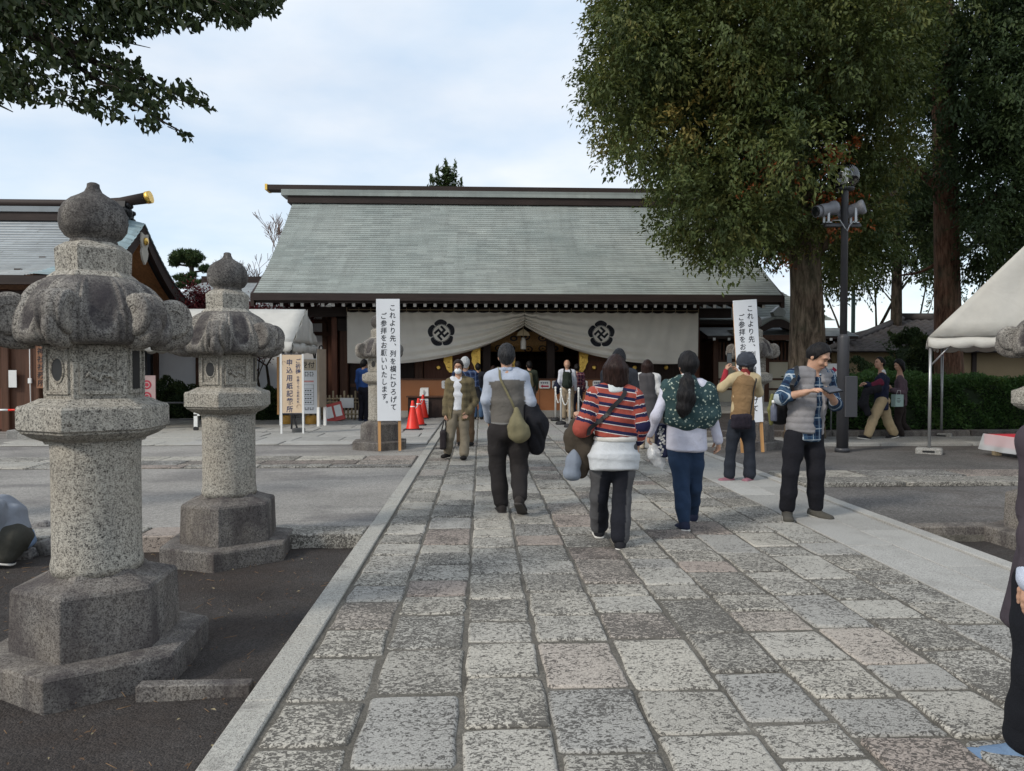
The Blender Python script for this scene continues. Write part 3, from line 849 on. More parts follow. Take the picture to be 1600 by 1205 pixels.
# the white curtain, gathered up at the middle; crests printed on each half
CZ, CY, CW = 3.16, 21.62, 5.25
def curtain_pt(s, v, sgn):
    """s 0 outer edge..1 middle, v 0 bottom..1 top"""
    e = max(0.0, (s - 0.18) / 0.82)
    zb = 1.63 + 1.12 * (0.35 * e ** 1.6 + 0.65 * e ** 3.0) - 0.03 * sin(pi * min(1, s / 0.5)) 
    zt = CZ - 0.03 * abs(sin(s * pi * 15))
    z = zb + (zt - zb) * v
    A = 0.115 * max(0, (s - 0.12) / 0.88) ** 1.2
    # folds run from the gather at the middle and fade as they fan outwards
    w = v ** 0.8 * (1.35 - 0.35 * s)
    fold = A * sin(2 * pi * (4.6 * w + 0.35 * s + 0.06 * sin(9 * s))) * (1 - v) ** 0.8
    fold += 0.018 * sin(2 * pi * (s * 7 + 0.6 * v)) * (1 - 0.7 * s) + 0.012 * sin(2 * pi * (s * 17 + v)) * v
    belly = -0.1 * sin(pi * v) * (0.4 + 0.6 * s) - 0.05 * v * 0
    return (sgn * (CW - CW * s + 0.004) , belly + fold, z)
cur = thing('curtain', 'white gathered curtain with two black crests across the hall front', 'curtain', (HX + 0.17, CY, 0))
for sgn in (-1, 1):
    NS, NV = 170, 60
    rows_ = [[curtain_pt(i / NS, (j / NV), sgn) for i in range(NS + 1)] for j in range(NV + 1)]
    mb = MB(); mb.grid(rows_ if sgn < 0 else [r[::-1] for r in rows_])
    o = mb.build('curtain_panel', M_CURTAIN, cur)
    o.modifiers.new('thickness', 'SOLIDIFY').thickness = 0.006
    # crest, laid on the cloth: five petals round a ring and a manji
    cs = (2.30 if sgn > 0 else 2.47); cz = 2.50 if sgn > 0 else 2.52
    R0 = 0.405
    N = 230
    g = np.linspace(-1.08, 1.08, N)
    GX, GZ = np.meshgrid(g, g)
    rr, aa = np.hypot(GX, GZ), np.degrees(np.arctan2(GZ, GX))
    th = (aa - (95 if sgn < 0 else 92) + 36) % 72 - 36
    half = rr * np.sin(np.radians(np.abs(36 - np.abs(th))))            # distance to the petal seam
    outer = 1.0 + 0.05 * np.cos(np.radians(th * 5)) * 1.0 - 0.04
    corner = np.clip((0.17 - half) / 0.17, 0, 1) ** 2 * 0.13
    petal = (rr < outer - corner) & (rr > 0.66) & (half > 0.024)
    ring = (rr < 0.645) & (rr > 0.612) 
    ang = radians(-47 if sgn < 0 else -45)
    U = (GX * cos(ang) + GZ * sin(ang)) / 0.16; W = (-GX * sin(ang) + GZ * cos(ang)) / 0.16
    ang_ok = (np.abs(U) < 2.5) & (np.abs(W) < 2.5)
    man = ang_ok & (((np.abs(U) < 0.5)) | (np.abs(W) < 0.5) | ((W > 1.5) & (U < 0.5)) & (U > -2.5) | ((W < -1.5) & (U > -0.5)) | ((U > 1.5) & (W > -0.5)) | ((U < -1.5) & (W < 0.5)))
    M = petal | ring | (man & (rr < 0.6))
    def proj(x, z):
        xx = sgn * cs + x * R0; zz = cz + z * R0
        s = 1 - abs(xx) / CW
        lo = curtain_pt(s, 0, sgn)[2]; hi = curtain_pt(s, 1, sgn)[2]
        p = curtain_pt(s, (zz - lo) / (hi - lo), sgn)
        return (xx, p[1] - 0.006, zz)
    idx, vs_, fs_ = {}, [], []
    st = g[1] - g[0]
    jj, ii = np.nonzero(M)
    for j, i in zip(jj, ii):
        f = []
        for dj, di in ((0, 0), (0, 1), (1, 1), (1, 0)):
            k = (j + dj, i + di)
            if k not in idx:
                idx[k] = len(vs_); vs_.append(proj(g[0] + (k[1] - 0.5) * st, g[0] + (k[0] - 0.5) * st))
            f.append(idx[k])
        fs_.append(tuple(f))
    mb = MB(); mb.add(vs_, fs_, 0, True); mb.build('crest', M_INK, o)
tm = MB(); tm.tube([(-0.95 - CW + 1, -0.05, CZ + 0.05), (CW, -0.05, CZ + 0.05)], 0.012, 6)
for i in range(31): 
    x = -CW + 2 * CW * i / 30; tm.box(x - 0.008, x + 0.008, -0.06, -0.03, CZ - 0.03, CZ + 0.11)
tm.build('hanging_rail', M_WOOD_PALE, cur)
# orange-brown front panel of the offering counter, stone sill below
cp = thing('counter', 'long orange-brown panelled counter below the curtain', 'counter', (HX, 21.9, 0))
mb = MB(); mb.box(-3.95, 2.8, 0.0, 0.32, 0.2, 1.13); mb.build('front_panel', M_COUNTER, cp)
mb = MB(); mb.box(-4.0, 2.85, -0.03, 0.36, 1.132, 1.17); mb.build('top_board', M_WOOD_BR, cp)
mb = MB(); mb.box(-5.6, 5.6, -0.06, 0.4, 0.0, 0.2); mb.build('stone_sill', M_SLAB, cp)
for x in (-1.6, 0.65):
    mb = MB(); mb.box(x - 0.006, x + 0.006, -0.003, 0, 0.2, 1.13); mb.build('panel_seam', M_WOOD_BR, cp)
# notices with crimson arrows on the counter
for i, (px, w, arrow) in enumerate(((703, 0.5, 0), (751, 0.38, 1), (851, 0.34, 1), (872, 0.36, 0), (911, 0.28, 0), (934, 0.3, 1))):
    p = at(px, 601, 21.86)
    sg = thing('arrow_notice' if arrow else 'notice', ('small white notice with crimson arrow, ' if arrow else 'small white notice, ') + ['first from the cones on the counter front', 'beside the vest man on the counter front', 'under the olive backpack on the counter front', 'by the bald man on the counter front', 'right of the bald man on the counter front', 'next to the striped sweater on the counter front'][i], 'notice', (p.x, 21.86, p.z), 0, 'notices on the counter front')
    mb = MB()
    r = 0.045
    poly = []
    for cx, cz, a0 in ((w / 2 - r, 0.12 - r, 0), (-w / 2 + r, 0.12 - r, 90), (-w / 2 + r, -0.12 + r, 180), (w / 2 - r, -0.12 + r, 270)):
        for k in range(5): poly.append((cx + r * cos(radians(a0 + 22.5 * k)), cz + r * sin(radians(a0 + 22.5 * k))))
    mb.prism(poly, (0, 0.03, 0), (1, 0, 0), (0, 0, 1), (0, -0.02, 0)); mb.build('board', M_WHITE, sg)
    mb = MB()
    if arrow:
        mb.prism([(-w * .36, 0), (-w * .18, 0.05), (-w * .18, 0.022), (w * .36, 0.022), (w * .36, -0.022), (-w * .18, -0.022), (-w * .18, -0.05)], (0, 0.006, -0.05), (1, 0, 0), (0, 0, 1), (0, -0.004, 0)); mb.build('arrow', M_ARROW, sg)
        mb = MB()
    for r_ in ((0.05,) if arrow else (0.05, -0.03)):
        for k in range(4):
            x = -w * .3 + w * .18 * k
            for (dx, dz, ww, hh) in ((0, 0.018, .022, .004), (0, -0.012, .02, .004), (0.0, 0, .004, .026), (-0.014, -0.002, .003, .014), (0.014, 0.004, .004, .012)):
                mb.box(x + dx - ww, x + dx + ww, 0.002, 0.008, r_ + dz - hh, r_ + dz + hh)
    mb.build('print', M_INKNAVY, sg)
# box of slips and its stand before the counter, near the cones
st = thing('slip_stand', 'low dark wooden stand with a white printed sheet on its front', 'stand', at(680, 650, 21.3).xy.to_3d())
mb = MB(); mb.box(-0.85, 0.75, 0, 0.4, 0.62, 0.66); mb.build('top', M_WOOD_BR, st)
mb = MB(); mb.box(-0.8, 0.7, 0.05, 0.38, 0.02, 0.62); mb.build('body', M_WOOD_DK, st)
mb = MB(); mb.box(-0.52, -0.2, -0.02, 0.0, 0.12, 0.58); sh = mb.build('sheet', M_PAPER, st)
mb = MB()
for k in range(7):
    for q in range(3): mb.box(-0.49 + q * 0.1, -0.42 + q * 0.1, -0.024, -0.021, 0.17 + k * 0.055, 0.19 + k * 0.055)
mb.build('print', plain('print_blue', (0.12, 0.25, 0.42)), sh)
bx = thing('slip_box', 'small white box of paper slips on the dark stand by the cones', 'box', st.location + Vector((-0.33, 0.05, 0.66)))
mb = MB(); mb.add([(-.13, 0, 0), (.13, 0, 0), (.13, .25, 0), (-.13, .25, 0), (-.12, .05, .2), (.12, .05, .2), (.12, .25, .24), (-.12, .25, .24)], [(0, 3, 2, 1), (4, 5, 6, 7), (0, 1, 5, 4), (1, 2, 6, 5), (2, 3, 7, 6), (3, 0, 4, 7)]); mb.build('case', M_PAPER, bx)
mb = MB(); mb.box(-0.01, 0.01, -0.01, 0.0, 0.02, 0.17); mb.build('divider', M_WOOD_DK, bx)
# ------------------------------------------------------------------ the office hall on the left with its curved gable
OY, OX = 19.8, -9.0
office = thing('office_hall', 'brown wooden hall with curved copper gable roof behind the foremost lantern', 'hall', (OX, OY, 0))
def gprof(t):                                           # t 0 eave .. 1 apex, concave; returns offset from the ridge and height
    return 3.55 * (1 - t), 3.50 + 1.95 * (0.27 * t + 0.73 * t ** 2.0)
fp = lambda t: (-gprof(t)[0], gprof(t)[1])
bp = lambda t: (gprof(t)[0], gprof(t)[1])
r1 = slab_under('roof', fp, -16, -0.96, 0.1, M_WOOD_OR, office, 14)
r2 = slab_under('rear_roof', bp, -16, -0.96, 0.1, M_WOOD_OR, office, 14)
for pr_ in (fp, bp): slab_under('verge_soffit', lambda t, q=pr_: (q(t)[0], q(t)[1] - 0.13), -0.955, -0.1, 0.06, M_WOOD_OR, office, 14)
roof_slope('copper_sheeting', fp, lambda t: -16, lambda t: -0.95, 34, 0.6, M_COPPER_L, r1, 0.022)
mb = MB(); mb.box(-16, -0.06, -3.6, -3.5, 3.30, 3.49); mb.build('eave_fascia', M_WOOD_DKX, office)
# verge strip: pale teal sheets that turn down over the gable edge
for prof, par in ((fp, r1), (bp, r2)):
    V, Q, T = [], [], []
    n = 22
    for i in range(1, n):
        t0, t1 = i / n, (i + 1) / n
        for j, (xa, xb) in enumerate(((-0.95, -0.5), (-0.5, -0.12), (-0.12, 0.04))):
            dz = lambda x: 0.02 + (0.02 - 0.16 * max(0, (x + 0.95)) ** 2)
            (ya, za), (yb, zb) = prof(t0), prof(t1)
            b = len(V)
            # fan: outer ends of the sheets sit lower down the slope
            sh = lambda x: 0.18 * (x + 0.95)
            V += [(xa, ya, za + dz(xa) + 0.025), (xb, ya, za + dz(xb) + 0.025), (xb, yb, zb + dz(xb)), (xa, yb, zb + dz(xa)), (xa, ya, za + dz(xa)), (xb, ya, za + dz(xb))]
            Q += [(b, b + 1, b + 2, b + 3), (b + 4, b + 5, b + 1, b)]; tn = random.random(); T += [tn, 0.0]
    o = link('verge_sheeting', mesh_np('verge_sheeting', np.array(V), np.array(Q), M_TEAL, False, {'tone': ('FACE', 'FLOAT', np.array(T))}), par)
    o['kind'] = 'stuff'
def barge(name, x0, x1, top, dep, mat, parent, k0=0.0):
    for prof in (fp, bp):
        mb = MB(); n = 18
        pr = [prof(k0 + (1 - k0) * i / n) for i in range(n + 1)]
        vs = []
        for i, (y, z) in enumerate(pr):
            d = dep * (1 + 0.18 * (1 - i / n))
            vs += [(x0, y, z - top), (x1, y, z - top), (x0, y, z - top - d), (x1, y, z - top - d)]
        fs = []
        for i in range(n):
            a, b = 4 * i, 4 * i + 4
            fs += [(a, a + 1, b + 1, b), (a + 2, b + 2, b + 3, a + 3), (a, b, b + 2, a + 2), (a + 1, a + 3, b + 3, b + 1)]
        fs += [(0, 2, 3, 1), (4 * n, 4 * n + 1, 4 * n + 3, 4 * n + 2)]
        mb.add(vs, fs); mb.build(name, mat, parent)
barge('bargeboard', -0.1, 0.0, 0.10, 0.36, M_WOOD_DK, office)
barge('lower_bargeboard', -0.2, -0.105, 0.36, 0.1, M_BLACK, office, 0.0)
mb = MB(); mb.prism([(-3.0, 3.5), (3.0, 3.5), (1.3, 4.05), (0, 5.15), (-1.3, 4.05)], (-1.75, 0, 0), (0, 1, 0), (0, 0, 1), (-0.08, 0, 0)); mb.build('gable_wall', M_WOOD_BR, office)
for i in range(3):
    mb = MB(); z = 3.6 + 0.42 * i; w = 2.7 - 0.95 * i; mb.box(-1.7, -1.56, -w, w, z, z + 0.16); mb.build('gable_beam', M_WOOD_DK, office)
g = MB(); pts = [(0, 0.05), (0.2, 0.1), (0.23, -0.12), (0.14, -0.3), (0.2, -0.42), (0.12, -0.62), (0, -0.74), (-0.12, -0.62), (-0.2, -0.42), (-0.14, -0.3), (-0.23, -0.12), (-0.2, 0.1)]
g.prism(pts, (-0.02, 0, 4.98), (0, 1, 0), (0, 0, 1), (0.05, 0, 0)); ge = g.build('gable_pendant', plain('weathered_white_wood', (0.45, 0.42, 0.36), 0.7), office)
mb = MB(); mb.lathe([(0, 0.06), (0.09, 0.04), (0.11, 0.0), (0.05, -0.02)], 10); k = mb.build('gilt_boss', M_GOLD, ge, (0.05, 0, 4.86)); k.rotation_euler = (0, pi / 2, 0)
# ridge: dark box, copper top tube ending in gilt, carved end tile
mb = MB(); mb.box(-16, -0.55, -0.2, 0.2, 5.36, 5.58); mb.build('ridge_box', M_WOOD_DKX, office)
mb = MB(); mb.box(-16, -0.5, -0.24, 0.24, 5.58, 5.72); mb.build('ridge_copper', M_TEAL if False else M_COPPER_L, office)
mb = MB(); mb.tube([(-16, 0, 5.84), (-1.6, 0, 5.84), (-0.6, 0, 5.9), (0.1, 0, 6.02)], [0.11, 0.11, 0.12, 0.15], 14); rt = mb.build('ridge_pole', M_WOOD_DKX, office)
mb = MB(); mb.tube([(0.08, 0, 6.02), (0.2, 0, 6.045)], 0.165, 14); mb.build('gilt_cap', M_GOLD, rt)
mb = MB(); mb.prism([(-0.36, 0), (0.36, 0), (0.42, 0.14), (0.3, 0.2), (0.36, 0.36), (0.2, 0.44), (0.16, 0.6), (-0.16, 0.6), (-0.2, 0.44), (-0.36, 0.36), (-0.3, 0.2), (-0.42, 0.14)], (-0.4, 0, 5.3), (0, 1, 0), (0, 0, 1), (-0.22, 0, 0))
for a, b_, c in ((0.2, 0.12, 0.09), (-0.2, 0.12, 0.09), (0, 0.32, 0.13), (0.22, 0.34, 0.07), (-0.22, 0.34, 0.07), (0.08, 0.5, 0.07), (-0.08, 0.5, 0.07)): mb.lathe([(0, 0.05), (c * .7, 0.04), (c, 0), (c, -0.05)], 10, (0, 0, 0)); n_ = 40; mb.v[-n_:] = [(-0.36 + z, x + a, 5.3 + b_ + y) for x, y, z in mb.v[-n_:]]
mb.build('ridge_end_ornament', M_BLACK, office)
# walls, posts, sliding doors
W0 = 17.35 - OY
mb = MB(); mb.box(-14, -1.3, W0, W0 + 0.12, 0.0, 3.3); mb.build('front_wall', M_WOOD_BR, office)
mb = MB(); mb.box(-1.42, -1.3, W0 + 0.12, 2.6, 0.0, 3.6); mb.build('side_wall', M_WOOD_BR, office)
mb = MB(); mb.box(-16, -0.9, W0 - 0.55, W0 - 0.35, 3.0, 3.22); mb.build('eave_beam', M_WOOD_DKX, office)
for x in (-1.36, -2.05, -4.6):
    mb = MB(); mb.bbox(x - 0.09, x + 0.09, W0 - 0.09, W0 + 0.05, 0, 3.3, 0.015); mb.build('post', M_WOOD_BR, office)
rf = MB(); rf.box(-0.04, 0.04, 0, 1.5, -0.05, 0.05); rf_me = rf.mesh('rafter', M_WOOD_DK)
for i in range(26):
    o = link('rafter', rf_me, office, (-15 + 0.56 * i, W0 - 1.02, 3.42)); o.rotation_euler = (radians(16), 0, 0)
    link('rafter_end', re_me, o)
for x0, x1 in ((-3.9, -2.95), (-2.93, -2.15)):
    d = MB(); d.box(x0, x1, W0 - 0.06, W0 - 0.012, 0.05, 1.02); d = d.build('door', M_WOOD_RED, office)
    mb = MB(); mb.box(x0 + 0.06, x1 - 0.06, W0 - 0.05, W0 - 0.02, 1.1, 2.3); mb.build('pane', M_GLASS, d)
    mb = MB(); mb.box(x0, x1, W0 - 0.07, W0 - 0.01, 1.02, 1.1); mb.box(x0, x0 + 0.06, W0 - 0.07, W0 - 0.01, 1.1, 2.4); mb.box(x1 - 0.06, x1, W0 - 0.07, W0 - 0.01, 1.1, 2.4); mb.box(x0 + 0.06, x1 - 0.06, W0 - 0.07, W0 - 0.01, 2.3, 2.4); mb.build('door_frame', M_WOOD_BR, d)
nt = MB(); nt.box(-0.09, 0.09, -0.012, 0, -0.2, 0.2)
tag(nt.build('paper_notice', M_PAPER, None, at(20, 592, W0 + OY - 0.08)), 'white paper notice stuck in the lower corner of the dark door glass', 'notice')
nb = thing('name_board', 'narrow brown name board with dark characters on the office hall corner', 'sign', at(65, 573, W0 + OY - 0.12))
mb = MB(); mb.bbox(-0.11, 0.11, -0.03, 0.03, -0.5, 0.47, 0.01); mb.build('board', plain('name_board_wood', (0.25, 0.12, 0.065), 0.55), nb)
mb = MB(); write(mb, '神社社務所', 0, 0.36, 0.17, 0.185, (0, -0.034, 0), (1, 0, 0), (0, 0, 1)); mb.build('lettering', M_INK, nb)
cb = thing('cable', 'pale cable with a white switch hanging down the brown office wall', 'cable', at(47, 595, W0 + OY - 0.12))
mb = MB(); mb.tube([(0, 0, 1.6), (0.0, 0, 0), (0.01, 0.01, -1.1)], 0.012, 6); mb.build('lead', M_WHITE, cb)
mb = MB(); mb.bbox(-0.04, 0.04, -0.03, 0.02, -0.06, 0.06, 0.01); mb.build('switch', M_WHITE, cb)

# ------------------------------------------------------------------ white-walled wing behind the tent, left of the hall
wing = thing('white_walled_wing', 'white plastered wing with grey copper roof left of the shrine hall', 'building', (-9, 24, 0))
def wprof(t): return -0.75 + 3.9 * t, 3.30 + 1.35 * (0.85 * t + 0.15 * t * t)
wr = slab_under('roof', wprof, -1.2, 4.75, 0.14, M_WOOD_DKX, wing)
slab_under('eave_roof', lambda t: wprof(t * .3), -4.6, -1.21, 0.14, M_WOOD_DKX, wing, 3)
roof_slope('copper_sheeting', wprof, lambda t: -2.0 + 0.8 * t, lambda t: 4.8, 20, 0.6, M_COPPER_L, wr, 0.02)
mb = MB(); mb.box(-1.25, 4.9, 3.05, 3.45, 4.60, 4.86); mb.build('ridge_box', M_WOOD_DKX, wing)
mb = MB(); mb.box(-4.6, 3.95, 0.0, 0.15, 0.55, 3.25); mb.build('wall', M_PLASTER, wing)
mb = MB(); mb.box(-4.6, 4.75, -0.1, 0.2, 0.0, 0.5); mb.build('plinth', M_CONC, wing)
mb = MB(); mb.box(3.96, 5.0, 0.0, 0.14, 2.5, 3.25); mb.build('upper_panel', M_WOOD_BR, wing)
mb = MB(); mb.box(4.725, 5.0, 0.0, 0.14, 0.3, 2.5); mb.build('corner_board', M_WOOD_BR, wing)
mb = MB(); mb.box(3.96, 4.72, -0.06, 0.12, 0.5, 2.55); mb.build('timber_panel', M_WOOD_RED, wing)
for i in range(4):
    mb = MB(); mb.box(3.97 + 0.19 * i, 3.975 + 0.19 * i, -0.066, -0.06, 0.5, 2.55); mb.build('batten', M_WOOD_DK, wing)
for z in (2.55, 2.95):
    mb = MB(); mb.box(-4.6, 4.75, -0.1, 0.16, z, z + 0.12); mb.build('rail', M_WOOD_BR, wing)
for x in (-1.55, -0.2, 1.5, 3.88):
    mb = MB(); mb.bbox(x - 0.08, x + 0.08, -0.08, 0.1, 0.5, 3.2, 0.01); mb.build('post', M_WOOD_BR, wing)
for x0, x1 in ((-3.2, -2.45), (-2.43, -1.66)):
    fr = MB(); fr.box(x0, x1, -0.06, -0.01, 0.78, 0.84); fr.box(x0, x1, -0.06, -0.01, 2.2, 2.27); fr.box(x0, x0 + 0.06, -0.06, -0.01, 0.84, 2.2); fr.box(x1 - 0.06, x1, -0.06, -0.01, 0.84, 2.2)
    fr = fr.build('window', M_BLACK, wing)
    mb = MB(); mb.box(x0 + 0.06, x1 - 0.06, -0.04, -0.012, 0.84, 2.2); mb.build('pane', m_glass('blue_grey_glass', (0.1, 0.12, 0.15), 0.12), fr)
mb = MB(); mb.box(-3.3, -1.5, -0.2, 0.0, 0.68, 0.74); mb.build('sill', M_WHITE, wing)

# ------------------------------------------------------------------ side corridor and small gate right of the hall
side = thing('side_corridor', 'low roofed corridor with cream wall panels right of the shrine hall', 'building', (9.5, 24, 0))
def sprof(t): return -0.7 + 3.2 * t, 3.05 + 1.5 * (0.9 * t + 0.1 * t * t)
sr = slab_under('roof', sprof, -2.6, 1.2, 0.14, M_WOOD_DKX, side)
roof_slope('copper_sheeting', sprof, lambda t: -2.65, lambda t: 2.1 - 0.85 * t, 18, 0.6, M_COPPER, sr, 0.02)
def sprof2(t): return -1.9 + 1.15 * t, 2.48 + 0.32 * t
s2 = slab_under('lower_roof', sprof2, -2.5, 2.25, 0.09, M_WOOD_DKX, side)
roof_slope('copper_sheeting', sprof2, lambda t: -2.52, lambda t: 2.27, 6, 0.6, M_COPPER_L, s2, 0.015)
for i in range(10):
    mb = MB(); mb.box(-2.35 + 0.46 * i, -2.27 + 0.46 * i, -1.92, -0.8, 2.34, 2.42); o = mb.build('rafter', M_WOOD_DK, side)
    mb = MB(); mb.box(-2.35 + 0.46 * i, -2.27 + 0.46 * i, -1.932, -1.922, 2.34, 2.42); mb.build('rafter_end', M_WHITE, o)
for x in (-2.0, -0.35, 1.3, 2.05):
    mb = MB(); mb.bbox(x - 0.09, x + 0.09, -1.15, -0.97, 0.35, 2.42, 0.012); mb.build('post', M_WOOD_BR, side)
for x0, x1 in ((-1.9, -0.45), (-0.25, 1.2), (1.4, 1.95)):
    for z0, z1 in ((0.4, 0.78), (0.84, 1.1), (1.16, 1.68)):
        mb = MB(); mb.box(x0, x1, -1.06, -0.98, z0, z1); mb.build('cream_panel', M_CREAM, side)
    for z in (0.78, 1.1, 1.68):
        mb = MB(); mb.box(x0, x1, -1.1, -0.96, z, z + 0.06); mb.build('rail', M_WOOD_BR, side)
    mb = MB()
    n = int((x1 - x0) / 0.12)
    for i in range(n): 
        b = MB(); X = x0 + 0.06 + 0.12 * i; b.box(X - 0.03, X + 0.03, -1.08, -1.02, 1.74, 2.32); b.build('lattice_slat', M_WOOD_BR, side)
    mb.box(x0, x1, -0.9, -0.86, 1.74, 2.36); mb.build('backing', M_BLACK, side)
for i, (z, d) in enumerate(((0.14, 1.9), (0.27, 1.6), (0.4, 1.3))):
    mb = MB(); mb.bbox(-2.4, 2.3, -d, -0.9, z - 0.14, z, 0.012); mb.build('stone_step', M_SLAB, side)
mb = MB(); mb.box(-2.7, 2.0, 0.4, 0.55, 0.0, 3.1); mb.build('back_wall', M_WOOD_BR, side)
# the little curved gable over the corridor opening
kg = thing('porch_gable', 'small curved copper gable with carved end over the corridor doorway', 'porch', (9.05, 22.05, 2.45))
def kprof(u): return 0.5 * (0.5 + 0.5 * cos(pi * min(1, abs(u)))) ** 1.3 + 0.08 * abs(u)
mb = MB(); us = np.linspace(-1.15, 1.15, 31)
mb.grid([[(u * 1.05, y, 0.12 + kprof(u / 1.15) + dz) for u in us] for y, dz in ((-0.35, 0.0), (0.9, 0.05))])
o = mb.build('gable_roof', M_COPPER, kg)
sd = o.modifiers.new('thickness', 'SOLIDIFY'); sd.thickness = 0.09
o.data.attributes.new('tone', 'FLOAT', 'FACE').data.foreach_set('value', [random.random() for _ in o.data.polygons])
mb = MB(); poly = [(u * 1.0, 0.0 + kprof(u / 1.15)) for u in us] + [(u * 1.0, -0.14 + kprof(u / 1.15) * 0.8) for u in us[::-1]]
mb.prism(poly, (0, -0.33, 0.02), (1, 0, 0), (0, 0, 1), (0, 0.06, 0)); mb.build('curved_bargeboard', M_WOOD_DK, kg)
mb = MB(); mb.prism([(-.16, 0), (.16, 0), (.2, .12), (.1, .22), (0, .3), (-.1, .22), (-.2, .12)], (0, -0.42, 0.62), (1, 0, 0), (0, 0, 1), (0, 0.25, 0)); mb.build('ridge_end_ornament', M_COPPER, kg)
mb = MB(); mb.box(-0.95, 0.95, -0.2, 0.7, -0.1, 0.05); mb.build('lintel', M_WOOD_BR, kg)

# ------------------------------------------------------------------ tiled-roof house behind the hedge
hs = thing('tiled_house', 'low house with grey clay tiled hip roof behind the hedge', 'house', (17, 24.5, 0))
V, Q, T = [], [], []
def tile_roof():
    ey, rz, ez = -2.6, 3.15, 2.0
    n, step = 13, 0.3
    for i in range(n):
        t0, t1 = i / n, (i + 1) / n
        y0, y1 = ey * (1 - t0), ey * (1 - t1)
        z0, z1 = ez + (rz - ez) * t0, ez + (rz - ez) * t1
        xl0 = -6.3 + 3.9 * t0
        x = xl0
        while x < 9:
            tn = min(1, max(0, random.gauss(0.45, 0.27)))
            prof = [(0, 0.0), (0.25, 0.035), (0.5, 0.045), (0.75, 0.02), (1.0, 0.0)]
            b = len(V)
            for u, h in prof:
                V.append((x + u * step, y0 - 0.01, z0 + h + 0.035)); V.append((x + u * step, y1, z1 + h))
                V.append((x + u * step, y0 - 0.01, z0 + h * 0.3))
            for k in range(4):
                Q.append((b + 3 * k, b + 3 * k + 3, b + 3 * k + 4, b + 3 * k + 1)); T.append(tn)
                Q.append((b + 3 * k + 2, b + 3 * k + 5, b + 3 * k + 3, b + 3 * k)); T.append(tn)
            x += step
tile_roof()
rd = MB(); rd.add([(-6.35, -2.62, 1.98), (9, -2.62, 1.98), (9, 0, 3.13), (-2.4, 0, 3.13), (9, 2.6, 1.98), (-6.35, 2.6, 1.98)], [(0, 1, 2, 3), (3, 2, 4, 5), (0, 3, 5), (0, 5, 4, 1)])
rd = rd.build('roof', M_WOOD_DKX, hs)
o = link('roof_tile', mesh_np('roof_tile', np.array(V), np.array(Q), M_RTILE, False, {'tone': ('FACE', 'FLOAT', np.array(T))}), rd); o['kind'] = 'stuff'
def tonebuild(mb, name, mat, parent):
    o = mb.build(name, mat, parent); o.data.attributes.new('tone', 'FLOAT', 'FACE').data.foreach_set('value', [random.random() for _ in o.data.polygons]); return o
mb = MB(); mb.tube([(-6.35, -2.6, 2.06), (-2.4, 0, 3.24)], 0.1, 8); tonebuild(mb, 'hip_ridge', M_RTILE, rd)
mb = MB(); mb.tube([(-2.5, 0, 3.26), (9, 0, 3.26)], 0.13, 8); tonebuild(mb, 'ridge', M_RTILE, rd)
mb = MB(); mb.box(-5.7, 8.8, -1.9, 2.2, 0.0, 2.0); mb.build('wall', plain('ochre_wall', (0.3, 0.225, 0.13), 0.85, 0, 0.15, 1.0), hs)
for x in (-5.6, -3.7, -1.2, 1.2, 3.4): 
    mb = MB(); mb.box(x - 0.07, x + 0.07, -1.96, -1.9, 0.0, 2.0); mb.build('post', M_WOOD_DK, hs)
for i in range(9):
    mb = MB(); mb.box(1.35 + 0.2 * i, 1.39 + 0.2 * i, -2.02, -1.98, 0.5, 1.9); mb.build('window_bar', M_BLACK, hs)
mb = MB(); mb.box(1.3, 3.3, -1.94, -1.905, 0.6, 1.8); mb.build('window', M_GLASS, hs)

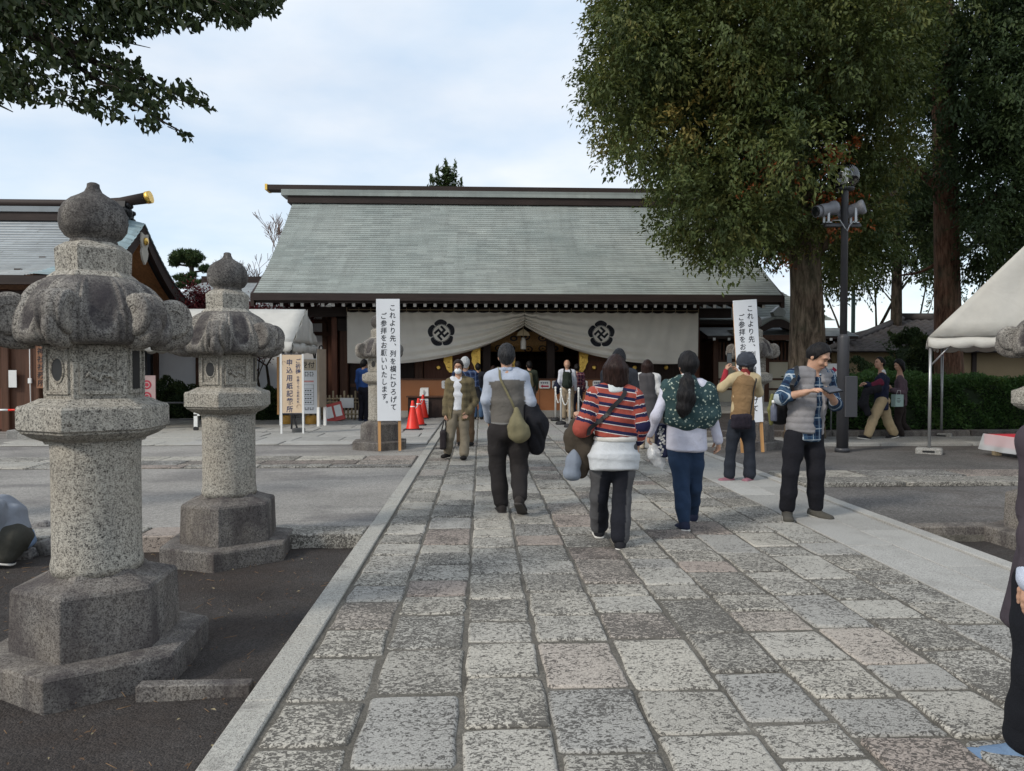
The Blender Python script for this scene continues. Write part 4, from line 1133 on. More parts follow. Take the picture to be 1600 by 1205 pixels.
# ------------------------------------------------------------------ tents
def tent_canvas(org, ax, ay, half_w, length, eave, peak, name, parent, val=0.24, sc=0.29, sag=0.05, closed=(True, True)):
    """ridge tent: ax across the ridge, ay along it; gable ends closed, scalloped valance all round"""
    org, ax, ay = Vector(org), Vector(ax), Vector(ay)
    up = Vector((0, 0, 1))
    mb = MB()
    for s in (-1, 1):
        rows = []
        for i in range(9):
            t = i / 8
            row = []
            for j in range(17):
                u = j / 16
                wv = sag * sin(pi * t) * (0.35 + 0.65 * sin(pi * u)) + 0.014 * sin(9 * u + 5 * t) * sin(pi * t)
                row.append(org + ax * (s * half_w * (1 - t)) + ay * (length * u) + up * (eave + (peak - eave) * t - wv))
            rows.append(row if s < 0 else row[::-1])
        mb.grid(rows)
    n = 20
    for u, cl in ((0.0, closed[0]), (1.0, closed[1])):
        if not cl: continue
        o_ = -0.02 if u == 0 else 0.02
        rows = []
        for i in range(9):
            t = i / 8
            row = []
            for j in range(n + 1):
                x = -1 + 2 * j / n
                w = half_w * (1 - t)
                f = 0.05 * sin(7 * x + 4 * t) * (1 - t) * (1 - x * x) + 0.03 * sin(15 * x * (1 - t) + 2)
                row.append(org + ax * (w * x) + ay * (length * u + o_ + f * (1 if u else -1)) + up * (eave + (peak - eave) * t))
            rows.append(row)
        mb.grid(rows)
    # valances
    def val_run(p, q, outw):
        p, q = Vector(p), Vector(q)
        L = (q - p).length; k = max(2, round(L / sc))
        m = k * 8
        rows = [[], [], []]
        for i in range(m + 1):
            u = i / m
            c = p.lerp(q, u)
            low = val * (0.78 + 0.22 * abs(sin(pi * u * k)) ** 0.7)
            wv = 0.02 * sin(u * 23) + 0.014 * sin(u * k * 2 * pi)
            rows[0].append(c + outw * 0.0); rows[1].append(c + outw * (0.03 + wv * 0.5) - up * low * 0.5); rows[2].append(c + outw * (0.03 + wv) - up * low)
        mb.grid(rows)
    a = org - ax * half_w + up * eave; b = org + ax * half_w + up * eave
    c = b + ay * length; d = a + ay * length
    val_run(a, b, -ay * 1.0); val_run(b, c, ax); val_run(c, d, ay); val_run(d, a, -ax)
    o = mb.build(name, M_TENT, parent)
    o.modifiers.new('thickness', 'SOLIDIFY').thickness = 0.004
    return o
t1 = thing('reception_tent', 'white canvas tent with scalloped edge behind the lanterns', 'tent', (-4.45, 17.3, 0))
tent_canvas((-4.6, 1.3, 0), (0, 1, 0), (1, 0, 0), 1.3, 4.6, 2.10, 2.97, 'canopy', t1, 0.24)
for x in (-4.55, -0.05):
    for y in (0.05, 2.55):
        mb = MB(); mb.tube([(x, y, 0), (x, y, 2.1)], 0.024, 8); mb.build('leg', M_POST, t1)
for p, q in (((-4.55, 0.05, 2.08), (-0.05, 0.05, 2.08)), ((-0.05, 0.05, 2.08), (-0.05, 2.55, 2.08)), ((-4.55, 2.55, 2.08), (-0.05, 2.55, 2.08)), ((-0.05, 0.05, 1.6), (-0.4, 0.05, 2.05)), ((-0.05, 2.55, 1.6), (-0.05, 2.15, 2.05)), ((-4.55, 1.3, 2.9), (-0.05, 1.3, 2.9))):
    mb = MB(); mb.tube([p, q], 0.018, 6); mb.build('rail', M_POST, t1)
t2 = thing('sales_tent', 'off-white canvas gable tent at the gravel court edge beside the hedge', 'tent', (7.66, 12.1, 0), radians(-36))
tent_canvas((1.8, 0, 0), (1, 0, 0), (0, 1, 0), 1.8, 3.6, 2.0, 3.95, 'canopy', t2, 0.2, 0.33, 0.03)
for x in (0.03, 3.57):
    for y in (0.03, 3.57):
        mb = MB(); mb.tube([(x, y, 0.05), (x, y, 1.98)], 0.026, 10); mb.build('leg', M_STEEL, t2)
        mb = MB(); mb.bbox(x - 0.2, x + 0.2, y - 0.14, y + 0.14, 0.0, 0.1, 0.02); mb.box(x - 0.09, x + 0.09, y - 0.15, y - 0.139, 0.03, 0.06, 1); mb.build('foot_weight', [M_CONC, M_BLACK], t2)
for p, q in (((0.03, 0.03, 1.97), (3.57, 0.03, 1.97)), ((0.03, 0.03, 1.97), (0.03, 3.57, 1.97)), ((0.03, 0.03, 1.5), (0.4, 0.03, 1.95)), ((0.03, 0.03, 1.5), (0.03, 0.45, 1.95)), ((1.8, 0.03, 3.84), (1.8, 3.57, 3.84))):
    mb = MB(); mb.tube([p, q], 0.016, 6); mb.build('brace', M_STEEL, t2)
# ------------------------------------------------------------------ vegetation
def leaves_mesh(name, C, D, L, W, tone, mat, fold=0.25, Nh=None):
    """leaf blades: centres C (n,3), directions D (n,3), lengths L, widths W; each a folded pointed blade of two quads"""
    n = len(C)
    D = D / np.maximum(np.linalg.norm(D, axis=1, keepdims=True), 1e-6)
    up = RNG.normal(0, 1, (n, 3)); up[:, 2] += 1.2
    if Nh is not None: up = Nh + RNG.normal(0, 0.33, (n, 3))
    X = np.cross(D, up); X /= np.maximum(np.linalg.norm(X, axis=1, keepdims=True), 1e-6)
    N = np.cross(X, D)
    L = L[:, None]; W = W[:, None]
    p0 = C - D * L * 0.5
    p1 = C + X * W * 0.5 + N * W * fold - D * L * 0.05
    p2 = C + D * L * 0.5 - N * L * 0.1
    p3 = C - X * W * 0.5 + N * W * fold - D * L * 0.05
    V = np.stack([p0, p1, p2, p3], 1).reshape(-1, 3)
    i = np.arange(n)[:, None] * 4
    T = np.concatenate([i + np.array([[0, 1, 2]]), i + np.array([[0, 2, 3]])], 1).reshape(-1, 3)
    return mesh_np(name, V, T, mat, False, {'tone': ('FACE', 'FLOAT', np.repeat(tone, 2))})

def in_poly(x, y, poly):
    c = np.zeros(len(x), bool); n = len(poly); j = n - 1
    for i in range(n):
        xi, yi = poly[i]; xj, yj = poly[j]
        m = ((yi > y) != (yj > y)) & (x < (xj - xi) * (y - yi) / (yj - yi + 1e-12) + xi)
        c ^= m; j = i
    return c
def edge_dist(x, y, poly):
    d = np.full(len(x), 1e9); n = len(poly)
    for i in range(n):
        ax, ay = poly[i]; bx, by = poly[(i + 1) % n]
        vx, vy = bx - ax, by - ay
        t = np.clip(((x - ax) * vx + (y - ay) * vy) / (vx * vx + vy * vy + 1e-9), 0, 1)
        d = np.minimum(d, np.hypot(x - ax - t * vx, y - ay - t * vy))
    return d

def blob_leaves(B, per_m2, L, W, base_tone=0.55, droop=0.6, jit=0.16, shell=0.28, spray=22, tone_fn=None):
    """B: list of (centre, radius): leaf sprays over each blob's shell, drooping outward"""
    Cs, Ds, Ts, Ns = [], [], [], []
    for c, r in B:
        c = np.array(c)
        nc = int(4 * pi * r * r * per_m2 / spray)
        d = RNG.normal(0, 1, (nc, 3)); d /= np.linalg.norm(d, axis=1, keepdims=True)
        rad = r * (1 - shell * RNG.random(nc) ** 1.5) * (1 + 0.13 * np.sin(d[:, 0] * 5 + c[0]) * np.sin(d[:, 2] * 6 + c[1]))
        P0 = c + d * rad[:, None] * np.array([1, 1, 0.82])
        ct = RNG.normal(0, 0.09, nc) + RNG.normal(0, 0.13)
        k = spray
        # each spray: leaves along a short drooping twig
        tw = d + np.array([0, 0, -0.35]) + RNG.normal(0, 0.35, (nc, 3)); tw /= np.linalg.norm(tw, axis=1, keepdims=True)
        s = RNG.random((nc, k)) - 0.3
        PP = P0[:, None] + tw[:, None] * (s * L * 4.2)[..., None] + RNG.normal(0, jit * 0.42, (nc, k, 3))
        PP[:, :, 2] -= (s ** 2) * L * 1.3
        DD = d[:, None] * 0.75 + RNG.normal(0, 0.42, (nc, k, 3)); DD[:, :, 2] -= droop
        NN = np.repeat((d * 0.9 + np.array([0, 0, 0.55]))[:, None], k, 1)
        T = base_tone + 0.1 * d[:, 2] * 0 + ct  # one base leaf tone, varied at random per blob and spray
        T = T[:, None] + RNG.normal(0, 0.07, (nc, k))
        if tone_fn is not None: T = T + tone_fn(PP.reshape(-1, 3)).reshape(nc, k)
        Cs.append(PP.reshape(-1, 3)); Ds.append(DD.reshape(-1, 3)); Ts.append(T.ravel()); Ns.append(NN.reshape(-1, 3))
    C_, D_, T_ = np.concatenate(Cs), np.concatenate(Ds), np.clip(np.concatenate(Ts), 0, 1)
    n = len(C_); global NHINT; NHINT = np.concatenate(Ns)
    return C_, D_, L * RNG.uniform(0.7, 1.25, n), W * RNG.uniform(0.7, 1.2, n), T_

def blobs_in(poly, n, Y, dy, r0, r1, keep=0.55, seed=1, tries=60):
    """fill the crown outline with overlapping leaf masses at various depths"""
    g = np.random.default_rng(seed)
    xs = [p[0] for p in poly]; ys = [p[1] for p in poly]
    out = []
    for _ in range(n * tries):
        if len(out) >= n: break
        x, y = g.uniform(min(xs), max(xs)), g.uniform(min(ys), max(ys))
        yy = Y + g.uniform(-dy, dy)
        if not in_poly(np.array([x]), np.array([y]), poly)[0]: continue
        e = edge_dist(np.array([x]), np.array([y]), poly)[0] * yy / FPX
        if e < r0 * 0.9: continue
        r = min(e * 1.0, g.uniform(r0, r1))
        p = at(x, y, yy)
        if any((Vector(q) - p).length < keep * (r + s) * 0.62 for q, s in out): continue
        out.append((tuple(p), r))
    return out

def limb(p, q, r0, r1, bend=0.3, n=7, seed=0):
    g = random.Random(seed)
    p, q = Vector(p), Vector(q)
    off = Vector((g.uniform(-1, 1), g.uniform(-1, 1), g.uniform(-0.4, 0.6))) * bend
    pts, rad = [], []
    for i in range(n + 1):
        t = i / n
        pts.append(p.lerp(q, t) + off * sin(pi * t) + Vector((g.uniform(-1, 1), g.uniform(-1, 1), 0)) * 0.04 * (q - p).length * (0.3 if 0 < i < n else 0))
        rad.append(r0 + (r1 - r0) * t)
    return pts, rad

def trunk_mesh(base, top, r0, r1, n=26, flare=0.35, seed=3, rings=22):
    g = random.Random(seed)
    base, top = Vector(base), Vector(top)
    ph = [g.uniform(0, 6) for _ in range(6)]
    mb = MB(); rows = []
    for i in range(rings + 1):
        t = i / rings
        c = base.lerp(top, t) + Vector((0.12 * sin(t * 3 + ph[0]), 0.1 * sin(t * 4 + ph[1]), 0)) * t
        r = (r0 + (r1 - r0) * t) * (1 + flare * max(0, 1 - t * 6) ** 2)
        row = []
        for k in range(n + 1):
            a = 2 * pi * (k % n) / n
            rr = r * (1 + 0.05 * sin(3 * a + ph[2] + t * 2) + 0.035 * sin(5 * a + ph[3] - 3 * t) + 0.02 * sin(9 * a + ph[4]) + 0.05 * sin(8 * t + 2 * a + ph[5]))
            row.append(c + Vector((cos(a) * rr, sin(a) * rr, 0)))
        rows.append(row)
    mb.grid(rows)
    return mb

def noise3(P, f, ph):
    return np.sin(P[:, 0] * f + ph) * np.sin(P[:, 1] * f * 1.3 + ph * 2) + np.sin(P[:, 2] * f * 1.1 + ph * 3) * np.sin(P[:, 0] * f * 0.7 - ph)

# the big camphor tree
LPX = G(1316, 706).x
TB = at(1254, 690, 14.7)
camphor = thing('camphor_tree', 'huge rounded evergreen with thick trunk beside the dark lamp post', 'tree', (TB.x, 14.7, 0))
def rel(mb, name, mat, parent, o):
    mb.v = [(x - o[0], y - o[1], z - o[2]) for x, y, z in mb.v]
    return mb.build(name, mat, parent)
CO = (TB.x, 14.7, 0)
rel(trunk_mesh((TB.x, 14.7, -0.1), at(1262, 300, 14.7), 0.365, 0.3, 30, 0.22, 3), 'trunk', M_BARK, camphor, CO)
for k, (px, py, dy, r0, sx, sy) in enumerate(((1150, 120, -1.0, 0.26, 1255, 340), (1330, 60, 0.6, 0.28, 1262, 330), (1050, 240, -0.8, 0.16, 1250, 370), (1240, -40, 0.0, 0.3, 1258, 310), (1400, 300, 0.8, 0.15, 1268, 400), (1100, 360, -1.2, 0.11, 1246, 400))):
    mb = MB(); pts, rad = limb(at(sx, sy, 14.7), at(px, py, 14.7 + dy), r0, r0 * 0.3, 0.5, 8, k)
    mb.tube(pts, rad, 10); rel(mb, 'limb', M_BARK, camphor, CO)
crown1 = [(930, -160), (925, 0), (910, 110), (908, 165), (922, 215), (955, 262), (1003, 275), (1018, 300), (1008, 340), (1030, 385), (1062, 405), (1110, 438), (1150, 432), (1195, 405), (1225, 392), (1250, 398), (1275, 430), (1300, 470), (1345, 452), (1400, 410), (1450, 250), (1460, 60), (1440, -160)]
BL = blobs_in(crown1, 110, 14.8, 2.8, 0.45, 1.0, 0.5, 5) + blobs_in(crown1, 330, 13.6, 2.4, 0.26, 0.62, 0.72, 15)
BL += [(tuple(at(x, y, 13.8 + dy)), r) for x, y, dy, r in ((1200, 350, 0, .55), (1235, 345, .1, .5), (1262, 362, 0.1, .4), (1215, 385, 0, .3), (1180, 380, -.4, .5), (1290, 380, .5, .5), (1305, 425, .9, .45), (1340, 410, 1., .5), (1250, 300, 0, .7), (1300, 330, .6, .6), (1380, 380, 1.2, .5))]
BL = [(c, r) for c, r in BL if not (c[0] > LPX - 1.1 and c[1] - r < 13.15 and c[2] < 6.6)]
P_left = at(960, 30, 14.6)
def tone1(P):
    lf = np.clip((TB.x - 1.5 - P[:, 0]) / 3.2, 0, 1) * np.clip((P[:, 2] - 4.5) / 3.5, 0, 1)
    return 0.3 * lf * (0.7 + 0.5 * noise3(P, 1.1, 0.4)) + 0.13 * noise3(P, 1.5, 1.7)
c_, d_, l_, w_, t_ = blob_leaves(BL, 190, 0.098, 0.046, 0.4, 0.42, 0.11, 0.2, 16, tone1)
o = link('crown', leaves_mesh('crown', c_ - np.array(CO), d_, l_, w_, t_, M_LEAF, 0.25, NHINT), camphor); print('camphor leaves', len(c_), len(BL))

BR = [(tuple(at(x, y, Y)), r) for x, y, Y, r in ((1192, 238, 12.0, .16), (1200, 262, 12.1, .2), (1243, 275, 12.3, .14), (1312, 235, 13.3, .25), (1298, 250, 13.3, .2), (1330, 300, 13.4, .2), (1296, 318, 13.3, .24), (1300, 345, 13.4, .18), (1335, 345, 13.5, .16), (1222, 400, 13.6, .16), (1170, 288, 12.2, .12))]
c_, d_, l_, w_, t_ = blob_leaves(BR, 170, 0.09, 0.045, 0.5, 0.4, 0.1, 0.6, 10)
link('reddened_leaves', leaves_mesh('reddened_leaves', c_ - np.array(CO), d_, l_, w_, t_, M_LEAF_OR, 0.25, NHINT), camphor)

# second tree further right, darker, with gaps
T2 = at(1484, 640, 18.5)
tree2 = thing('tall_evergreen_tree', 'tall dark evergreen with reddish trunk rising behind the hedge', 'tree', (T2.x, 18.5, 0))
C2 = (T2.x, 18.5, 0)
rel(trunk_mesh((T2.x, 18.5, 0.05), at(1474, -60, 18.5), 0.34, 0.24, 20, 0.25, 9, 26), 'trunk', M_BARK_R, tree2, C2)
for k, (px, py, dy, r0, sx, sy) in enumerate(((1580, 60, -0.8, 0.14, 1476, 200), (1390, 190, 0.6, 0.12, 1477, 300), (1600, 250, 0.4, 0.1, 1478, 330), (1390, 20, 0, 0.14, 1475, 120), (1400, 430, 0.8, 0.06, 1480, 400))):
    mb = MB(); pts, rad = limb(at(sx, sy, 18.5), at(px, py, 18.5 + dy), r0, r0 * 0.3, 0.5, 8, k + 20); mb.tube(pts, rad, 8); rel(mb, 'limb', M_BARK_R, tree2, C2)
crown2 = [(1330, -160), (1340, 100), (1350, 250), (1345, 330), (1360, 372), (1420, 385), (1450, 300), (1500, 300), (1510, 470), (1560, 470), (1620, 420), (1720, 400), (1760, 200), (1740, -160)]
BL2 = blobs_in(crown2, 110, 18.6, 2.6, 0.5, 1.15, 0.55, 8)
c_, d_, l_, w_, t_ = blob_leaves(BL2, 95, 0.13, 0.06, 0.4, 0.6, 0.18, 0.3, 20, lambda P: 0.12 * noise3(P, 1.2, 0.9))
link('crown', leaves_mesh('crown', c_ - np.array(C2), d_, l_, w_, t_, M_LEAF_D, 0.25, NHINT), tree2)
T3 = at(1590, 640, 17.2)
tree3 = thing('leafy_tree', 'dense dark tree whose crown hangs above the sales tent', 'tree', (T3.x + 0.6, 17.2, 0))
C3 = (T3.x + 0.6, 17.2, 0)
rel(trunk_mesh((C3[0], 17.2, 0.05), (C3[0] - 0.2, 17.0, 9.5), 0.3, 0.2, 16, 0.25, 12, 18), 'trunk', M_BARK_D, tree3, C3)
crown3 = [(1530, -160), (1520, 60), (1540, 200), (1500, 300), (1520, 400), (1560, 440), (1640, 420), (1740, 380), (1780, 100), (1760, -160)]
BL3 = blobs_in(crown3, 70, 17.2, 1.8, 0.45, 0.95, 0.55, 18)
c_, d_, l_, w_, t_ = blob_leaves(BL3, 95, 0.12, 0.055, 0.36, 0.6, 0.18, 0.3, 20, lambda P: 0.12 * noise3(P, 1.2, 2.9))
link('crown', leaves_mesh('crown', c_ - np.array(C3), d_, l_, w_, t_, M_LEAF_D, 0.25, NHINT), tree3)

T6 = at(1402, 640, 24)
tree6 = thing('broad_evergreen_tree', 'dark broad evergreen crown filling the gap behind the lamp post', 'tree', (T6.x, 24, 0))
C6 = (T6.x, 24, 0)
rel(trunk_mesh((T6.x, 24, -0.02), at(1398, 250, 24), 0.2, 0.12, 14, 0.25, 15, 14), 'trunk', M_BARK_D, tree6, C6)
B6 = blobs_in([(1270, 240), (1480, 240), (1490, 400), (1455, 462), (1410, 440), (1372, 455), (1335, 478), (1290, 470), (1268, 380)], 60, 24.2, 1.2, 0.35, 0.8, 0.6, 28)
c_, d_, l_, w_, t_ = blob_leaves(B6, 60, 0.14, 0.065, 0.4, 0.6, 0.2, 0.4, 16, lambda P: 0.12 * noise3(P, 1.2, 4.9))
link('crown', leaves_mesh('crown', c_ - np.array(C6), d_, l_, w_, t_, M_LEAF_D, 0.25, NHINT), tree6)

# autumn-coloured tree glimpsed through the camphor
T4 = at(1256, 640, 19.5)
tree4 = thing('autumn_tree', 'orange-leaved tree glimpsed through the camphor crown', 'tree', (T4.x, 19.5, 0))
C4 = (T4.x, 19.5, 0)
rel(trunk_mesh((T4.x, 19.5, 0), at(1258, 200, 19.5), 0.12, 0.05, 10, 0.2, 5, 12), 'trunk', M_BARK_D, tree4, C4)
B4 = [(tuple(at(x, y, 19.5 + dy)), r) for x, y, dy, r in ((1195, 240, 0, .6), (1235, 215, .4, .8), (1275, 240, 0, .7), (1310, 250, -.3, .8), (1300, 330, 0, .7), (1250, 340, .3, .7), (1205, 300, 0, .6), (1330, 300, 0, .6), (1225, 390, 0, .5))]
c_, d_, l_, w_, t_ = blob_leaves(B4, 110, 0.09, 0.06, 0.5, 0.4, 0.2, 0.5, 14)
link('crown', leaves_mesh('crown', c_ - np.array(C4), d_, l_, w_, t_, M_LEAF_OR, 0.25, NHINT), tree4)

# slender trees and scrub against the sky at the far right gap
def bare_tree(name, label, base, H, r, seed, spread=0.55, leaf=None, depth=5, cat='tree', mat=None, lean=0.0, nleaf=6, lsize=0.09):
    g = random.Random(seed)
    root = thing(name, label, cat, base)
    br = MB(); tr = MB(); tips = []
    def grow(p, d, L, rad, lv):
        n = 4
        pts, rads = [p], [rad]
        q = Vector(p)
        for i in range(n):
            d = (d + Vector((g.uniform(-1, 1), g.uniform(-1, 1), g.uniform(-0.4, 0.7))) * 0.16).normalized()
            q = q + d * (L / n); pts.append(q.copy()); rads.append(rad * (1 - 0.4 * (i + 1) / n))
        rads = [max(x, 0.009) for x in rads]
        (tr if lv == 0 else br).tube(pts, rads, 7 if lv < 2 else 4)
        if lv >= (2 if leaf is not None else depth - 2): tips.extend(pts[1:])
        if lv >= depth: return
        for k in range(g.choice((2, 3, 3))):
            ax = Vector((g.uniform(-1, 1), g.uniform(-1, 1), g.uniform(-0.15, 0.6)))
            dd = (d + ax * spread * (1.3 if lv == 0 else 1)).normalized()
            grow(pts[-1 - (k % 2) * g.choice((0, 1, 1))], dd, L * g.uniform(0.58, 0.78), rads[-1] * g.uniform(0.55, 0.8), lv + 1)
    grow(Vector((0, 0, 0)), Vector((lean, 0, 1)).normalized(), H * 0.34, r, 0)
    tr.build('trunk', mat or M_BARK_D, root); br.build('branch', mat or M_BARK_D, root)
    if leaf is not None and tips:
        Tp = np.array([tuple(t) for t in tips]); Tp = np.repeat(Tp, nleaf, 0) + RNG.normal(0, 0.16, (len(Tp) * nleaf, 3))
        n = len(Tp)
        D = RNG.normal(0, 1, (n, 3)); D[:, 2] -= 0.4
        link('crown', leaves_mesh('crown', Tp, D, lsize * RNG.uniform(.7, 1.2, n), lsize * .5 * RNG.uniform(.7, 1.2, n), np.clip(RNG.normal(.45, .2, n), 0, 1), leaf), root)
    return root
g0 = lambda px, Y: Vector((at(px, 600, Y).x, Y, 0))
bare_tree('slender_tree', 'dark forked tree with sparse leaves between lamp post and tiled roof', g0(1372, 26), 8.5, 0.13, 4, 0.5, M_LEAF_D, 5, nleaf=12, lsize=0.14)
bare_tree('slender_tree', 'thin leafy tree behind the corridor end and green pole', g0(1318, 28), 7.5, 0.1, 11, 0.6, M_LEAF_D, 5, nleaf=12, lsize=0.14)
bare_tree('slender_tree', 'sparse leafy tree just left of the reddish trunk', g0(1435, 29), 9.0, 0.1, 21, 0.6, M_LEAF_D, 5, nleaf=14, lsize=0.15)
bare_tree('slender_tree', 'sparse tree right of the reddish trunk above the tent', g0(1540, 30), 10.0, 0.1, 31, 0.6, M_LEAF_D, 5, nleaf=12, lsize=0.15)
gp = MB(); gp.tube([(0, 0, 0), (0, 0, 4.9)], 0.085, 8)
tag(gp.build('green_pole', plain('green_pole_paint', (0.03, 0.06, 0.045), 0.5), None, g0(1332, 30)), 'dark green pole standing behind the corridor end', 'pole')
bare_tree('bare_tree', 'leafless grey-brown tree at the left end of the hall roof', g0(419, 36), 9.6, 0.12, 41, 0.5, None, 6, mat=plain('twig_brown', (0.17, 0.12, 0.1), 0.9))
bare_tree('bare_tree', 'low leafless tree above the wing roof between the pine and the hall', g0(375, 34), 7.6, 0.11, 52, 0.6, None, 6, mat=plain('twig_grey', (0.15, 0.12, 0.11), 0.9))
bare_tree('maple_tree', 'dark red maple behind the cream sign board', g0(408, 21.3), 3.5, 0.05, 61, 0.85, M_LEAF_R, 5, nleaf=16, lsize=0.09)
bare_tree('maple_tree', 'red maple top showing above the tent between lantern and hall eave', g0(428, 22.6), 4.6, 0.06, 66, 0.8, M_LEAF_R, 5, nleaf=14, lsize=0.1)

# clipped pine behind the office gable
pn = thing('pine_tree', 'cloud-shaped pine with flat pads beside the office gable', 'tree', g0(292, 36))
PO = np.array(g0(292, 36))
mb = MB(); rel(trunk_mesh(PO, at(297, 398, 36), 0.22, 0.1, 10, 0.2, 2, 16), 'trunk', M_BARK_D, pn, PO)
CC, DD_ = [], []
for px, py, rx, rz in ((293, 397, 22, 7), (278, 402, 13, 6), (305, 402, 15, 6), (272, 410, 9, 7), (322, 420, 12, 6), (300, 414, 10, 4), (298, 408, 16, 5), (285, 434, 14, 6), (297, 440, 16, 5), (318, 443, 15, 6), (300, 430, 8, 5), (310, 457, 9, 5), (294, 464, 16, 7), (282, 446, 9, 5)):
    n = int(rx * rz * 6)
    u = RNG.normal(0, 1, (n, 3)); u /= np.linalg.norm(u, axis=1, keepdims=True); u *= (RNG.random((n, 1)) ** 0.4)
    s = 36 / FPX
    c0 = np.array(at(px, py, 36 + random.uniform(-0.5, 0.5))) - PO
    CC.append(c0 + u * np.array([rx * s, rx * s, rz * s])); d = u * 0.6 + RNG.normal(0, .5, (n, 3)); d[:, 2] += 0.5; DD_.append(d)
    mb = MB(); mb.tube([c0 - Vector((0, 0, rz * s * .4)).to_tuple() if False else tuple(c0 - np.array([0, 0, rz * s * .4])), (at(297, py + 4, 36).x - PO[0], 0, at(297, py + 6, 36).z)], 0.05, 5); mb.build('limb', M_BARK_D, pn)
CC, DD_ = np.concatenate(CC), np.concatenate(DD_); n = len(CC)
link('crown', leaves_mesh('crown', CC, DD_, RNG.uniform(.16, .3, n), RNG.uniform(.03, .06, n), np.clip(RNG.normal(.45, .2, n), 0, 1), M_NEEDLE), pn)

# conifer tip above the ridge
cf = thing('cedar_tree', 'pointed conifer tip rising behind the hall ridge', 'tree', g0(697, 40))
FO = np.array(g0(697, 40))
mb = MB(); mb.tube([(0, 0, 0), (0, 0, 6), (0.1, 0, 12.5)], [0.4, 0.25, 0.03], 10); mb.build('trunk', M_BARK_D, cf)
CC, DD_ = [], []
bm_ = MB()
for i in range(150):
    h = random.uniform(0, 1) ** 0.9
    z = 12.5 - 4.6 * h
    L = (0.25 + 2.9 * h ** 0.9) * random.uniform(0.55, 1.12)
    a = random.uniform(0, 2 * pi)
    pts = []
    for k in range(6):
        t = k / 5
        pts.append(Vector((cos(a) * L * t, sin(a) * L * t, z + L * (0.28 * t - 0.25 * t * t + 0.25 * t ** 3) )))
    bm_.tube(pts, [0.03 * (1 - 0.8 * k / 5) for k in range(6)], 4)
    m = int(22 * L) + 10
    tt = RNG.random(m)
    for t in tt:
        p = pts[0].lerp(pts[5], t); p.z = z + L * (0.28 * t - 0.25 * t * t + 0.25 * t ** 3)
        CC.append((p.x + random.gauss(0, .07), p.y + random.gauss(0, .07), p.z + random.gauss(0, .05)))
        DD_.append((cos(a) + random.gauss(0, .5), sin(a) + random.gauss(0, .5), random.gauss(0.25, .4)))
for k, (x0, z0, z1) in enumerate(((0, 12.2, 13.0), (-0.45, 11.6, 12.6), (0.5, 11.6, 12.9), (-0.8, 11.2, 12.1), (0.85, 11.2, 11.9))):
    for i in range(60):
        t = random.random(); CC.append((x0 + random.gauss(0, .1 * (1 - t) + .02), random.gauss(0, .1), z0 + (z1 - z0) * t)); DD_.append((random.gauss(0, .5), random.gauss(0, .5), 1.0))
bm_.build('branch', M_BARK_D, cf)
CC, DD_ = np.array(CC), np.array(DD_); n = len(CC)
link('crown', leaves_mesh('crown', CC, DD_, RNG.uniform(.2, .36, n), RNG.uniform(.05, .09, n), np.clip(RNG.normal(.5, .2, n), 0, 1), M_NEEDLE), cf)

# hedge and shrubs
def leafy_box(name, label, cat, x0, x1, y0, y1, z0, z1, n, L, mat, seed=1, lump=0.12, trunk=True):
    g = np.random.default_rng(seed)
    o = thing(name, label, cat, ((x0 + x1) / 2, (y0 + y1) / 2, 0))
    hx, hy = (x1 - x0) / 2, (y1 - y0) / 2
    # sample on front/top/back surfaces with lumps
    u = g.uniform(-1, 1, n); side = g.random(n)
    v = g.random(n)
    X = u * hx
    top = side < 0.42
    Z = np.where(top, z1, z0 + (z1 - z0) * v)
    Y = np.where(top, g.uniform(-1, 1, n) * hy, np.where(side < 0.85, -hy, hy))
    ends = side > 0.93
    X = np.where(ends, np.sign(u) * hx, X); Y = np.where(ends, g.uniform(-1, 1, n) * hy, Y)
    bump_ = lump * (np.sin(X * 2.1 + seed) * np.sin(Z * 4 + X) + 0.7 * np.sin(X * 5.3 + 1.7) * np.sin(Y * 5 + Z * 6) + 0.5 * np.sin(X * 11 + Z * 9))
    nx = np.where(ends, np.sign(u), 0); ny = np.where(top | ends, 0, np.sign(Y)); nz = np.where(top, 1.0, 0)
    r = (0.5 - 0.5 * (np.abs(Y) / hy)) 
    dep = -np.abs(g.normal(0, 0.06, n)) + bump_
    X = X + nx * dep; Y = Y + ny * dep; Z = Z + nz * dep + np.where(top, -0.1 * (np.abs(Y) / hy) ** 3, 0)
    Cc = np.stack([X, Y, Z], 1) + g.normal(0, 0.02, (n, 3))
    Dd = np.stack([nx + g.normal(0, .6, n), ny + g.normal(0, .6, n), nz + 0.35 + g.normal(0, .6, n)], 1)
    tone = np.clip(0.42 + 0.25 * np.sin(X * 3 + Z * 5 + seed) * np.sin(X * 7 - Y * 3) + g.normal(0, .16, n), 0, 1)
    link('foliage', leaves_mesh('foliage', Cc, Dd, L * g.uniform(.7, 1.3, n), L * .5 * g.uniform(.7, 1.3, n), tone, mat), o)
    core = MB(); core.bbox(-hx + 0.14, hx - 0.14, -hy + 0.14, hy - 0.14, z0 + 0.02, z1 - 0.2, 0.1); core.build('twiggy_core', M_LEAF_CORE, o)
    return o
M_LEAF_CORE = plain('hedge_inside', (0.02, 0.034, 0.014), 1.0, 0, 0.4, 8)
leafy_box('hedge', 'long clipped green hedge behind the low kerb', 'hedge', 7.3, 18.5, 15.55, 17.1, 0.12, 1.28, 52000, 0.075, M_LEAF_H, 3)
leafy_box('shrub', 'dark green shrub under the tiled roof behind the walkers', 'shrub', 9.5, 10.7, 17.3, 18.3, 0.1, 1.5, 8000, 0.085, M_LEAF_D, 5, 0.2)
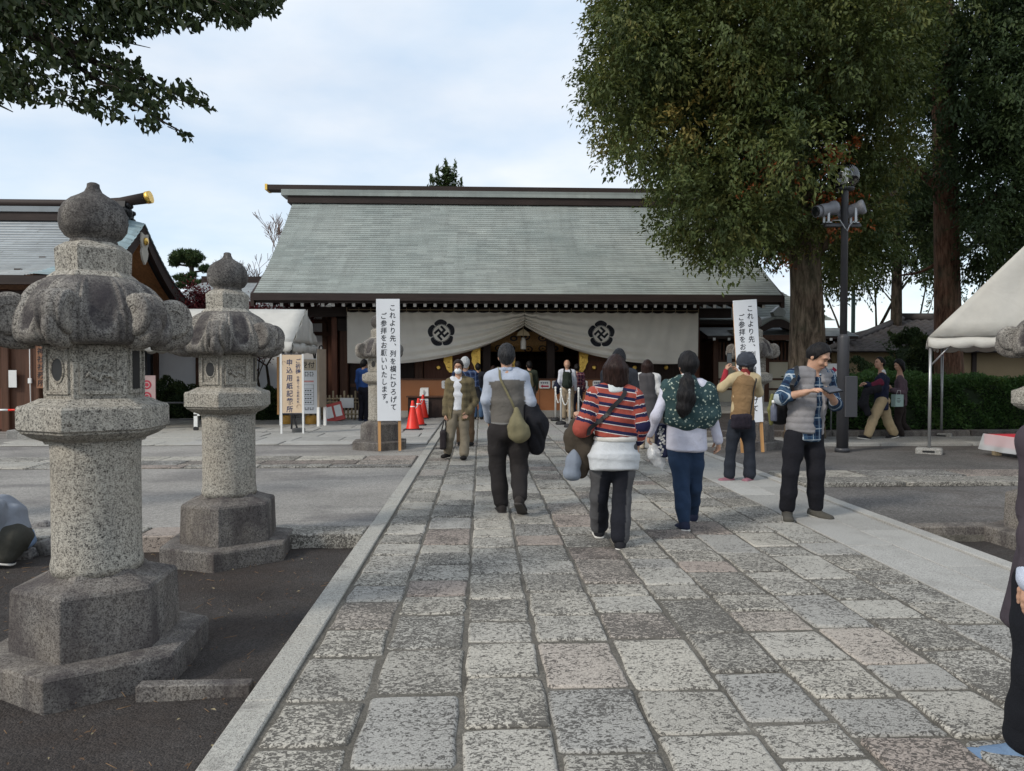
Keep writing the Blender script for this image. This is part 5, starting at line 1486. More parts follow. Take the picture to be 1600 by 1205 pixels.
leafy_box('shrub', 'bushy dark shrub reaching the tiled eave beside the reddish trunk', 'shrub', 11.7, 12.8, 19.4, 20.4, 0.1, 2.3, 8000, 0.1, M_LEAF_D, 9, 0.25)
leafy_box('shrub', 'dark shrubs behind the handrail between the two lanterns', 'shrub', -10.6, -8.3, 21.5, 22.6, 0.0, 1.0, 9000, 0.08, M_LEAF_D, 12, 0.18)
leafy_box('shrub', 'dark low shrub behind the second lantern beside the cream sign', 'shrub', -7.9, -5.5, 20.6, 21.6, 0.0, 0.85, 8000, 0.08, M_LEAF_D, 14, 0.15)

# branch of a tree standing out of the picture on the left, hanging in from above
ov = thing('overhanging_tree', 'leafy branches of a shade tree hanging in at the top left', 'tree', (-6.5, 6.2, -0.1))
OVO = np.array((-6.5, 6.2, -0.1))
rel(trunk_mesh((-6.5, 6.2, -0.15), (-6.2, 6.6, 5.8), 0.28, 0.2, 16, 0.3, 4, 16), 'trunk', M_BARK_D, ov, OVO)
YB = 7.0
def pxline(pts, dys):
    return [at(x, y, YB + d) for (x, y), d in zip(pts, dys)]
brs = [([(-260, 60), (-60, 10), (20, 40), (90, 75), (170, 105), (240, 130), (330, 172)], 0.07),
       ([(60, 60), (130, 110), (190, 150), (245, 185), (300, 215)], 0.03),
       ([(-200, -60), (40, -45), (180, -15), (300, -8), (440, 2)], 0.06),
       ([(-60, 10), (-20, 80), (30, 130), (60, 150)], 0.03),
       ([(-160, 90), (-80, 130), (-10, 160), (20, 175)], 0.03),
       ([(100, 70), (170, 60), (235, 75)], 0.02)]
for k, (pl, r) in enumerate(brs):
    pts = pxline(pl, [0.25 * sin(i * 1.7 + k) for i in range(len(pl))])
    if k in (0, 2): pts = [Vector((-6.25, 6.55, 4.9 + 0.4 * k))] + pts
    mb = MB(); n = len(pts); mb.tube(pts, [r * (1 - 0.85 * i / (n - 1)) for i in range(n)], 7); rel(mb, 'branch', M_BARK_D, ov, OVO)
mass = [(-60, -130), (460, -130), (448, 0), (430, 30), (400, 25), (385, 45), (330, 42), (300, 55), (262, 52), (222, 60), (205, 75), (232, 95), (225, 110), (265, 128), (300, 122), (328, 152), (342, 180), (300, 168), (262, 175), (270, 195), (304, 210), (300, 226), (285, 218), (262, 198), (235, 215), (215, 200), (190, 195), (160, 195), (140, 185), (112, 168), (70, 165), (40, 170), (10, 165), (-60, 180)]
n = 60000
x = RNG.uniform(-60, 460, n); y = RNG.uniform(-130, 232, n)
ok = in_poly(x, y, mass); x, y = x[ok], y[ok]
e = edge_dist(x, y, mass)
cl_ = (np.sin(x * .09 + np.sin(y * .05) * 2) * np.sin(y * .11 + x * .02) + np.sin(x * .033 + 1) * np.sin(y * .06)) 
p = np.clip(0.30 + 0.22 * cl_ + np.clip((70 - y) / 160, 0, .5) + np.clip((120 - x) / 600, 0, .3), 0.06, 1) * np.clip(e / 14 + 0.25, 0, 1)
ok = RNG.random(len(x)) < p * 0.62
x, y = x[ok], y[ok]
C_ = np.array([tuple(at(a, b, YB + RNG.normal(0, 0.45))) for a, b in zip(x, y)])
n = len(C_); print('overhang leaves', n)
D_ = RNG.normal(0, .6, (n, 3)); D_[:, 2] -= 0.9; D_[:, 0] += 0.35
link('crown', leaves_mesh('crown', C_ - OVO, D_, RNG.uniform(.055, .1, n), RNG.uniform(.032, .06, n), np.clip(RNG.normal(.35, .2, n), 0, 1), M_LEAF_O), ov)
twg = MB()
for i in range(260):
    k = random.randrange(n); p = Vector(C_[k]); q = p + Vector((-random.uniform(.1, .45), random.uniform(-.2, .2), random.uniform(0.02, .25)))
    twg.tube([p, p.lerp(q, .5) + Vector((0, 0, .03)), q], [0.003, .004, .006], 4)
rel(twg, 'twig', M_BARK_D, ov, OVO)['kind'] = 'stuff'
# ------------------------------------------------------------------ stone lanterns
def hexpts(R, z, rot=0.0, n=6):
    return [(R * cos(rot + 2 * pi * k / n), R * sin(rot + 2 * pi * k / n), z) for k in range(n)]
def hexloft(mb, secs, rot=0.0, n=6, bev=0.0, m=0):
    """secs: (R, z); hexagonal body with eased corners (12 or 6 sides)"""
    vs, fs = [], []
    if bev:
        def ring(R, z):
            o = []
            for k in range(n):
                a = rot + 2 * pi * k / n
                for s in (-1, 1):
                    o.append((R * (cos(a) * (1 - bev) + bev * cos(a + s * 2 * pi / n)), R * (sin(a) * (1 - bev) + bev * sin(a + s * 2 * pi / n)), z))
            return o
        N = 2 * n
    else:
        ring = lambda R, z: hexpts(R, z, rot, n); N = n
    for R, z in secs: vs += ring(R, z)
    for k in range(len(secs) - 1):
        for i in range(N):
            j = (i + 1) % N
            fs.append((k * N + i, k * N + j, k * N + N + j, k * N + N + i))
    fs += [tuple(range(N - 1, -1, -1)), tuple((len(secs) - 1) * N + i for i in range(N))]
    return mb.add(vs, fs, m)

def build_lantern_meshes():
    M = {}
    a0 = radians(-87)
    mb = MB(); hexloft(mb, [(0.55, -0.02), (0.555, 0.135), (0.545, 0.15), (0.43, 0.156)], a0, 6, 0.008); M['base_slab'] = mb.mesh('base_slab', M_GRAN_P)
    mb = MB(); hexloft(mb, [(0.418, 0.14), (0.42, 0.2), (0.41, 0.455), (0.398, 0.472), (0.33, 0.492), (0.26, 0.515), (0.238, 0.535)], a0, 6, 0.008); M['plinth'] = mb.mesh('plinth', M_GRAN_P)
    mb = MB(); mb.lathe([(0.25, 0.52), (0.252, 0.56), (0.243, 0.6), (0.242, 1.1), (0.246, 1.2)], 40); M['pillar'] = mb.mesh('pillar', M_GRAN)
    a1 = a0
    mb = MB(); hexloft(mb, [(0.265, 1.19), (0.275, 1.205), (0.335, 1.225), (0.385, 1.252), (0.39, 1.262), (0.405, 1.27), (0.405, 1.375), (0.395, 1.388), (0.36, 1.395), (0.29, 1.425)], a1, 6, 0.008); M['platform'] = mb.mesh('platform', M_GRAN)
    # firebox: six walls with recessed panels, round and tall windows
    fb = MB(); hexloft(fb, [(0.265, 1.42), (0.268, 1.45), (0.268, 1.70), (0.25, 1.72)], a1, 6, 0.01)
    M['firebox'] = fb.mesh('firebox', M_GRAN)
    det = MB(); holes = []
    for k in range(6):
        a = a1 + pi / 6 + k * pi / 3
        nrm = Vector((cos(a), sin(a), 0)); tx = Vector((-sin(a), cos(a), 0)); up = Vector((0, 0, 1))
        o = nrm * (0.268 * cos(pi / 6)) + up * 1.572
        w, h = 0.085, 0.105
        for x0, x1, z0, z1 in ((-w - .018, w + .018, h, h + .018), (-w - .018, w + .018, -h - .018, -h), (-w - .018, -w, -h, h), (w, w + .018, -h, h)):
            det.add([o + tx * x0 + up * z0 - nrm * .004, o + tx * x1 + up * z0 - nrm * .004, o + tx * x1 + up * z1 - nrm * .004, o + tx * x0 + up * z1 - nrm * .004, o + tx * x0 + up * z0 + nrm * .012, o + tx * x1 + up * z0 + nrm * .012, o + tx * x1 + up * z1 + nrm * .012, o + tx * x0 + up * z1 + nrm * .012], [(0, 3, 2, 1), (4, 5, 6, 7), (0, 1, 5, 4), (1, 2, 6, 5), (2, 3, 7, 6), (3, 0, 4, 7)])
        if k in (2, 5):      # round opening with a worn ring
            n = 18
            R = [[o + tx * (cos(2 * pi * i / n) * r) + up * (sin(2 * pi * i / n) * r * 1.15) + nrm * d for i in range(n + 1)] for r, d in ((0.062, 0.004), (0.056, 0.010), (0.05, 0.002))]
            det.grid(R)
            hole = MB(); holes.append(hole); hole.add([o + tx * (cos(2 * pi * i / n) * .05) + up * (sin(2 * pi * i / n) * .0575) + nrm * .0025 for i in range(n)], [tuple(range(n))])
        elif k in (1, 4):    # tall opening
            hole = MB(); holes.append(hole); hole.add([o + tx * x + up * z + nrm * .003 for x, z in ((-.05, -.1), (.05, -.1), (.05, .1), (-.05, .1))], [(0, 1, 2, 3)])
        else:                # carved relief: a worn bough and clouds
            pts = [o + tx * (-.07 + .14 * i / 10) + up * (-.035 + .014 * sin(i * 1.1) + .012 * sin(i * 2.3)) + nrm * .006 for i in range(11)]
            det.tube(pts, [.008 + .004 * sin(i) ** 2 for i in range(11)], 6)
            for q in range(5):
                c = o + tx * (-.05 + .025 * q) + up * (.012 + .012 * (q % 2)) + nrm * .004
                det.tube([c - up * .02, c, c + tx * .012 + up * .015], [.006, .008, .003], 5)
    M['firebox_frame'] = det.mesh('firebox_frame', M_GRAN); M['openings'] = [h_.mesh('firebox_opening', M_BLACK) for h_ in holes]
    # roof: six-lobed bulging cap whose ribs curl up into scrolls at the corners
    rows, stn = [], []
    N = 288
    ctl = np.array([(0.225, 2.05), (0.25, 2.045), (0.31, 2.01), (0.355, 1.965), (0.395, 1.90), (0.42, 1.83), (0.425, 1.765), (0.405, 1.72), (0.36, 1.70), (0.30, 1.70), (0.2, 1.705)])
    tt = np.linspace(0, len(ctl) - 1, 46)
    prof = []
    for q in tt:                                            # Catmull-Rom through the section
        i = min(int(q), len(ctl) - 2); f = q - i
        P0, P1, P2, P3 = ctl[max(i - 1, 0)], ctl[i], ctl[i + 1], ctl[min(i + 2, len(ctl) - 1)]
        prof.append(0.5 * (2 * P1 + (P2 - P0) * f + (2 * P0 - 5 * P1 + 4 * P2 - P3) * f * f + (3 * P1 - P0 - 3 * P2 + P3) * f ** 3))
    for q, (r, z) in zip(tt, prof):
        row = []
        for i in range(N + 1):
            a = 2 * pi * (i % N) / N
            d = ((a - a1 + pi / 6) % (pi / 3)) - pi / 6            # 0 on a rib
            e = abs(d) * r / 0.42                                   # distance from the rib's middle
            act = min(1, max(0, (q - 0.8) / 1.5)) * (1 if q < 7.5 else max(0, 1 - (q - 7.5) / 1.5))
            rib = 0.016 / (1 + math.exp((abs(d) - 0.30) / 0.018))
            grv = 0.017 * (math.exp(-((abs(d) - 0.215) / 0.022) ** 2) + math.exp(-((abs(d) - 0.305) / 0.022) ** 2))
            pan = 1 / (1 + math.exp(-(abs(d) - 0.33) / 0.012))       # the face between two ribs
            zl = 1.765 + 0.16 * max(0, (pi / 6 - abs(d)) / 0.24) ** 2.2
            lip = 0.026 / (1 + math.exp((z - zl) / 0.006)) * pan if q < 8 else 0.0
            rr = r + act * (rib - grv - 0.012 * pan) + act * lip
            row.append((rr * cos(a), rr * sin(a), z))
            if i < N + 1: stn.append(min(1, pan * act + (0.5 if q < 1.2 else 0)) * (1.0 if z > zl else 0.25))
        rows.append(row)
    mb = MB(); mb.grid(rows[::-1]); M['roof_cap'] = mb.mesh('roof_cap', M_GRAN_W)
    stn = np.array(stn).reshape(len(rows), N + 1)[::-1].ravel()
    M['roof_cap'].attributes.new('stain', 'FLOAT', 'POINT').data.foreach_set('value', stn.astype(np.float32))
    sc = MB()
    rad = Vector((1, 0, 0)); up = Vector((0, 0, 1)); tg = Vector((0, 1, 0))
    cr = Vector((0.405, 0, 1.85)); R = 0.108; hw = 0.062
    n = 32
    ringpt = lambda r, w: [cr + rad * (cos(2 * pi * i / n) * r) + up * (sin(2 * pi * i / n) * r) + tg * w for i in range(n + 1)]
    sc.grid([[cr - tg * (hw - .004)] * (n + 1), ringpt(R * .4, -hw + .002), ringpt(R * .44, -hw - .003), ringpt(R * .8, -hw - .003)], 0, False)
    sc.grid([ringpt(R * .8, -hw - .003), ringpt(R * .97, -hw + .004), ringpt(R, -hw * .72), ringpt(R * .92, -hw * .52), ringpt(R * 1.02, -hw * .36), ringpt(R * 1.03, 0), ringpt(R * 1.02, hw * .36), ringpt(R * .92, hw * .52), ringpt(R, hw * .72), ringpt(R * .97, hw - .004), ringpt(R * .8, hw + .003)])
    sc.grid([ringpt(R * .8, hw + .003), ringpt(R * .44, hw + .003), ringpt(R * .4, hw - .002), [cr + tg * (hw - .004)] * (n + 1)], 0, False)
    nk = []
    for i in range(9):
        t = i / 8
        nk.append(Vector((0.29 + 0.185 * sin(t * pi * .6), 0, 1.742 + 0.0 * t + 0.09 * t ** 2.4)))
    sc.tube(nk, [0.04, .044, .046, .046, .045, .042, .038, .034, .028], 12, flat=1.55)
    M['scroll'] = sc.mesh('scroll', M_GRAN_W)
    mb = MB(); hexloft(mb, [(0.25, 2.03), (0.25, 2.05), (0.215, 2.075), (0.205, 2.08), (0.21, 2.195), (0.195, 2.21), (0.15, 2.235)], a1, 6, 0.01); M['neck'] = mb.mesh('neck', M_GRAN)
    mb = MB(); mb.lathe([(0.135, 2.225), (0.13, 2.245), (0.125, 2.255), (0.155, 2.27), (0.182, 2.305), (0.19, 2.35), (0.184, 2.395), (0.162, 2.435), (0.125, 2.465), (0.08, 2.487), (0.05, 2.505), (0.036, 2.53), (0.034, 2.548), (0.02, 2.555)], 40); M['finial'] = mb.mesh('finial', M_GRAN_D)
    return M
LM = build_lantern_meshes()
for _m in LM['openings']:
    for _v in _m.vertices: _v.co.x *= .88; _v.co.y *= .88
for _n, _k in (('plinth', .95), ('pillar', .87), ('platform', .88), ('firebox', .88), ('firebox_frame', .88), ('roof_cap', .84), ('scroll', .92), ('neck', .86), ('finial', .86)):
    for _v in LM[_n].vertices: _v.co.x *= _k; _v.co.y *= _k if _n != 'scroll' else 1.0
def lantern(x, y, z, label, rot=0.0, s=1.0, order=('base_slab', 'plinth', 'pillar', 'platform', 'firebox', 'roof_cap', 'neck', 'finial')):
    t = thing('stone_lantern', label, 'stone lantern', (x, y, z), rot, 'stone lanterns flanking the path')
    t.scale = (s, s, s)
    for nm in order:
        o = link(nm, LM[nm], t)
        if nm == 'firebox':
            link('firebox_frame', LM['firebox_frame'], o)
            for h_ in LM['openings']: link('firebox_opening', h_, o)
        if nm == 'roof_cap':
            for k in range(6):
                q = link('scroll', LM['scroll'], o); q.rotation_euler = (0, 0, radians(-87) + k * pi / 3)
    return t
lantern(at(151, 700, 3.92).x, 3.92, -0.125, 'largest granite lantern, nearest on the left with speckled grey pillar and dark onion finial')
lantern(at(358, 700, 6.2).x, 6.20, -0.125, 'second granite lantern on the left, just behind the largest one', 0.06)
lantern(-1.86, 13.35, 0.0, 'granite lantern partly hidden by the upright white banner near the red cones', 0.02, 0.98)
lantern(4.98, 13.1, 0.0, 'granite lantern behind the leaning banner and the woman in the knit hat', 0.05, 0.98)
lantern(5.08, 6.15, -0.125, 'granite lantern cut by the picture edge in front of the canvas tent', 0.03)

# ------------------------------------------------------------------ tall lettered banners on two wooden legs
def banner(name, label, loc, tilt, rz):
    t = thing(name, label, 'banner', loc, rz)
    t.rotation_euler = (0, tilt, rz)
    for x in (-0.175, 0.175):
        mb = MB(); mb.box(x - 0.024, x + 0.024, -0.02, 0.02, 0.0, 2.6); mb.build('leg', M_WOOD_POLE, t)
    mb = MB(); mb.bbox(-0.203, 0.203, -0.045, -0.024, 0.53, 2.65, 0.004); mb.build('panel', M_SIGNWHITE, t)
    mb = MB()
    o, ax, ay = (0, -0.048, 0), (1, 0, 0), (0, 0, 1)
    write(mb, 'これより先、列を横にひろげて', 0.075, 2.50, 0.122, 0.133, o, ax, ay, True, 0, 0.9)
    write(mb, 'ご参拝をお願いいたします。', -0.08, 2.355, 0.122, 0.127, o, ax, ay, True, 0, 0.9)
    mb.build('lettering', M_INK, t)
banner('banner', 'upright white banner with black brush lettering before the lantern by the cones', (at(609, 700, 12.72).x, 12.72, 0.02), radians(-0.4), radians(2))
banner('banner', 'leaning white banner with black brush lettering behind the woman in the knit hat', (at(1176, 700, 12.35).x, 12.35, 0.0), radians(-3.6), radians(-4))

# ------------------------------------------------------------------ sign boards at the tent
sb = thing('sign_board', 'cream sign board with large dark blue characters on white legs', 'sign', G(457, 679).xy.to_3d(), radians(4))
mb = MB(); mb.bbox(-0.235, 0.235, -0.02, 0.02, 0.48, 1.77, 0.006); mb.build('board', M_SIGNCREAM, sb)
for x in (-0.235, 0.235):
    mb = MB(); mb.box(x - 0.02, x + 0.02, -0.025, 0.025, 0.0, 1.79); mb.build('leg', M_WHITE if abs(x) > 1 else M_WHITE, sb)
for z in (0.45, 1.775):
    mb = MB(); mb.box(-0.215, 0.215, -0.02, 0.02, z, z + 0.025); mb.build('rail', M_POST, sb)
mb = MB(); mb.beam((0, 0.03, 0.5), (0.06, 0.35, 0.02), 0.03, 0.03); mb.build('back_stay', M_POST, sb)
mb = MB()
o, ax, ay = (0, -0.0235, 0), (1, 0, 0), (0, 0, 1)
write(mb, '申込用紙記載所', -0.055, 1.60, 0.155, 0.172, o, ax, ay, True, 0, 0.9)
write(mb, 'ご祈祷', 0.13, 1.63, 0.115, 0.115, o, ax, ay)
write(mb, '社頭でのご祈願お札', 0.13, 1.27, 0.058, 0.068, o, ax, ay)
mb.build('lettering', M_INKNAVY, sb)
mb = MB()
for cx, cz, k in ((-0.17, 1.58, 0), (0.15, 0.62, 1)):
    for i in range(4): mb.tube([(cx + .05 * cos(i), -.0225, cz + .05 * sin(i)), (cx + .03 * cos(i + 1), -.0225, cz + .06 * sin(i + .8)), (cx + .07 * cos(i + 1.6), -.0225, cz + .03 * sin(i + 1.8))], 0.003, 4)
mb.build('print', plain('faded_print', (0.5, 0.38, 0.27), 0.7), sb)
wt_ = MB(); wt_.bbox(-0.13, 0.13, -0.1, 0.1, 0.0, 0.12, 0.02)
tag(wt_.build('concrete_weight', plain('dark_concrete', (0.1, 0.1, 0.1), 0.9), None, sb.location + Vector((0.06, 0.3, 0.0))), 'dark concrete weight holding the cream sign board', 'weight')
rb_ = thing('reception_board', 'white reception notice board with a printed table and wooden side post', 'sign', G(468, 666).xy.to_3d(), radians(3))
mb = MB(); mb.box(-0.45, 0.45, 0, 0.03, 0.32, 1.72); mb.build('board', M_SIGNWHITE, rb_)
mb = MB(); mb.box(-0.43, 0.43, -0.004, -0.001, 1.42, 1.7); mb.build('header', plain('header_beige', (0.5, 0.43, 0.33), 0.7), rb_)
for x in (-0.47, 0.47):
    mb = MB(); mb.box(x - 0.025, x + 0.025, -0.02, 0.04, 0.0, 1.74); mb.build('leg', M_WHITE, rb_)
mb = MB(); mb.box(-0.545, -0.497, -0.03, 0.03, 0.3, 1.76); mb.build('side_post', M_WOOD_POLE, rb_)
mb = MB()
write(mb, '受付', 0.12, 1.56, 0.17, 0.18, (0, -0.007, 0), (1, 0, 0), (0, 0, 1), False)
for k in range(5):
    for q in range(8):
        z = 1.36 - 0.045 * k if k < 3 else 0.45 - 0.04 * (k - 3)
        mb.box(-0.1 + 0.06 * q, -0.055 + 0.06 * q - 0.015 * ((q + k) % 2), -0.006, -0.003, z, z + 0.02)
mb.build('lettering', M_INK, rb_)
mb = MB()
for k in range(6): mb.box(-0.15, 0.36, -0.005, -0.002, 0.55 + 0.1 * k, 0.556 + 0.1 * k)
for x in (-0.15, 0.1, 0.354): mb.box(x, x + 0.006, -0.0055, -0.002, 0.55, 1.06)
for k in range(4):
    for q in range(3): mb.box(0.14 + .06 * q, 0.18 + .06 * q, -0.005, -0.002, 0.59 + 0.1 * k, 0.62 + 0.1 * k)
mb.build('ruled_table', M_POST, rb_)
mb = MB(); mb.box(-0.15, 0.36, -0.0065, -0.0035, 1.12, 1.16); mb.build('pink_stripe', plain('pink_print', (0.65, 0.3, 0.28)), rb_)
nb2 = thing('narrow_board', 'tall narrow wooden notice board on white legs seen edge-on by the tent', 'sign', G(503, 667).xy.to_3d(), radians(70))
mb = MB(); mb.box(-0.16, 0.16, -0.03, 0.03, 0.5, 1.95); mb.build('board', plain('grey_brown_board', (0.3, 0.24, 0.18), 0.7), nb2)
for x in (-0.15, 0.15):
    mb = MB(); mb.box(x - 0.025, x + 0.025, -0.035, 0.035, 0.0, 0.5); mb.build('leg', M_WHITE, nb2)
for i, (px, lab) in enumerate(((447, 'round yellow-brown weight behind the cream sign board'), (486, 'round yellow-brown weight under the reception board'))):
    p = G(px, 664)
    yw = thing('barrel_weight', lab, 'weight', (p.x, p.y, 0), 0.3 * i, 'yellow weights under the sign boards')
    mb = MB(); mb.lathe([(0.12, 0.0), (0.145, 0.03), (0.15, 0.14), (0.14, 0.23), (0.1, 0.25)], 18); mb.build('drum', M_YELLOW, yw)
    mb = MB(); mb.lathe([(0.035, 0.245), (0.04, 0.27), (0.02, 0.28)], 10); mb.build('cap', M_BLACK, yw)
um = thing('hooked_pole', 'dark hooked umbrella handle standing beside the narrow board', 'pole', G(499, 662).xy.to_3d())
mb = MB(); mb.tube([(0, 0, 0), (0, 0, 1.98), (0.02, 0, 2.06), (0.07, 0, 2.08), (0.1, 0, 2.03), (0.1, 0, 1.98)], 0.018, 8); mb.build('shaft', M_BLACK, um)

# low bamboo fence with papers, red leaflet rack leaning at its foot
fn = thing('bamboo_fence', 'low pale bamboo fence between the tent and the hall front', 'fence', (-4.9, 20.6, 0))
for i in range(15):
    mb = MB(); h = 0.72 + 0.12 * (i % 3 == 1); mb.tube([(0.09 * 1.15 * i, 0, 0), (0.09 * 1.15 * i, 0, h)], 0.026, 7); mb.build('picket', M_WOOD_PALE, fn)
for z in (0.18, 0.52, 0.62):
    mb = MB(); mb.tube([(-0.05, -0.04, z), (1.6, -0.04, z)], 0.022, 7); mb.build('rail', M_WOOD_PALE, fn)
pp = MB(); pp.box(-0.19, 0.19, -0.006, 0.0, -0.14, 0.14)
tag(pp.build('paper_notice', M_PAPER, None, (at(542, 630, 20.52).x, 20.52, 0.5)), 'white paper notice pinned to the low bamboo fence', 'notice')
rk = thing('leaflet_rack', 'red leaflet rack leaning on the bamboo fence with white sheets', 'rack', (at(525, 655, 20.0).x, 20.0, 0.03))
rk.rotation_euler = (radians(-28), radians(-14), radians(10))
mb = MB(); mb.bbox(-0.26, 0.26, 0, 0.05, 0.0, 0.56, 0.01); mb.build('board', plain('faded_red_board', (0.42, 0.06, 0.05), 0.5), rk)
for x in (-0.12, 0.12):
    mb = MB(); mb.box(x - 0.09, x + 0.09, -0.008, -0.001, 0.12, 0.46); mb.build('sheet', M_PAPER, rk)

# ------------------------------------------------------------------ red cones, chain stanchions
def cone_meshes():
    mb = MB(); mb.lathe([(0.165, 0.045), (0.155, 0.06), (0.036, 0.66), (0.03, 0.70), (0.018, 0.705)], 24); body = mb.mesh('cone_body', M_RED)
    mb = MB(); mb.bbox(-0.2, 0.2, -0.2, 0.2, 0.0, 0.045, 0.02); base = mb.mesh('base', M_RUBBER)
    mb = MB(); mb.lathe([(0.06, 0.555), (0.057, 0.575), (0.05, 0.58)], 20, cap=False); ring = mb.mesh('rope_ring', M_WHITE)
    return body, base, ring
CB, CBS, CR = cone_meshes()
conep = []
for px, py, lab in ((645, 673, 'frontmost red traffic cone of the three by the banner'), (654, 666, 'middle red traffic cone of the three by the banner'), (661, 655, 'rearmost red traffic cone of the three, nearest the hall')):
    p = G(px, py); conep.append(p)
    t = thing('traffic_cone', lab, 'traffic cone', (p.x, p.y, 0.005), random.uniform(-.3, .3), 'red cones beside the path')
    link('cone_body', CB, t); link('base', CBS, t); link('rope_ring', CR, t)
mb = MB()
for a, b in ((0, 1), (1, 2)):
    p, q = conep[a] + Vector((0, 0, 0.585)), conep[b] + Vector((0, 0, 0.585))
    mb.tube([p.lerp(q, i / 8) - Vector((0, 0, 0.09 * sin(pi * i / 8))) for i in range(9)], 0.012, 6)
tag(mb.build('rope', M_WHITE), 'white rope slung between the three red cones', 'rope')
def stan_meshes():
    mb = MB(); mb.lathe([(0.14, 0.0), (0.145, 0.03), (0.12, 0.07), (0.06, 0.09), (0.03, 0.095)], 22); b = mb.mesh('base', M_RUBBER)
    mb = MB(); mb.lathe([(0.026, 0.09), (0.026, 0.84), (0.03, 0.845), (0.03, 0.87), (0.016, 0.88), (0.03, 0.9), (0.034, 0.925), (0.024, 0.95), (0.006, 0.957)], 14); p = mb.mesh('pole', M_WHITE)
    return b, p
SBS, SPL = stan_meshes()
sp = []
for i, (px, py, lab) in enumerate(((890, 668, 'nearest white chain post left of the striped sweater'), (876.5, 663.5, 'second white chain post from the front on the left row'), (868, 657.5, 'third white chain post, nearest the counter on the left row'), (904, 661, 'white chain post partly behind the striped sweater'), (918, 655, 'farthest white chain post beside the dark coat'))):
    p = G(px, py); sp.append(p)
    t = thing('chain_post', lab, 'chain post', (p.x, p.y, 0.005), 0, 'white chain posts before the counter')
    link('base', SBS, t); link('pole', SPL, t)
for a, b, lab in ((0, 1, 'white plastic chain between the two nearest posts'), (1, 2, 'white plastic chain between the second and third posts'), (3, 4, 'white plastic chain beside the striped sweater')):
    p, q = sp[a] + Vector((0, 0, .86)), sp[b] + Vector((0, 0, .86))
    mb = MB(); n = 26
    for i in range(n):
        t0, t1 = i / n, (i + 1.1) / n
        f = lambda t: p.lerp(q, t) - Vector((0, 0, 0.32 * 4 * t * (1 - t)))
        mb.tube([f(t0), f(t1)], 0.014 if i % 2 else 0.009, 5)
    tag(mb.build('chain', M_WHITE), lab, 'chain', 'chains of the white posts')

# ------------------------------------------------------------------ lamp post with globe and two floodlights
LP = G(1316, 706)
lp = thing('lamp_post', 'dark grey lamp post with clear globe and two floodlights', 'lamp post', (LP.x, LP.y, 0))
mb = MB(); mb.lathe([(0.125, 0.0), (0.125, 0.06), (0.11, 0.07)], 24); mb.build('foot', M_POST, lp)
mb = MB(); mb.lathe([(0.098, 0.06), (0.098, 2.0), (0.095, 2.02), (0.066, 2.05), (0.064, 2.06)], 24); mb.build('lower_pole', M_POST, lp)
mb = MB(); mb.lathe([(0.062, 2.05), (0.058, 4.55), (0.06, 4.56)], 20); mb.build('upper_pole', M_POST, lp)
mb = MB(); mb.bbox(-0.02, 0.2, -0.13, -0.085, 0.62, 1.33, 0.012); mb.box(-0.015, 0.195, -0.085, 0.02, 0.66, 1.3); mb.build('switch_box', M_POST, lp)
mb = MB(); mb.lathe([(0.06, 4.55), (0.15, 4.57), (0.16, 4.6), (0.12, 4.61)], 24); mb.build('globe_seat', M_POST, lp)
mb = MB(); mb.lathe([(0.13, 4.60)] + [(0.245 * cos(radians(a)), 4.80 + 0.235 * sin(radians(a))) for a in range(-50, 90, 10)] + [(0.01, 5.035)], 32); mb.build('globe', M_GLOBE, lp)
mb = MB(); mb.lathe([(0.05, 4.6), (0.05, 4.93), (0.045, 4.96)], 16); mb.build('lamp_tube', plain('frosted_white', (0.7, 0.68, 0.62), 0.4), lp)
mb = MB(); mb.bbox(-0.36, 0.28, -0.05, 0.05, 3.93, 3.99, 0.015); mb.build('cross_arm', M_POST, lp)
for k, (x, dx, dz, yy) in enumerate(((-0.28, -0.95, -0.24, -0.3), (0.2, -0.72, -0.24, -0.5))):
    d = Vector((dx, yy * 1.0 if k == 0 else 0.55, dz)).normalized()
    c = Vector((x, 0, 4.24))
    f = MB()
    a = c - d * 0.13
    f.tube([a - d * 0.015, a, a + d * 0.06, a + d * 0.09, a + d * 0.34, a + d * 0.345], [0.105, 0.125, 0.125, 0.105, 0.112, 0.112], 22)
    f.tube([a + d * 0.344, a + d * 0.42, a + d * 0.425], [0.098, 0.1, 0.1], 22)
    fl = f.build('floodlight', M_LAMPGREY, lp)
    mb = MB(); mb.lathe([(0.0, 0), (0.09, 0.0), (0.06, 0.006)], 20); g_ = mb.build('lens', M_GLASS, fl, a + d * 0.426); g_.rotation_euler = d.to_track_quat('Z', 'Y').to_euler()
    mb = MB(); mb.box(x - 0.05 - .02, x - 0.05 + .02, -0.1, -0.07, 3.99, 4.24); mb.box(x - 0.05 - .02, x - 0.05 + .02, 0.07, 0.1, 3.99, 4.24); mb.box(x - 0.09, x + 0.01, -0.1, 0.1, 3.985, 4.0); mb.build('bracket', M_STEEL, fl)
mb = MB(); mb.tube([(-0.25, -0.06, 4.03), (-0.12, -0.075, 4.03), (-0.04, -0.085, 3.9), (0.0, -0.09, 3.84), (0.05, -0.085, 3.95), (0.14, -0.07, 4.03), (0.2, -0.06, 4.04)], 0.01, 6); mb.build('wire', M_STEEL, lp)
asg = thing('arrow_sign', 'small white sign with a crimson arrow beside the lamp post', 'sign', (at(1300, 580, 15.1).x, 15.1, 0.03))
mb = MB(); mb.bbox(-0.17, 0.17, -0.012, 0.012, 1.26, 1.54, 0.004); mb.build('board', M_WHITE, asg)
mb = MB(); mb.prism([(-.09, .03), (.0, .03), (.0, .075), (.1, 0), (.0, -.075), (.0, -.03), (-.09, -.03)], (0.01, -0.013, 1.4), (1, 0, 0), (0, 0, 1), (0, -0.003, 0)); mb.build('arrow', M_ARROW, asg)
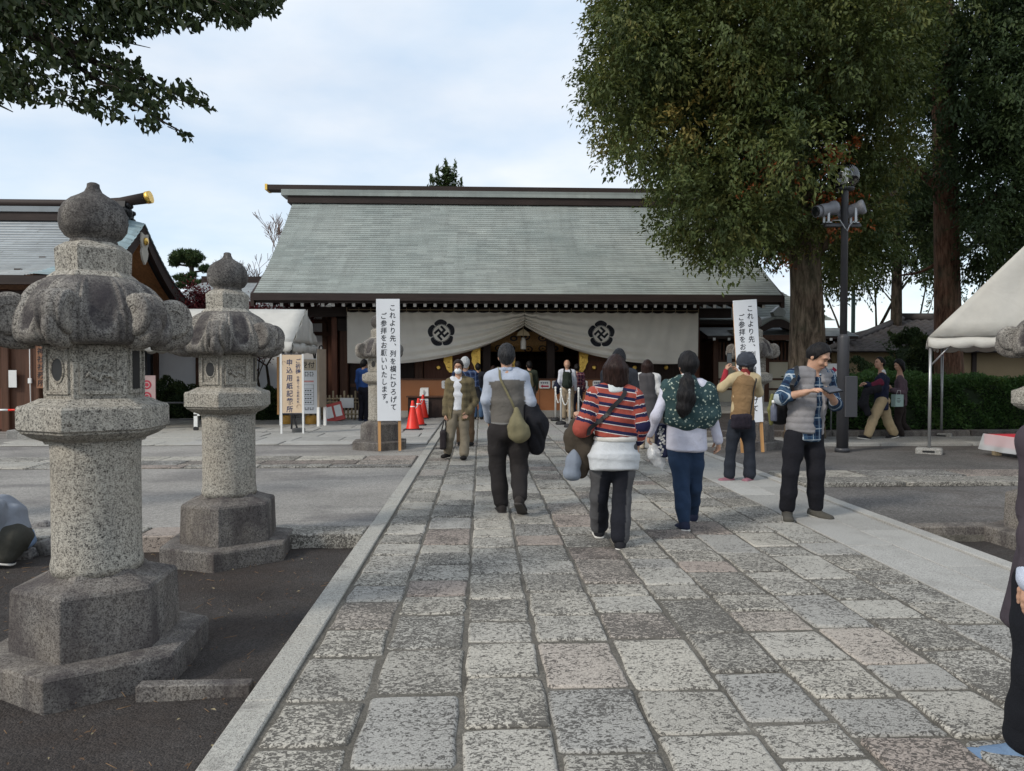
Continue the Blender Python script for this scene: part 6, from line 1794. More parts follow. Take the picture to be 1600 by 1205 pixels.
mb = MB(); mb.tube([(0, 0.02, 0), (0, 0.02, 1.5)], 0.018, 8); mb.build('stake', M_STEEL, asg)

# low bench with red cloth at the right edge
rbn = thing('red_bench', 'low wooden bench with red felt under clear plastic at the picture edge', 'bench', (at(1583, 700, 11.4).x - 0.1, 11.4, 0))
mb = MB(); mb.bbox(-0.02, 1.7, -0.3, 0.5, 0.28, 0.34, 0.01); mb.build('seat', M_WOOD_PALE, rbn)
mb = MB(); mb.grid([[(x, y, z) for x in np.linspace(-0.03, 1.72, 14)] for y, z in ((-0.335, 0.16), (-0.33, 0.3), (-0.31, 0.352), (0.5, 0.352))]); mb.grid([[(-0.03 - (0.004 if z < .3 else 0), y, z) for y in np.linspace(-0.33, 0.5, 8)] for z in (0.352, 0.3, 0.17)]); mb.build('red_cloth', plain('red_felt', (0.5, 0.025, 0.04), 0.85, 0, 0.15, 4), rbn)
mb = MB(); mb.grid([[(-0.05 - 0.10 * t + 0.02 * sin(y * 14) * t, y, 0.362 - 0.26 * t) for y in np.linspace(-0.37, 0.5, 12)] for t in (0, .25, .5, .75, 1)])
pl_ = NT('clear_plastic'); pl_.set((0.8, 0.82, 0.84), 0.2); _a = pl_.n('ShaderNodeBsdfTransparent'); _b = pl_.n('ShaderNodeMixShader'); _b.inputs[0].default_value = 0.45; pl_.t.links.new(_a.outputs[0], _b.inputs[1]); pl_.t.links.new(pl_.p.outputs[0], _b.inputs[2]); pl_.t.links.new(_b.outputs[0], pl_.out.inputs[0]); M_PLASTIC = pl_.mat
mb.build('plastic_sheet', M_PLASTIC, rbn)
for x in (0.12, 1.5):
    for y in (-0.2, 0.4):
        mb = MB(); mb.box(x - 0.05, x + 0.05, y - 0.05, y + 0.05, 0, 0.28); mb.build('leg', M_WOOD_PALE, rbn)

# handrail and no-entry board between the two front lanterns, trolley leg, striped barrier and its weights
hr = thing('handrail', 'thin grey metal handrail seen between the two foremost lanterns', 'handrail', (-8.4, 18.2, 0))
mb = MB(); mb.tube([(-1.2, 0, 0.62), (1.6, 0, 0.62)], 0.025, 8); mb.build('top_rail', M_POST, hr)
mb = MB(); mb.tube([(-1.2, 0, 0.2), (1.6, 0, 0.2)], 0.015, 8); mb.build('lower_rail', M_POST, hr)
for x in (-1.0, -0.1, 0.1, 1.4):
    mb = MB(); mb.tube([(x, 0, 0), (x, 0, 0.62)], 0.02, 8); mb.build('upright', M_POST, hr)
ne = thing('crest_board', 'small dull pink board with red ring emblems beside the foremost lantern', 'sign', (at(228, 600, 17.6).x, 17.6, 0.3))
mb = MB(); mb.box(-0.22, 0.22, 0, 0.03, 0.3, 1.0); mb.build('board', plain('dull_pink', (0.42, 0.3, 0.29), 0.7), ne)
mb = MB(); mb.box(-0.2, 0.2, 0.03, 0.06, -0.3, 0.3); mb.build('stand', M_POST, ne)
mb = MB()
for z in (0.78, 0.5):
    R = [[(0.02 + r * cos(2 * pi * i / 20), -0.004, z + r * sin(2 * pi * i / 20)) for i in range(21)] for r in (0.11, 0.07)]
    mb.grid(R); R = [[(0.02 + r * cos(2 * pi * i / 20), -0.004, z + r * sin(2 * pi * i / 20)) for i in range(21)] for r in (0.045, 0.0)]; mb.grid(R)
mb.build('ring_emblem', plain('emblem_red', (0.35, 0.03, 0.05)), ne)
br_ = thing('barrier_pole', 'red and white striped barrier pole across the office door', 'barrier', (at(-60, 640, 16.4).x, 16.4, 0))
for i in range(14):
    mb = MB(); mb.tube([(0.25 * i, 0, 0.55), (0.25 * i + 0.249, 0, 0.55)], 0.022, 8); mb.build('pole_band', M_WHITE if i % 2 else M_RED, br_)
for x in (0.4, 3.3):
    mb = MB(); mb.tube([(x, 0.02, 0), (x, 0.02, 0.58)], 0.02, 6); mb.bbox(x - 0.18, x + 0.18, -0.13, 0.17, 0, 0.05, 0.01); mb.build('stand', M_POST, br_)
for px, lab, w in ((38, 'grey concrete block nearest the office door', 0.28), (50, 'grey concrete block beside the fallen red cone', 0.2)):
    p = G(px, 684 if px < 45 else 688); mb = MB(); mb.bbox(-w, w, -0.16, 0.16, 0, 0.17, 0.02)
    tag(mb.build('concrete_block', M_CONC, None, (p.x, p.y, 0)), lab, 'concrete block', 'concrete blocks by the office door')
p = G(68, 690)
fcn = thing('fallen_cone', 'red traffic cone lying flat behind the foremost lantern', 'traffic cone', (p.x, p.y, 0.19))
fcn.rotation_euler = (0, radians(79), radians(15))
link('cone_body', CB, fcn); link('base', CBS, fcn)
tr_ = thing('trolley', 'white trolley frame with a small black castor behind the second lantern', 'trolley', (at(306, 640, 17.2).x, 17.2, 0))
mb = MB(); mb.box(-0.04, 0.04, -0.03, 0.03, 0.1, 0.62); mb.build('leg', M_WHITE, tr_)
mb = MB(); mb.box(-0.04, 0.9, -0.03, 0.5, 0.36, 0.4); mb.build('shelf', M_WHITE, tr_)
mb = MB(); mb.box(0.82, 0.9, -0.03, 0.03, 0.1, 0.62); mb.build('leg', M_WHITE, tr_)
for x in (0, 0.86):
    mb = MB(); mb.tube([(x, -0.03, 0.055), (x, 0.03, 0.055)], 0.055, 14); mb.build('castor', M_RUBBER, tr_)

# rocks round the crouching person
def rock(x, y, z, sx, sy, sz, seed, mat, label):
    g = np.random.default_rng(seed)
    n, m = 16, 10
    mb = MB(); rows = []
    ph = g.uniform(0, 6, 6)
    for j in range(m + 1):
        th = pi * j / m
        row = []
        for i in range(n + 1):
            a = 2 * pi * (i % n) / n
            d = np.array([cos(a) * sin(th), sin(a) * sin(th), cos(th)])
            k = 1 + 0.13 * sin(3 * d[0] + ph[0]) + 0.12 * sin(4 * d[1] + ph[1] + 2 * d[2]) + 0.08 * sin(7 * d[0] - 5 * d[2] + ph[2]) 
            d = np.sign(d) * np.abs(d) ** 0.75
            row.append((d[0] * sx * k, d[1] * sy * k, d[2] * sz * k))
        rows.append(row)
    mb.grid(rows[::-1])
    tag(mb.build('garden_rock', mat, None, (x, y, z)), label, 'rock', 'rocks beside the crouching person')
M_ROCK = m_granite('garden_rock_stone', dark=(0.05, 0.048, 0.05), mid=(0.13, 0.127, 0.13), light=(0.22, 0.215, 0.21), speck=30, stain=0.3)
for k, (px, py, sx, sy, sz, lab) in enumerate(((62, 842, .1, .09, .1, 'rounded brown rock right of the crouching person'), (66, 866, .1, .08, .075, 'angular blue-grey rock nearest the foremost lantern pillar'), (38, 873, .08, .06, .05, 'small flat rock at the crouching person\'s feet'), (18, 874, .1, .07, .05, 'low grey rock under the crouching person'), (64, 826, .07, .06, .07, 'small rock against the bed kerb'))):
    p = G(px, py, -0.115); rock(p.x, p.y + sy * .5, -0.115 + sz * 0.55, sx, sy, sz, 10 + k, M_ROCK, lab)
# ------------------------------------------------------------------ people: smooth blended bodies and clothes
def A3(v): return np.array((v[0], v[1], v[2]), dtype=np.float64)
class SDF:
    """soft union of tapered limbs and ellipsoids, meshed with surface nets"""
    def __init__(s): s.p = []
    def cap(s, a, b, r0, r1=None, k=0.02, reg=0, sub=False, u0=0.0):
        r1 = r0 if r1 is None else r1
        a, b = A3(a), A3(b); R = max(r0, r1)
        def f(P):
            ab = b - a; L2 = max(float(ab @ ab), 1e-9)
            t = np.clip(((P - a) @ ab) / L2, 0, 1)
            d = np.linalg.norm(P - a - t[..., None] * ab, axis=-1) - (r0 + (r1 - r0) * t)
            return d, t * sqrt(L2) + u0
        s.p.append((np.minimum(a, b) - R, np.maximum(a, b) + R, f, k, reg, sub)); return s
    def chain(s, pts, rads, k=0.02, reg=0):
        for i in range(len(pts) - 1): s.cap(pts[i], pts[i + 1], rads[i], rads[i + 1], k, reg)
        return s
    def ell(s, c, r, k=0.02, reg=0, R=None, sub=False):
        c, r = A3(c), np.array(r, float); m = r.max()
        R = np.eye(3) if R is None else np.array(R)
        def f(P):
            q = (P - c) @ R
            k0 = np.linalg.norm(q / r, axis=-1); k1 = np.linalg.norm(q / (r * r), axis=-1)
            return np.where(k1 > 1e-9, k0 * (k0 - 1) / np.maximum(k1, 1e-9), -r.min()), q[..., 2]
        s.p.append((c - m, c + m, f, k, reg, sub)); return s
    def ecap(s, a, b, ra, rb, xd, k=0.03, reg=0, flat=0.6):
        """elliptic tapered capsule; ra, rb = (half width along xd, half depth)"""
        a, b = A3(a), A3(b); xd = np.array(xd, float)
        u = (b - a); L = np.linalg.norm(u); u = u / max(L, 1e-9)
        x = xd - u * (xd @ u); x /= np.linalg.norm(x); y = np.cross(u, x); M = max(*ra, *rb)
        def f(P):
            q = P - a
            w = q @ u; t = np.clip(w / L, 0, 1); e = w - t * L
            rx = ra[0] + (rb[0] - ra[0]) * t; ry = ra[1] + (rb[1] - ra[1]) * t
            rz = np.minimum(rx, ry) * flat
            X, Y = q @ x, q @ y
            k0 = np.sqrt((X / rx) ** 2 + (Y / ry) ** 2 + (e / rz) ** 2)
            k1 = np.sqrt((X / rx ** 2) ** 2 + (Y / ry ** 2) ** 2 + (e / rz ** 2) ** 2)
            return np.where(k1 > 1e-6, k0 * (k0 - 1) / np.maximum(k1, 1e-6), -np.minimum(rx, ry)), w
        s.p.append((np.minimum(a, b) - M, np.maximum(a, b) + M, f, k, reg, False)); return s
    def box(s, c, h, R=None, rnd=0.02, k=0.01, reg=0, sub=False):
        c, h = A3(c), np.array(h, float); R = np.eye(3) if R is None else np.array(R); m = np.linalg.norm(h)
        def f(P):
            q = np.abs((P - c) @ R) - (h - rnd)
            return np.linalg.norm(np.maximum(q, 0), axis=-1) + np.minimum(q.max(axis=-1), 0) - rnd, q[..., 2]
        s.p.append((c - m, c + m, f, k, reg, sub)); return s
    def plane_cut(s, n, d, k=0.01):
        """keep points with p.n < d"""
        s.cut = getattr(s, 'cut', []) + [(np.array(n, float) / np.linalg.norm(n), d, k)]; return s
    def value(s, P):
        D = np.full(P.shape[:-1], 9.0)
        for lo, hi, f, k, reg, sub in s.p:
            d, _ = f(P)
            if sub: D = np.maximum(D, -d)
            else:
                h = np.clip(0.5 + 0.5 * (D - d) / k, 0, 1); D = D * (1 - h) + d * h - k * h * (1 - h)
        return D
    def mesh(s, h=0.01, fold=0.0, ff=28.0, seed=0, streak=0.0):
        lo = np.min([p[0] for p in s.p if not p[5]], 0) - 0.04; hi = np.max([p[1] for p in s.p if not p[5]], 0) + 0.04
        n = np.ceil((hi - lo) / h).astype(int) + 1
        D = np.full(n, 1.0, np.float32); RG = np.zeros(n, np.int16); U = np.zeros(n, np.float32)
        for pl, ph, f, k, reg, sub in s.p:
            i0 = np.maximum(np.floor((pl - k - 3 * h - lo) / h).astype(int), 0); i1 = np.minimum(np.ceil((ph + k + 3 * h - lo) / h).astype(int) + 1, n)
            if (i1 <= i0).any(): continue
            g = np.stack(np.meshgrid(*[lo[a] + h * np.arange(i0[a], i1[a]) for a in range(3)], indexing='ij'), -1)
            d, u = f(g)
            sl = tuple(slice(i0[a], i1[a]) for a in range(3))
            E = D[sl]
            if sub:
                hh = np.clip(0.5 - 0.5 * (E + d) / k, 0, 1); D[sl] = E * (1 - hh) + (-d) * hh + k * hh * (1 - hh)
                m = (-d) > E; RG[sl] = np.where(m, reg, RG[sl])
            else:
                m = d < E
                RG[sl] = np.where(m, reg, RG[sl]); U[sl] = np.where(m, u, U[sl])
                hh = np.clip(0.5 + 0.5 * (E - d) / k, 0, 1); D[sl] = E * (1 - hh) + d * hh - k * hh * (1 - hh)
        if getattr(s, 'cut', None):
            g = np.stack(np.meshgrid(*[lo[a] + h * np.arange(n[a]) for a in range(3)], indexing='ij'), -1)
            for nn, dd, k in s.cut:
                D = np.maximum(D, (g @ nn - dd).astype(np.float32))
        if fold:
            X, Y, Z = [lo[a] + h * np.arange(n[a]) for a in range(3)]
            X, Y, Z = X[:, None, None], Y[None, :, None], Z[None, None, :]
            q = seed * 1.7
            W = np.sin(X * ff * .45 + q) * 0.9 + np.sin(Y * ff * .4 + Z * ff * .2 + 2 * q)
            M1 = np.sin(X * ff * .3 - Z * ff * .16 + q) * np.sin(Z * ff * .21 + Y * ff * .2 + 2 * q)
            D = D + (1.9 * fold * (np.abs(np.sin(Z * ff * .42 + X * ff * .5 + 1.5 * W + q)) * (M1 - .25) * 1.5 + 0.4 * np.sin(Z * ff * .75 - X * ff * .9 + 1.6 * W) * M1)).astype(np.float32)
        if streak:
            X, Y, Z = [lo[a] + h * np.arange(n[a]) for a in range(3)]
            X, Y, Z = X[:, None, None], Y[None, :, None], Z[None, None, :]
            D = D + (streak * (np.sin(150 * X + 9 * np.sin(18 * Z) * .35 + 40 * Y) + np.sin(170 * Y - 60 * X + 5 * Z) + .6 * np.sin(260 * X + 90 * Y + 8 * np.sin(11 * Z)))).astype(np.float32)
        S = D < 0
        c = np.zeros(np.array(n) - 1, np.int8)
        offs = [(i, j, k) for i in (0, 1) for j in (0, 1) for k in (0, 1)]
        for o in offs: c += S[o[0]:n[0] - 1 + o[0], o[1]:n[1] - 1 + o[1], o[2]:n[2] - 1 + o[2]]
        act = np.argwhere((c > 0) & (c < 8))
        idm = np.full(c.shape, -1, np.int32); idm[tuple(act.T)] = np.arange(len(act))
        vals = np.stack([D[tuple((act + o).T)] for o in offs], 1)
        acc = np.zeros((len(act), 3)); cnt = np.zeros(len(act))
        oa = np.array(offs, float)
        for i in range(8):
            for j in range(i + 1, 8):
                if np.abs(oa[i] - oa[j]).sum() != 1: continue
                a, b = vals[:, i], vals[:, j]; m = (a < 0) != (b < 0)
                t = np.where(m, a / np.where(m, a - b, 1), 0)
                acc += np.where(m[:, None], oa[i] + (oa[j] - oa[i]) * t[:, None], 0); cnt += m
        V = lo + h * (act + acc / np.maximum(cnt, 1)[:, None])
        F = []
        for ax in range(3):
            o1, o2 = [(1, 2), (2, 0), (0, 1)][ax]
            sh = [slice(None)] * 3; sh2 = [slice(None)] * 3; sh[ax] = slice(0, -1); sh2[ax] = slice(1, None)
            for b in (o1, o2): sh[b] = slice(1, -1); sh2[b] = slice(1, -1)
            A, B = S[tuple(sh)], S[tuple(sh2)]
            for m, flip in ((A & ~B, False), (~A & B, True)):
                idx = np.argwhere(m)
                if not len(idx): continue
                idx[:, o1] += 1; idx[:, o2] += 1
                e1 = np.zeros(3, int); e1[o1] = 1; e2 = np.zeros(3, int); e2[o2] = 1
                q = [idm[tuple((idx - e1 - e2).T)], idm[tuple((idx - e2).T)], idm[tuple(idx.T)], idm[tuple((idx - e1).T)]]
                F.append(np.stack(q if not flip else q[::-1], 1))
        F = np.concatenate(F)
        ii = act + np.round(acc / np.maximum(cnt, 1)[:, None]).astype(int)
        return V, F, RG[tuple(ii.T)], U[tuple(ii.T)]

def sdf_obj(name, sd, mat, parent, h=0.01, fold=0.0, ff=28.0, seed=0, colfn=None, extra=None, streak=0.0):
    V, F, R, U = sd.mesh(h, fold, ff, seed, streak)
    if extra is not None:
        n0 = len(V)
        for (v2, f2) in extra:
            F = np.concatenate([F, f2 + len(V)]); V = np.concatenate([V, v2]); R = np.concatenate([R, np.full(len(v2), 9)]); U = np.concatenate([U, np.zeros(len(v2))])
    at_ = {'u': ('POINT', 'FLOAT', U), 'reg': ('POINT', 'FLOAT', R.astype(float))}
    if colfn is not None:
        c = np.ones((len(V), 4)); c[:, :3] = colfn(V, R, U); at_['Col'] = ('POINT', 'FLOAT_COLOR', c)
    me = mesh_np(name, V, F, mat, True, at_)
    return link(name, me, parent)

def m_colored(name, rough=0.85, sc=300, var=0.1, bump=0.25):
    t = NT(name); c = t.attr('Col', 'Color'); v = t.coord()
    t.set(t.hsv(c, 0.5, 1, t.mr(t.noise(v, 9, 4), 0.3, 0.7, 1 - var, 1 + var)), rough, 0, 0.2)
    t.bump(t.math('ADD', t.math('MULTIPLY', t.noise(v, sc, 2), .25), t.noise(v, 11, 4, 0.55, 1.3)), .5, 0.022)
    return t.mat
M_FAB = m_colored('garment_fabric')
def m_fabric(name, c, rough=0.88, var=0.12, bump=0.3):
    t = NT(name); v = t.coord()
    t.set(t.hsv(c, 0.5, 1, t.mr(t.noise(v, 7, 4), 0.3, 0.7, 1 - var, 1 + var)), rough, 0, 0.2)
    t.bump(t.math('ADD', t.math('MULTIPLY', t.noise(v, 300, 2), 0.25), t.noise(v, 11, 4, 0.55, 1.3)), bump * 1.7, 0.022)
    return t.mat
_mf = {}
def fab(c, **k):
    key = (c, tuple(sorted(k.items())))
    if key not in _mf: _mf[key] = m_fabric('fabric_%d' % len(_mf), c, **k)
    return _mf[key]
def m_skin():
    t = NT('skin'); v = t.coord()
    c = t.mix(t.mr(t.noise(v, 18, 4), 0.35, 0.65), (0.42, 0.24, 0.16), (0.52, 0.31, 0.215))
    t.set(c, 0.5, 0, 0.35); t.p.inputs['Subsurface Weight'].default_value = 0.08; t.p.inputs['Subsurface Radius'].default_value = (0.012, 0.005, 0.003)
    t.bump(t.noise(v, 90, 3), 0.08, 0.004)
    return t.mat
M_SKIN = m_skin()
def m_hair(name, c, c2=None, rough=0.5):
    t = NT(name); v = t.coord(True, (1, 1, 0.14))
    n = t.noise(v, 120, 3, 0.6, 0.2)
    t.set(t.mix(t.mr(n, 0.35, 0.65), c, c2 or tuple(k * 2.2 for k in c)), rough, 0, 0.13)
    t.bump(t.math('ADD', n, t.math('MULTIPLY', t.noise(v, 45, 3, .6, .3), 1.2)), 0.6, 0.006)
    return t.mat
H_BLACK = m_hair('hair_black', (0.008, 0.0075, 0.008))
H_GREYB = m_hair('hair_black_grey', (0.01, 0.01, 0.011), (0.045, 0.045, 0.048))
H_BROWN = m_hair('hair_dark_brown', (0.014, 0.008, 0.007), (0.036, 0.02, 0.017), 0.38)
H_WHITE = m_hair('hair_white', (0.3, 0.3, 0.3), (0.6, 0.6, 0.6))
M_LIP = plain('lip', (0.33, 0.13, 0.1), 0.5); M_EYE = plain('eye_dark', (0.015, 0.012, 0.01), 0.25)
M_EYEW = plain('eye_white', (0.6, 0.57, 0.54), 0.3)
M_MASK = plain('mask_white', (0.78, 0.8, 0.82), 0.8, 0, 0.03); M_LENS = plain('dark_frame', (0.05, 0.02, 0.015), 0.3)
M_SOLE = plain('shoe_sole', (0.62, 0.6, 0.56), 0.7, 0, 0.1)

def m_pattern(kind):
    t = NT(kind + '_fabric'); v = t.coord(); u = t.attr('u'); reg = t.attr('reg')
    g = t.n('ShaderNodeSeparateXYZ'); t.t.links.new(t.coord(False), g.inputs[0])
    X, Y, Z = g.outputs
    if kind == 'striped':
        slant = t.math('MULTIPLY', X, 0.16)
        torso = t.math('ADD', Z, slant)
        k = t.mix(t.mr(reg, 0.5, 0.6), torso, u)
        sc = t.n('ShaderNodeSeparateColor'); t.t.links.new(k, sc.inputs[0])
        f = t.math('FRACT', t.math('DIVIDE', t.math('ADD', sc.outputs[0], 5.0), 0.071))
        c = t.ramp(f, [(0.0, (0.34, 0.075, 0.055)), (0.46, (0.62, 0.57, 0.55)), (0.545, (0.02, 0.02, 0.06)), (0.91, (0.34, 0.075, 0.055)), (0.95, (0.34, 0.075, 0.055))], 'CONSTANT')
    elif kind in ('plaid_blue', 'plaid_navy', 'plaid_tan', 'plaid_red'):
        base, lo, hi, hi2 = {'plaid_blue': ((0.035, 0.075, 0.135), (0.012, 0.022, 0.05), (0.5, 0.56, 0.6), (0.1, 0.17, 0.25)), 'plaid_navy': ((0.03, 0.05, 0.12), (0.012, 0.016, 0.04), (0.2, 0.25, 0.36), (0.06, 0.09, 0.17)),
                        'plaid_tan': ((0.155, 0.125, 0.07), (0.1, 0.082, 0.05), (0.19, 0.15, 0.085), (0.2, 0.165, 0.1)), 'plaid_red': ((0.15, 0.02, 0.03), (0.03, 0.02, 0.05), (0.35, 0.3, 0.3), (0.1, 0.03, 0.05))}[kind]
        P = 0.105 if kind != 'plaid_tan' else 0.12
        ang = t.math('ADD', t.math('MULTIPLY', X, 1.0), t.math('MULTIPLY', Y, 0.75))
        zz = t.math('ADD', Z, t.math('MULTIPLY', reg, 0.03))
        arm = t.mr(reg, 0.5, 0.6)
        a = t.mix(arm, zz, t.math('ADD', u, 0.0)); sa = t.n('ShaderNodeSeparateColor'); t.t.links.new(a, sa.inputs[0])
        f1 = t.math('FRACT', t.math('DIVIDE', t.math('ADD', sa.outputs[0], 6.0), P)); f2 = t.math('FRACT', t.math('DIVIDE', t.math('ADD', ang, 6.0), P))
        b1 = t.mr(t.math('ABSOLUTE', t.math('SUBTRACT', f1, 0.5)), 0.26, 0.28); b2 = t.mr(t.math('ABSOLUTE', t.math('SUBTRACT', f2, 0.5)), 0.26, 0.28)
        c = t.mix(t.math('MULTIPLY', t.math('ADD', b1, b2), 0.5), base, lo)
        l1 = t.mr(t.math('ABSOLUTE', t.math('SUBTRACT', f1, 0.5)), 0.05, 0.035); l2 = t.mr(t.math('ABSOLUTE', t.math('SUBTRACT', f2, 0.5)), 0.05, 0.035)
        c = t.mix(t.math('MULTIPLY', t.math('MAXIMUM', l1, l2), 0.8 if kind != 'plaid_tan' else 0.5), c, hi)
        m1 = t.mr(t.math('ABSOLUTE', t.math('SUBTRACT', f1, 0.82)), 0.03, 0.02); m2 = t.mr(t.math('ABSOLUTE', t.math('SUBTRACT', f2, 0.82)), 0.03, 0.02)
        c = t.mix(t.math('MULTIPLY', t.math('MAXIMUM', m1, m2), 0.6), c, hi2)
    elif kind == 'floral':
        d = t.voro(t.coord(False), 30, 'F1', 'Distance', 0.85)
        pet = t.noise(t.coord(False), 75, 2)
        f = t.mr(t.math('ADD', d, t.math('MULTIPLY', t.math('SUBTRACT', pet, 0.5), 0.75)), 0.3, 0.22)
        c = t.mix(t.math('MULTIPLY', f, 0.8), t.mix(t.mr(t.noise(v, 12, 3), .3, .7), (0.026, 0.052, 0.056), (0.042, 0.076, 0.078)), (0.5, 0.56, 0.46))
    t.set(c, 0.9, 0, 0.15)
    t.bump(t.math('ADD', t.math('MULTIPLY', t.noise(v, 260, 2), 0.25), t.noise(v, 11, 4, 0.55, 1.3)), 0.5, 0.022)
    return t.mat
M_STRIPE, M_PLB, M_PLN, M_PLT, M_PLR, M_FLOR = [m_pattern(k) for k in ('striped', 'plaid_blue', 'plaid_navy', 'plaid_tan', 'plaid_red', 'floral')]

def skeleton(H=1.7, stride=0.0, arms=(0.0, 0.0)):
    """joints in the person's own frame: +x to the viewer's right when seen from behind, +y forward; side a = -x, b = +x"""
    s = H / 1.7
    J = dict(head=(0, 0.02, 1.575), neck=(0, -0.01, 1.42), pelvis=(0, 0, 0.93))
    for k, sx in (('a', -1), ('b', 1)):
        st = stride * (1 if k == 'a' else -1)
        J['sh' + k] = (sx * 0.175, -0.01, 1.37); J['el' + k] = (sx * 0.225, -0.03 - 0.1 * st, 1.10); J['wr' + k] = (sx * 0.235, 0.05 - 0.22 * st, 0.87)
        J['hd' + k] = (sx * 0.225, 0.07 - 0.24 * st, 0.76)
        J['hip' + k] = (sx * 0.085, 0, 0.89); J['kn' + k] = (sx * 0.095, 0.03 + 0.2 * st, 0.49); 
        J['an' + k] = (sx * 0.10, -0.02 + 0.36 * st, 0.09 + max(0, -st) * 0.12); J['toe' + k] = (sx * 0.115, 0.14 + 0.36 * st - max(0, -st) * 0.03, 0.03)
    return {k: np.array(v) * s for k, v in J.items()}

def pose_px(Y0, spec, H, rz):
    """joints read off the survey photograph: (px, py, extra depth) -> root-frame metres; root stands on the ground at depth Y0"""
    return {k: np.array(at(v[0], v[1], Y0 + (v[2] if len(v) > 2 else 0.0))) for k, v in spec.items()}

def hand_parts(w, h, pn, thumb, s=1.0, curl=0.5):
    """wrist w, knuckle direction towards h, palm normal pn (fingers curl towards it), thumb side vector"""
    w, h = A3(w), A3(h); d = h - w; L = np.linalg.norm(d); d /= L
    pn = A3(pn); pn = pn - d * (pn @ d); pn /= np.linalg.norm(pn)
    sd = np.cross(d, pn); sd /= np.linalg.norm(sd)
    if sd @ A3(thumb) < 0: sd = -sd
    o = SDF()
    o.cap(w - d * 0.03, w + d * 0.01, 0.027 * s, 0.027 * s, .01)
    kn = w + d * 0.085 * s
    o.ecap(w, kn, (0.03 * s, 0.017 * s), (0.041 * s, 0.015 * s), sd, 0.012, 0, 0.8)
    for i, (off, ln) in enumerate(((0.031, 0.07), (0.011, 0.078), (-0.010, 0.073), (-0.030, 0.058))):
        p = w + d * (0.08 - 0.006 * abs(i - 1)) * s + sd * off * s
        c1, c2 = curl * 0.55 + 0.05 * i, curl * 1.25 + 0.08 * i
        d1 = d * cos(c1) + pn * sin(c1); d2 = d * cos(c2) + pn * sin(c2); d3 = d * cos(c2 + curl * .6) + pn * sin(c2 + curl * .6)
        q1 = p + d1 * ln * .45 * s; q2 = q1 + d2 * ln * .32 * s; q3 = q2 + d3 * ln * .25 * s
        o.chain([p - d * .02 * s, p, q1, q2, q3], [0.010 * s, 0.0098 * s, 0.009 * s, 0.008 * s, 0.007 * s], 0.004)
    p = w + d * 0.025 * s + sd * 0.025 * s
    a = d * 0.62 + sd * 0.66 + pn * 0.42; a /= np.linalg.norm(a)
    b = d * 0.88 + sd * 0.2 + pn * 0.45; b /= np.linalg.norm(b)
    o.chain([w + d * .02 * s, p, p + a * .036 * s, p + a * .036 * s + b * .03 * s, p + a * .036 * s + b * .052 * s], [0.017 * s, 0.0145 * s, 0.011 * s, 0.0098 * s, 0.008 * s], 0.008)
    return o

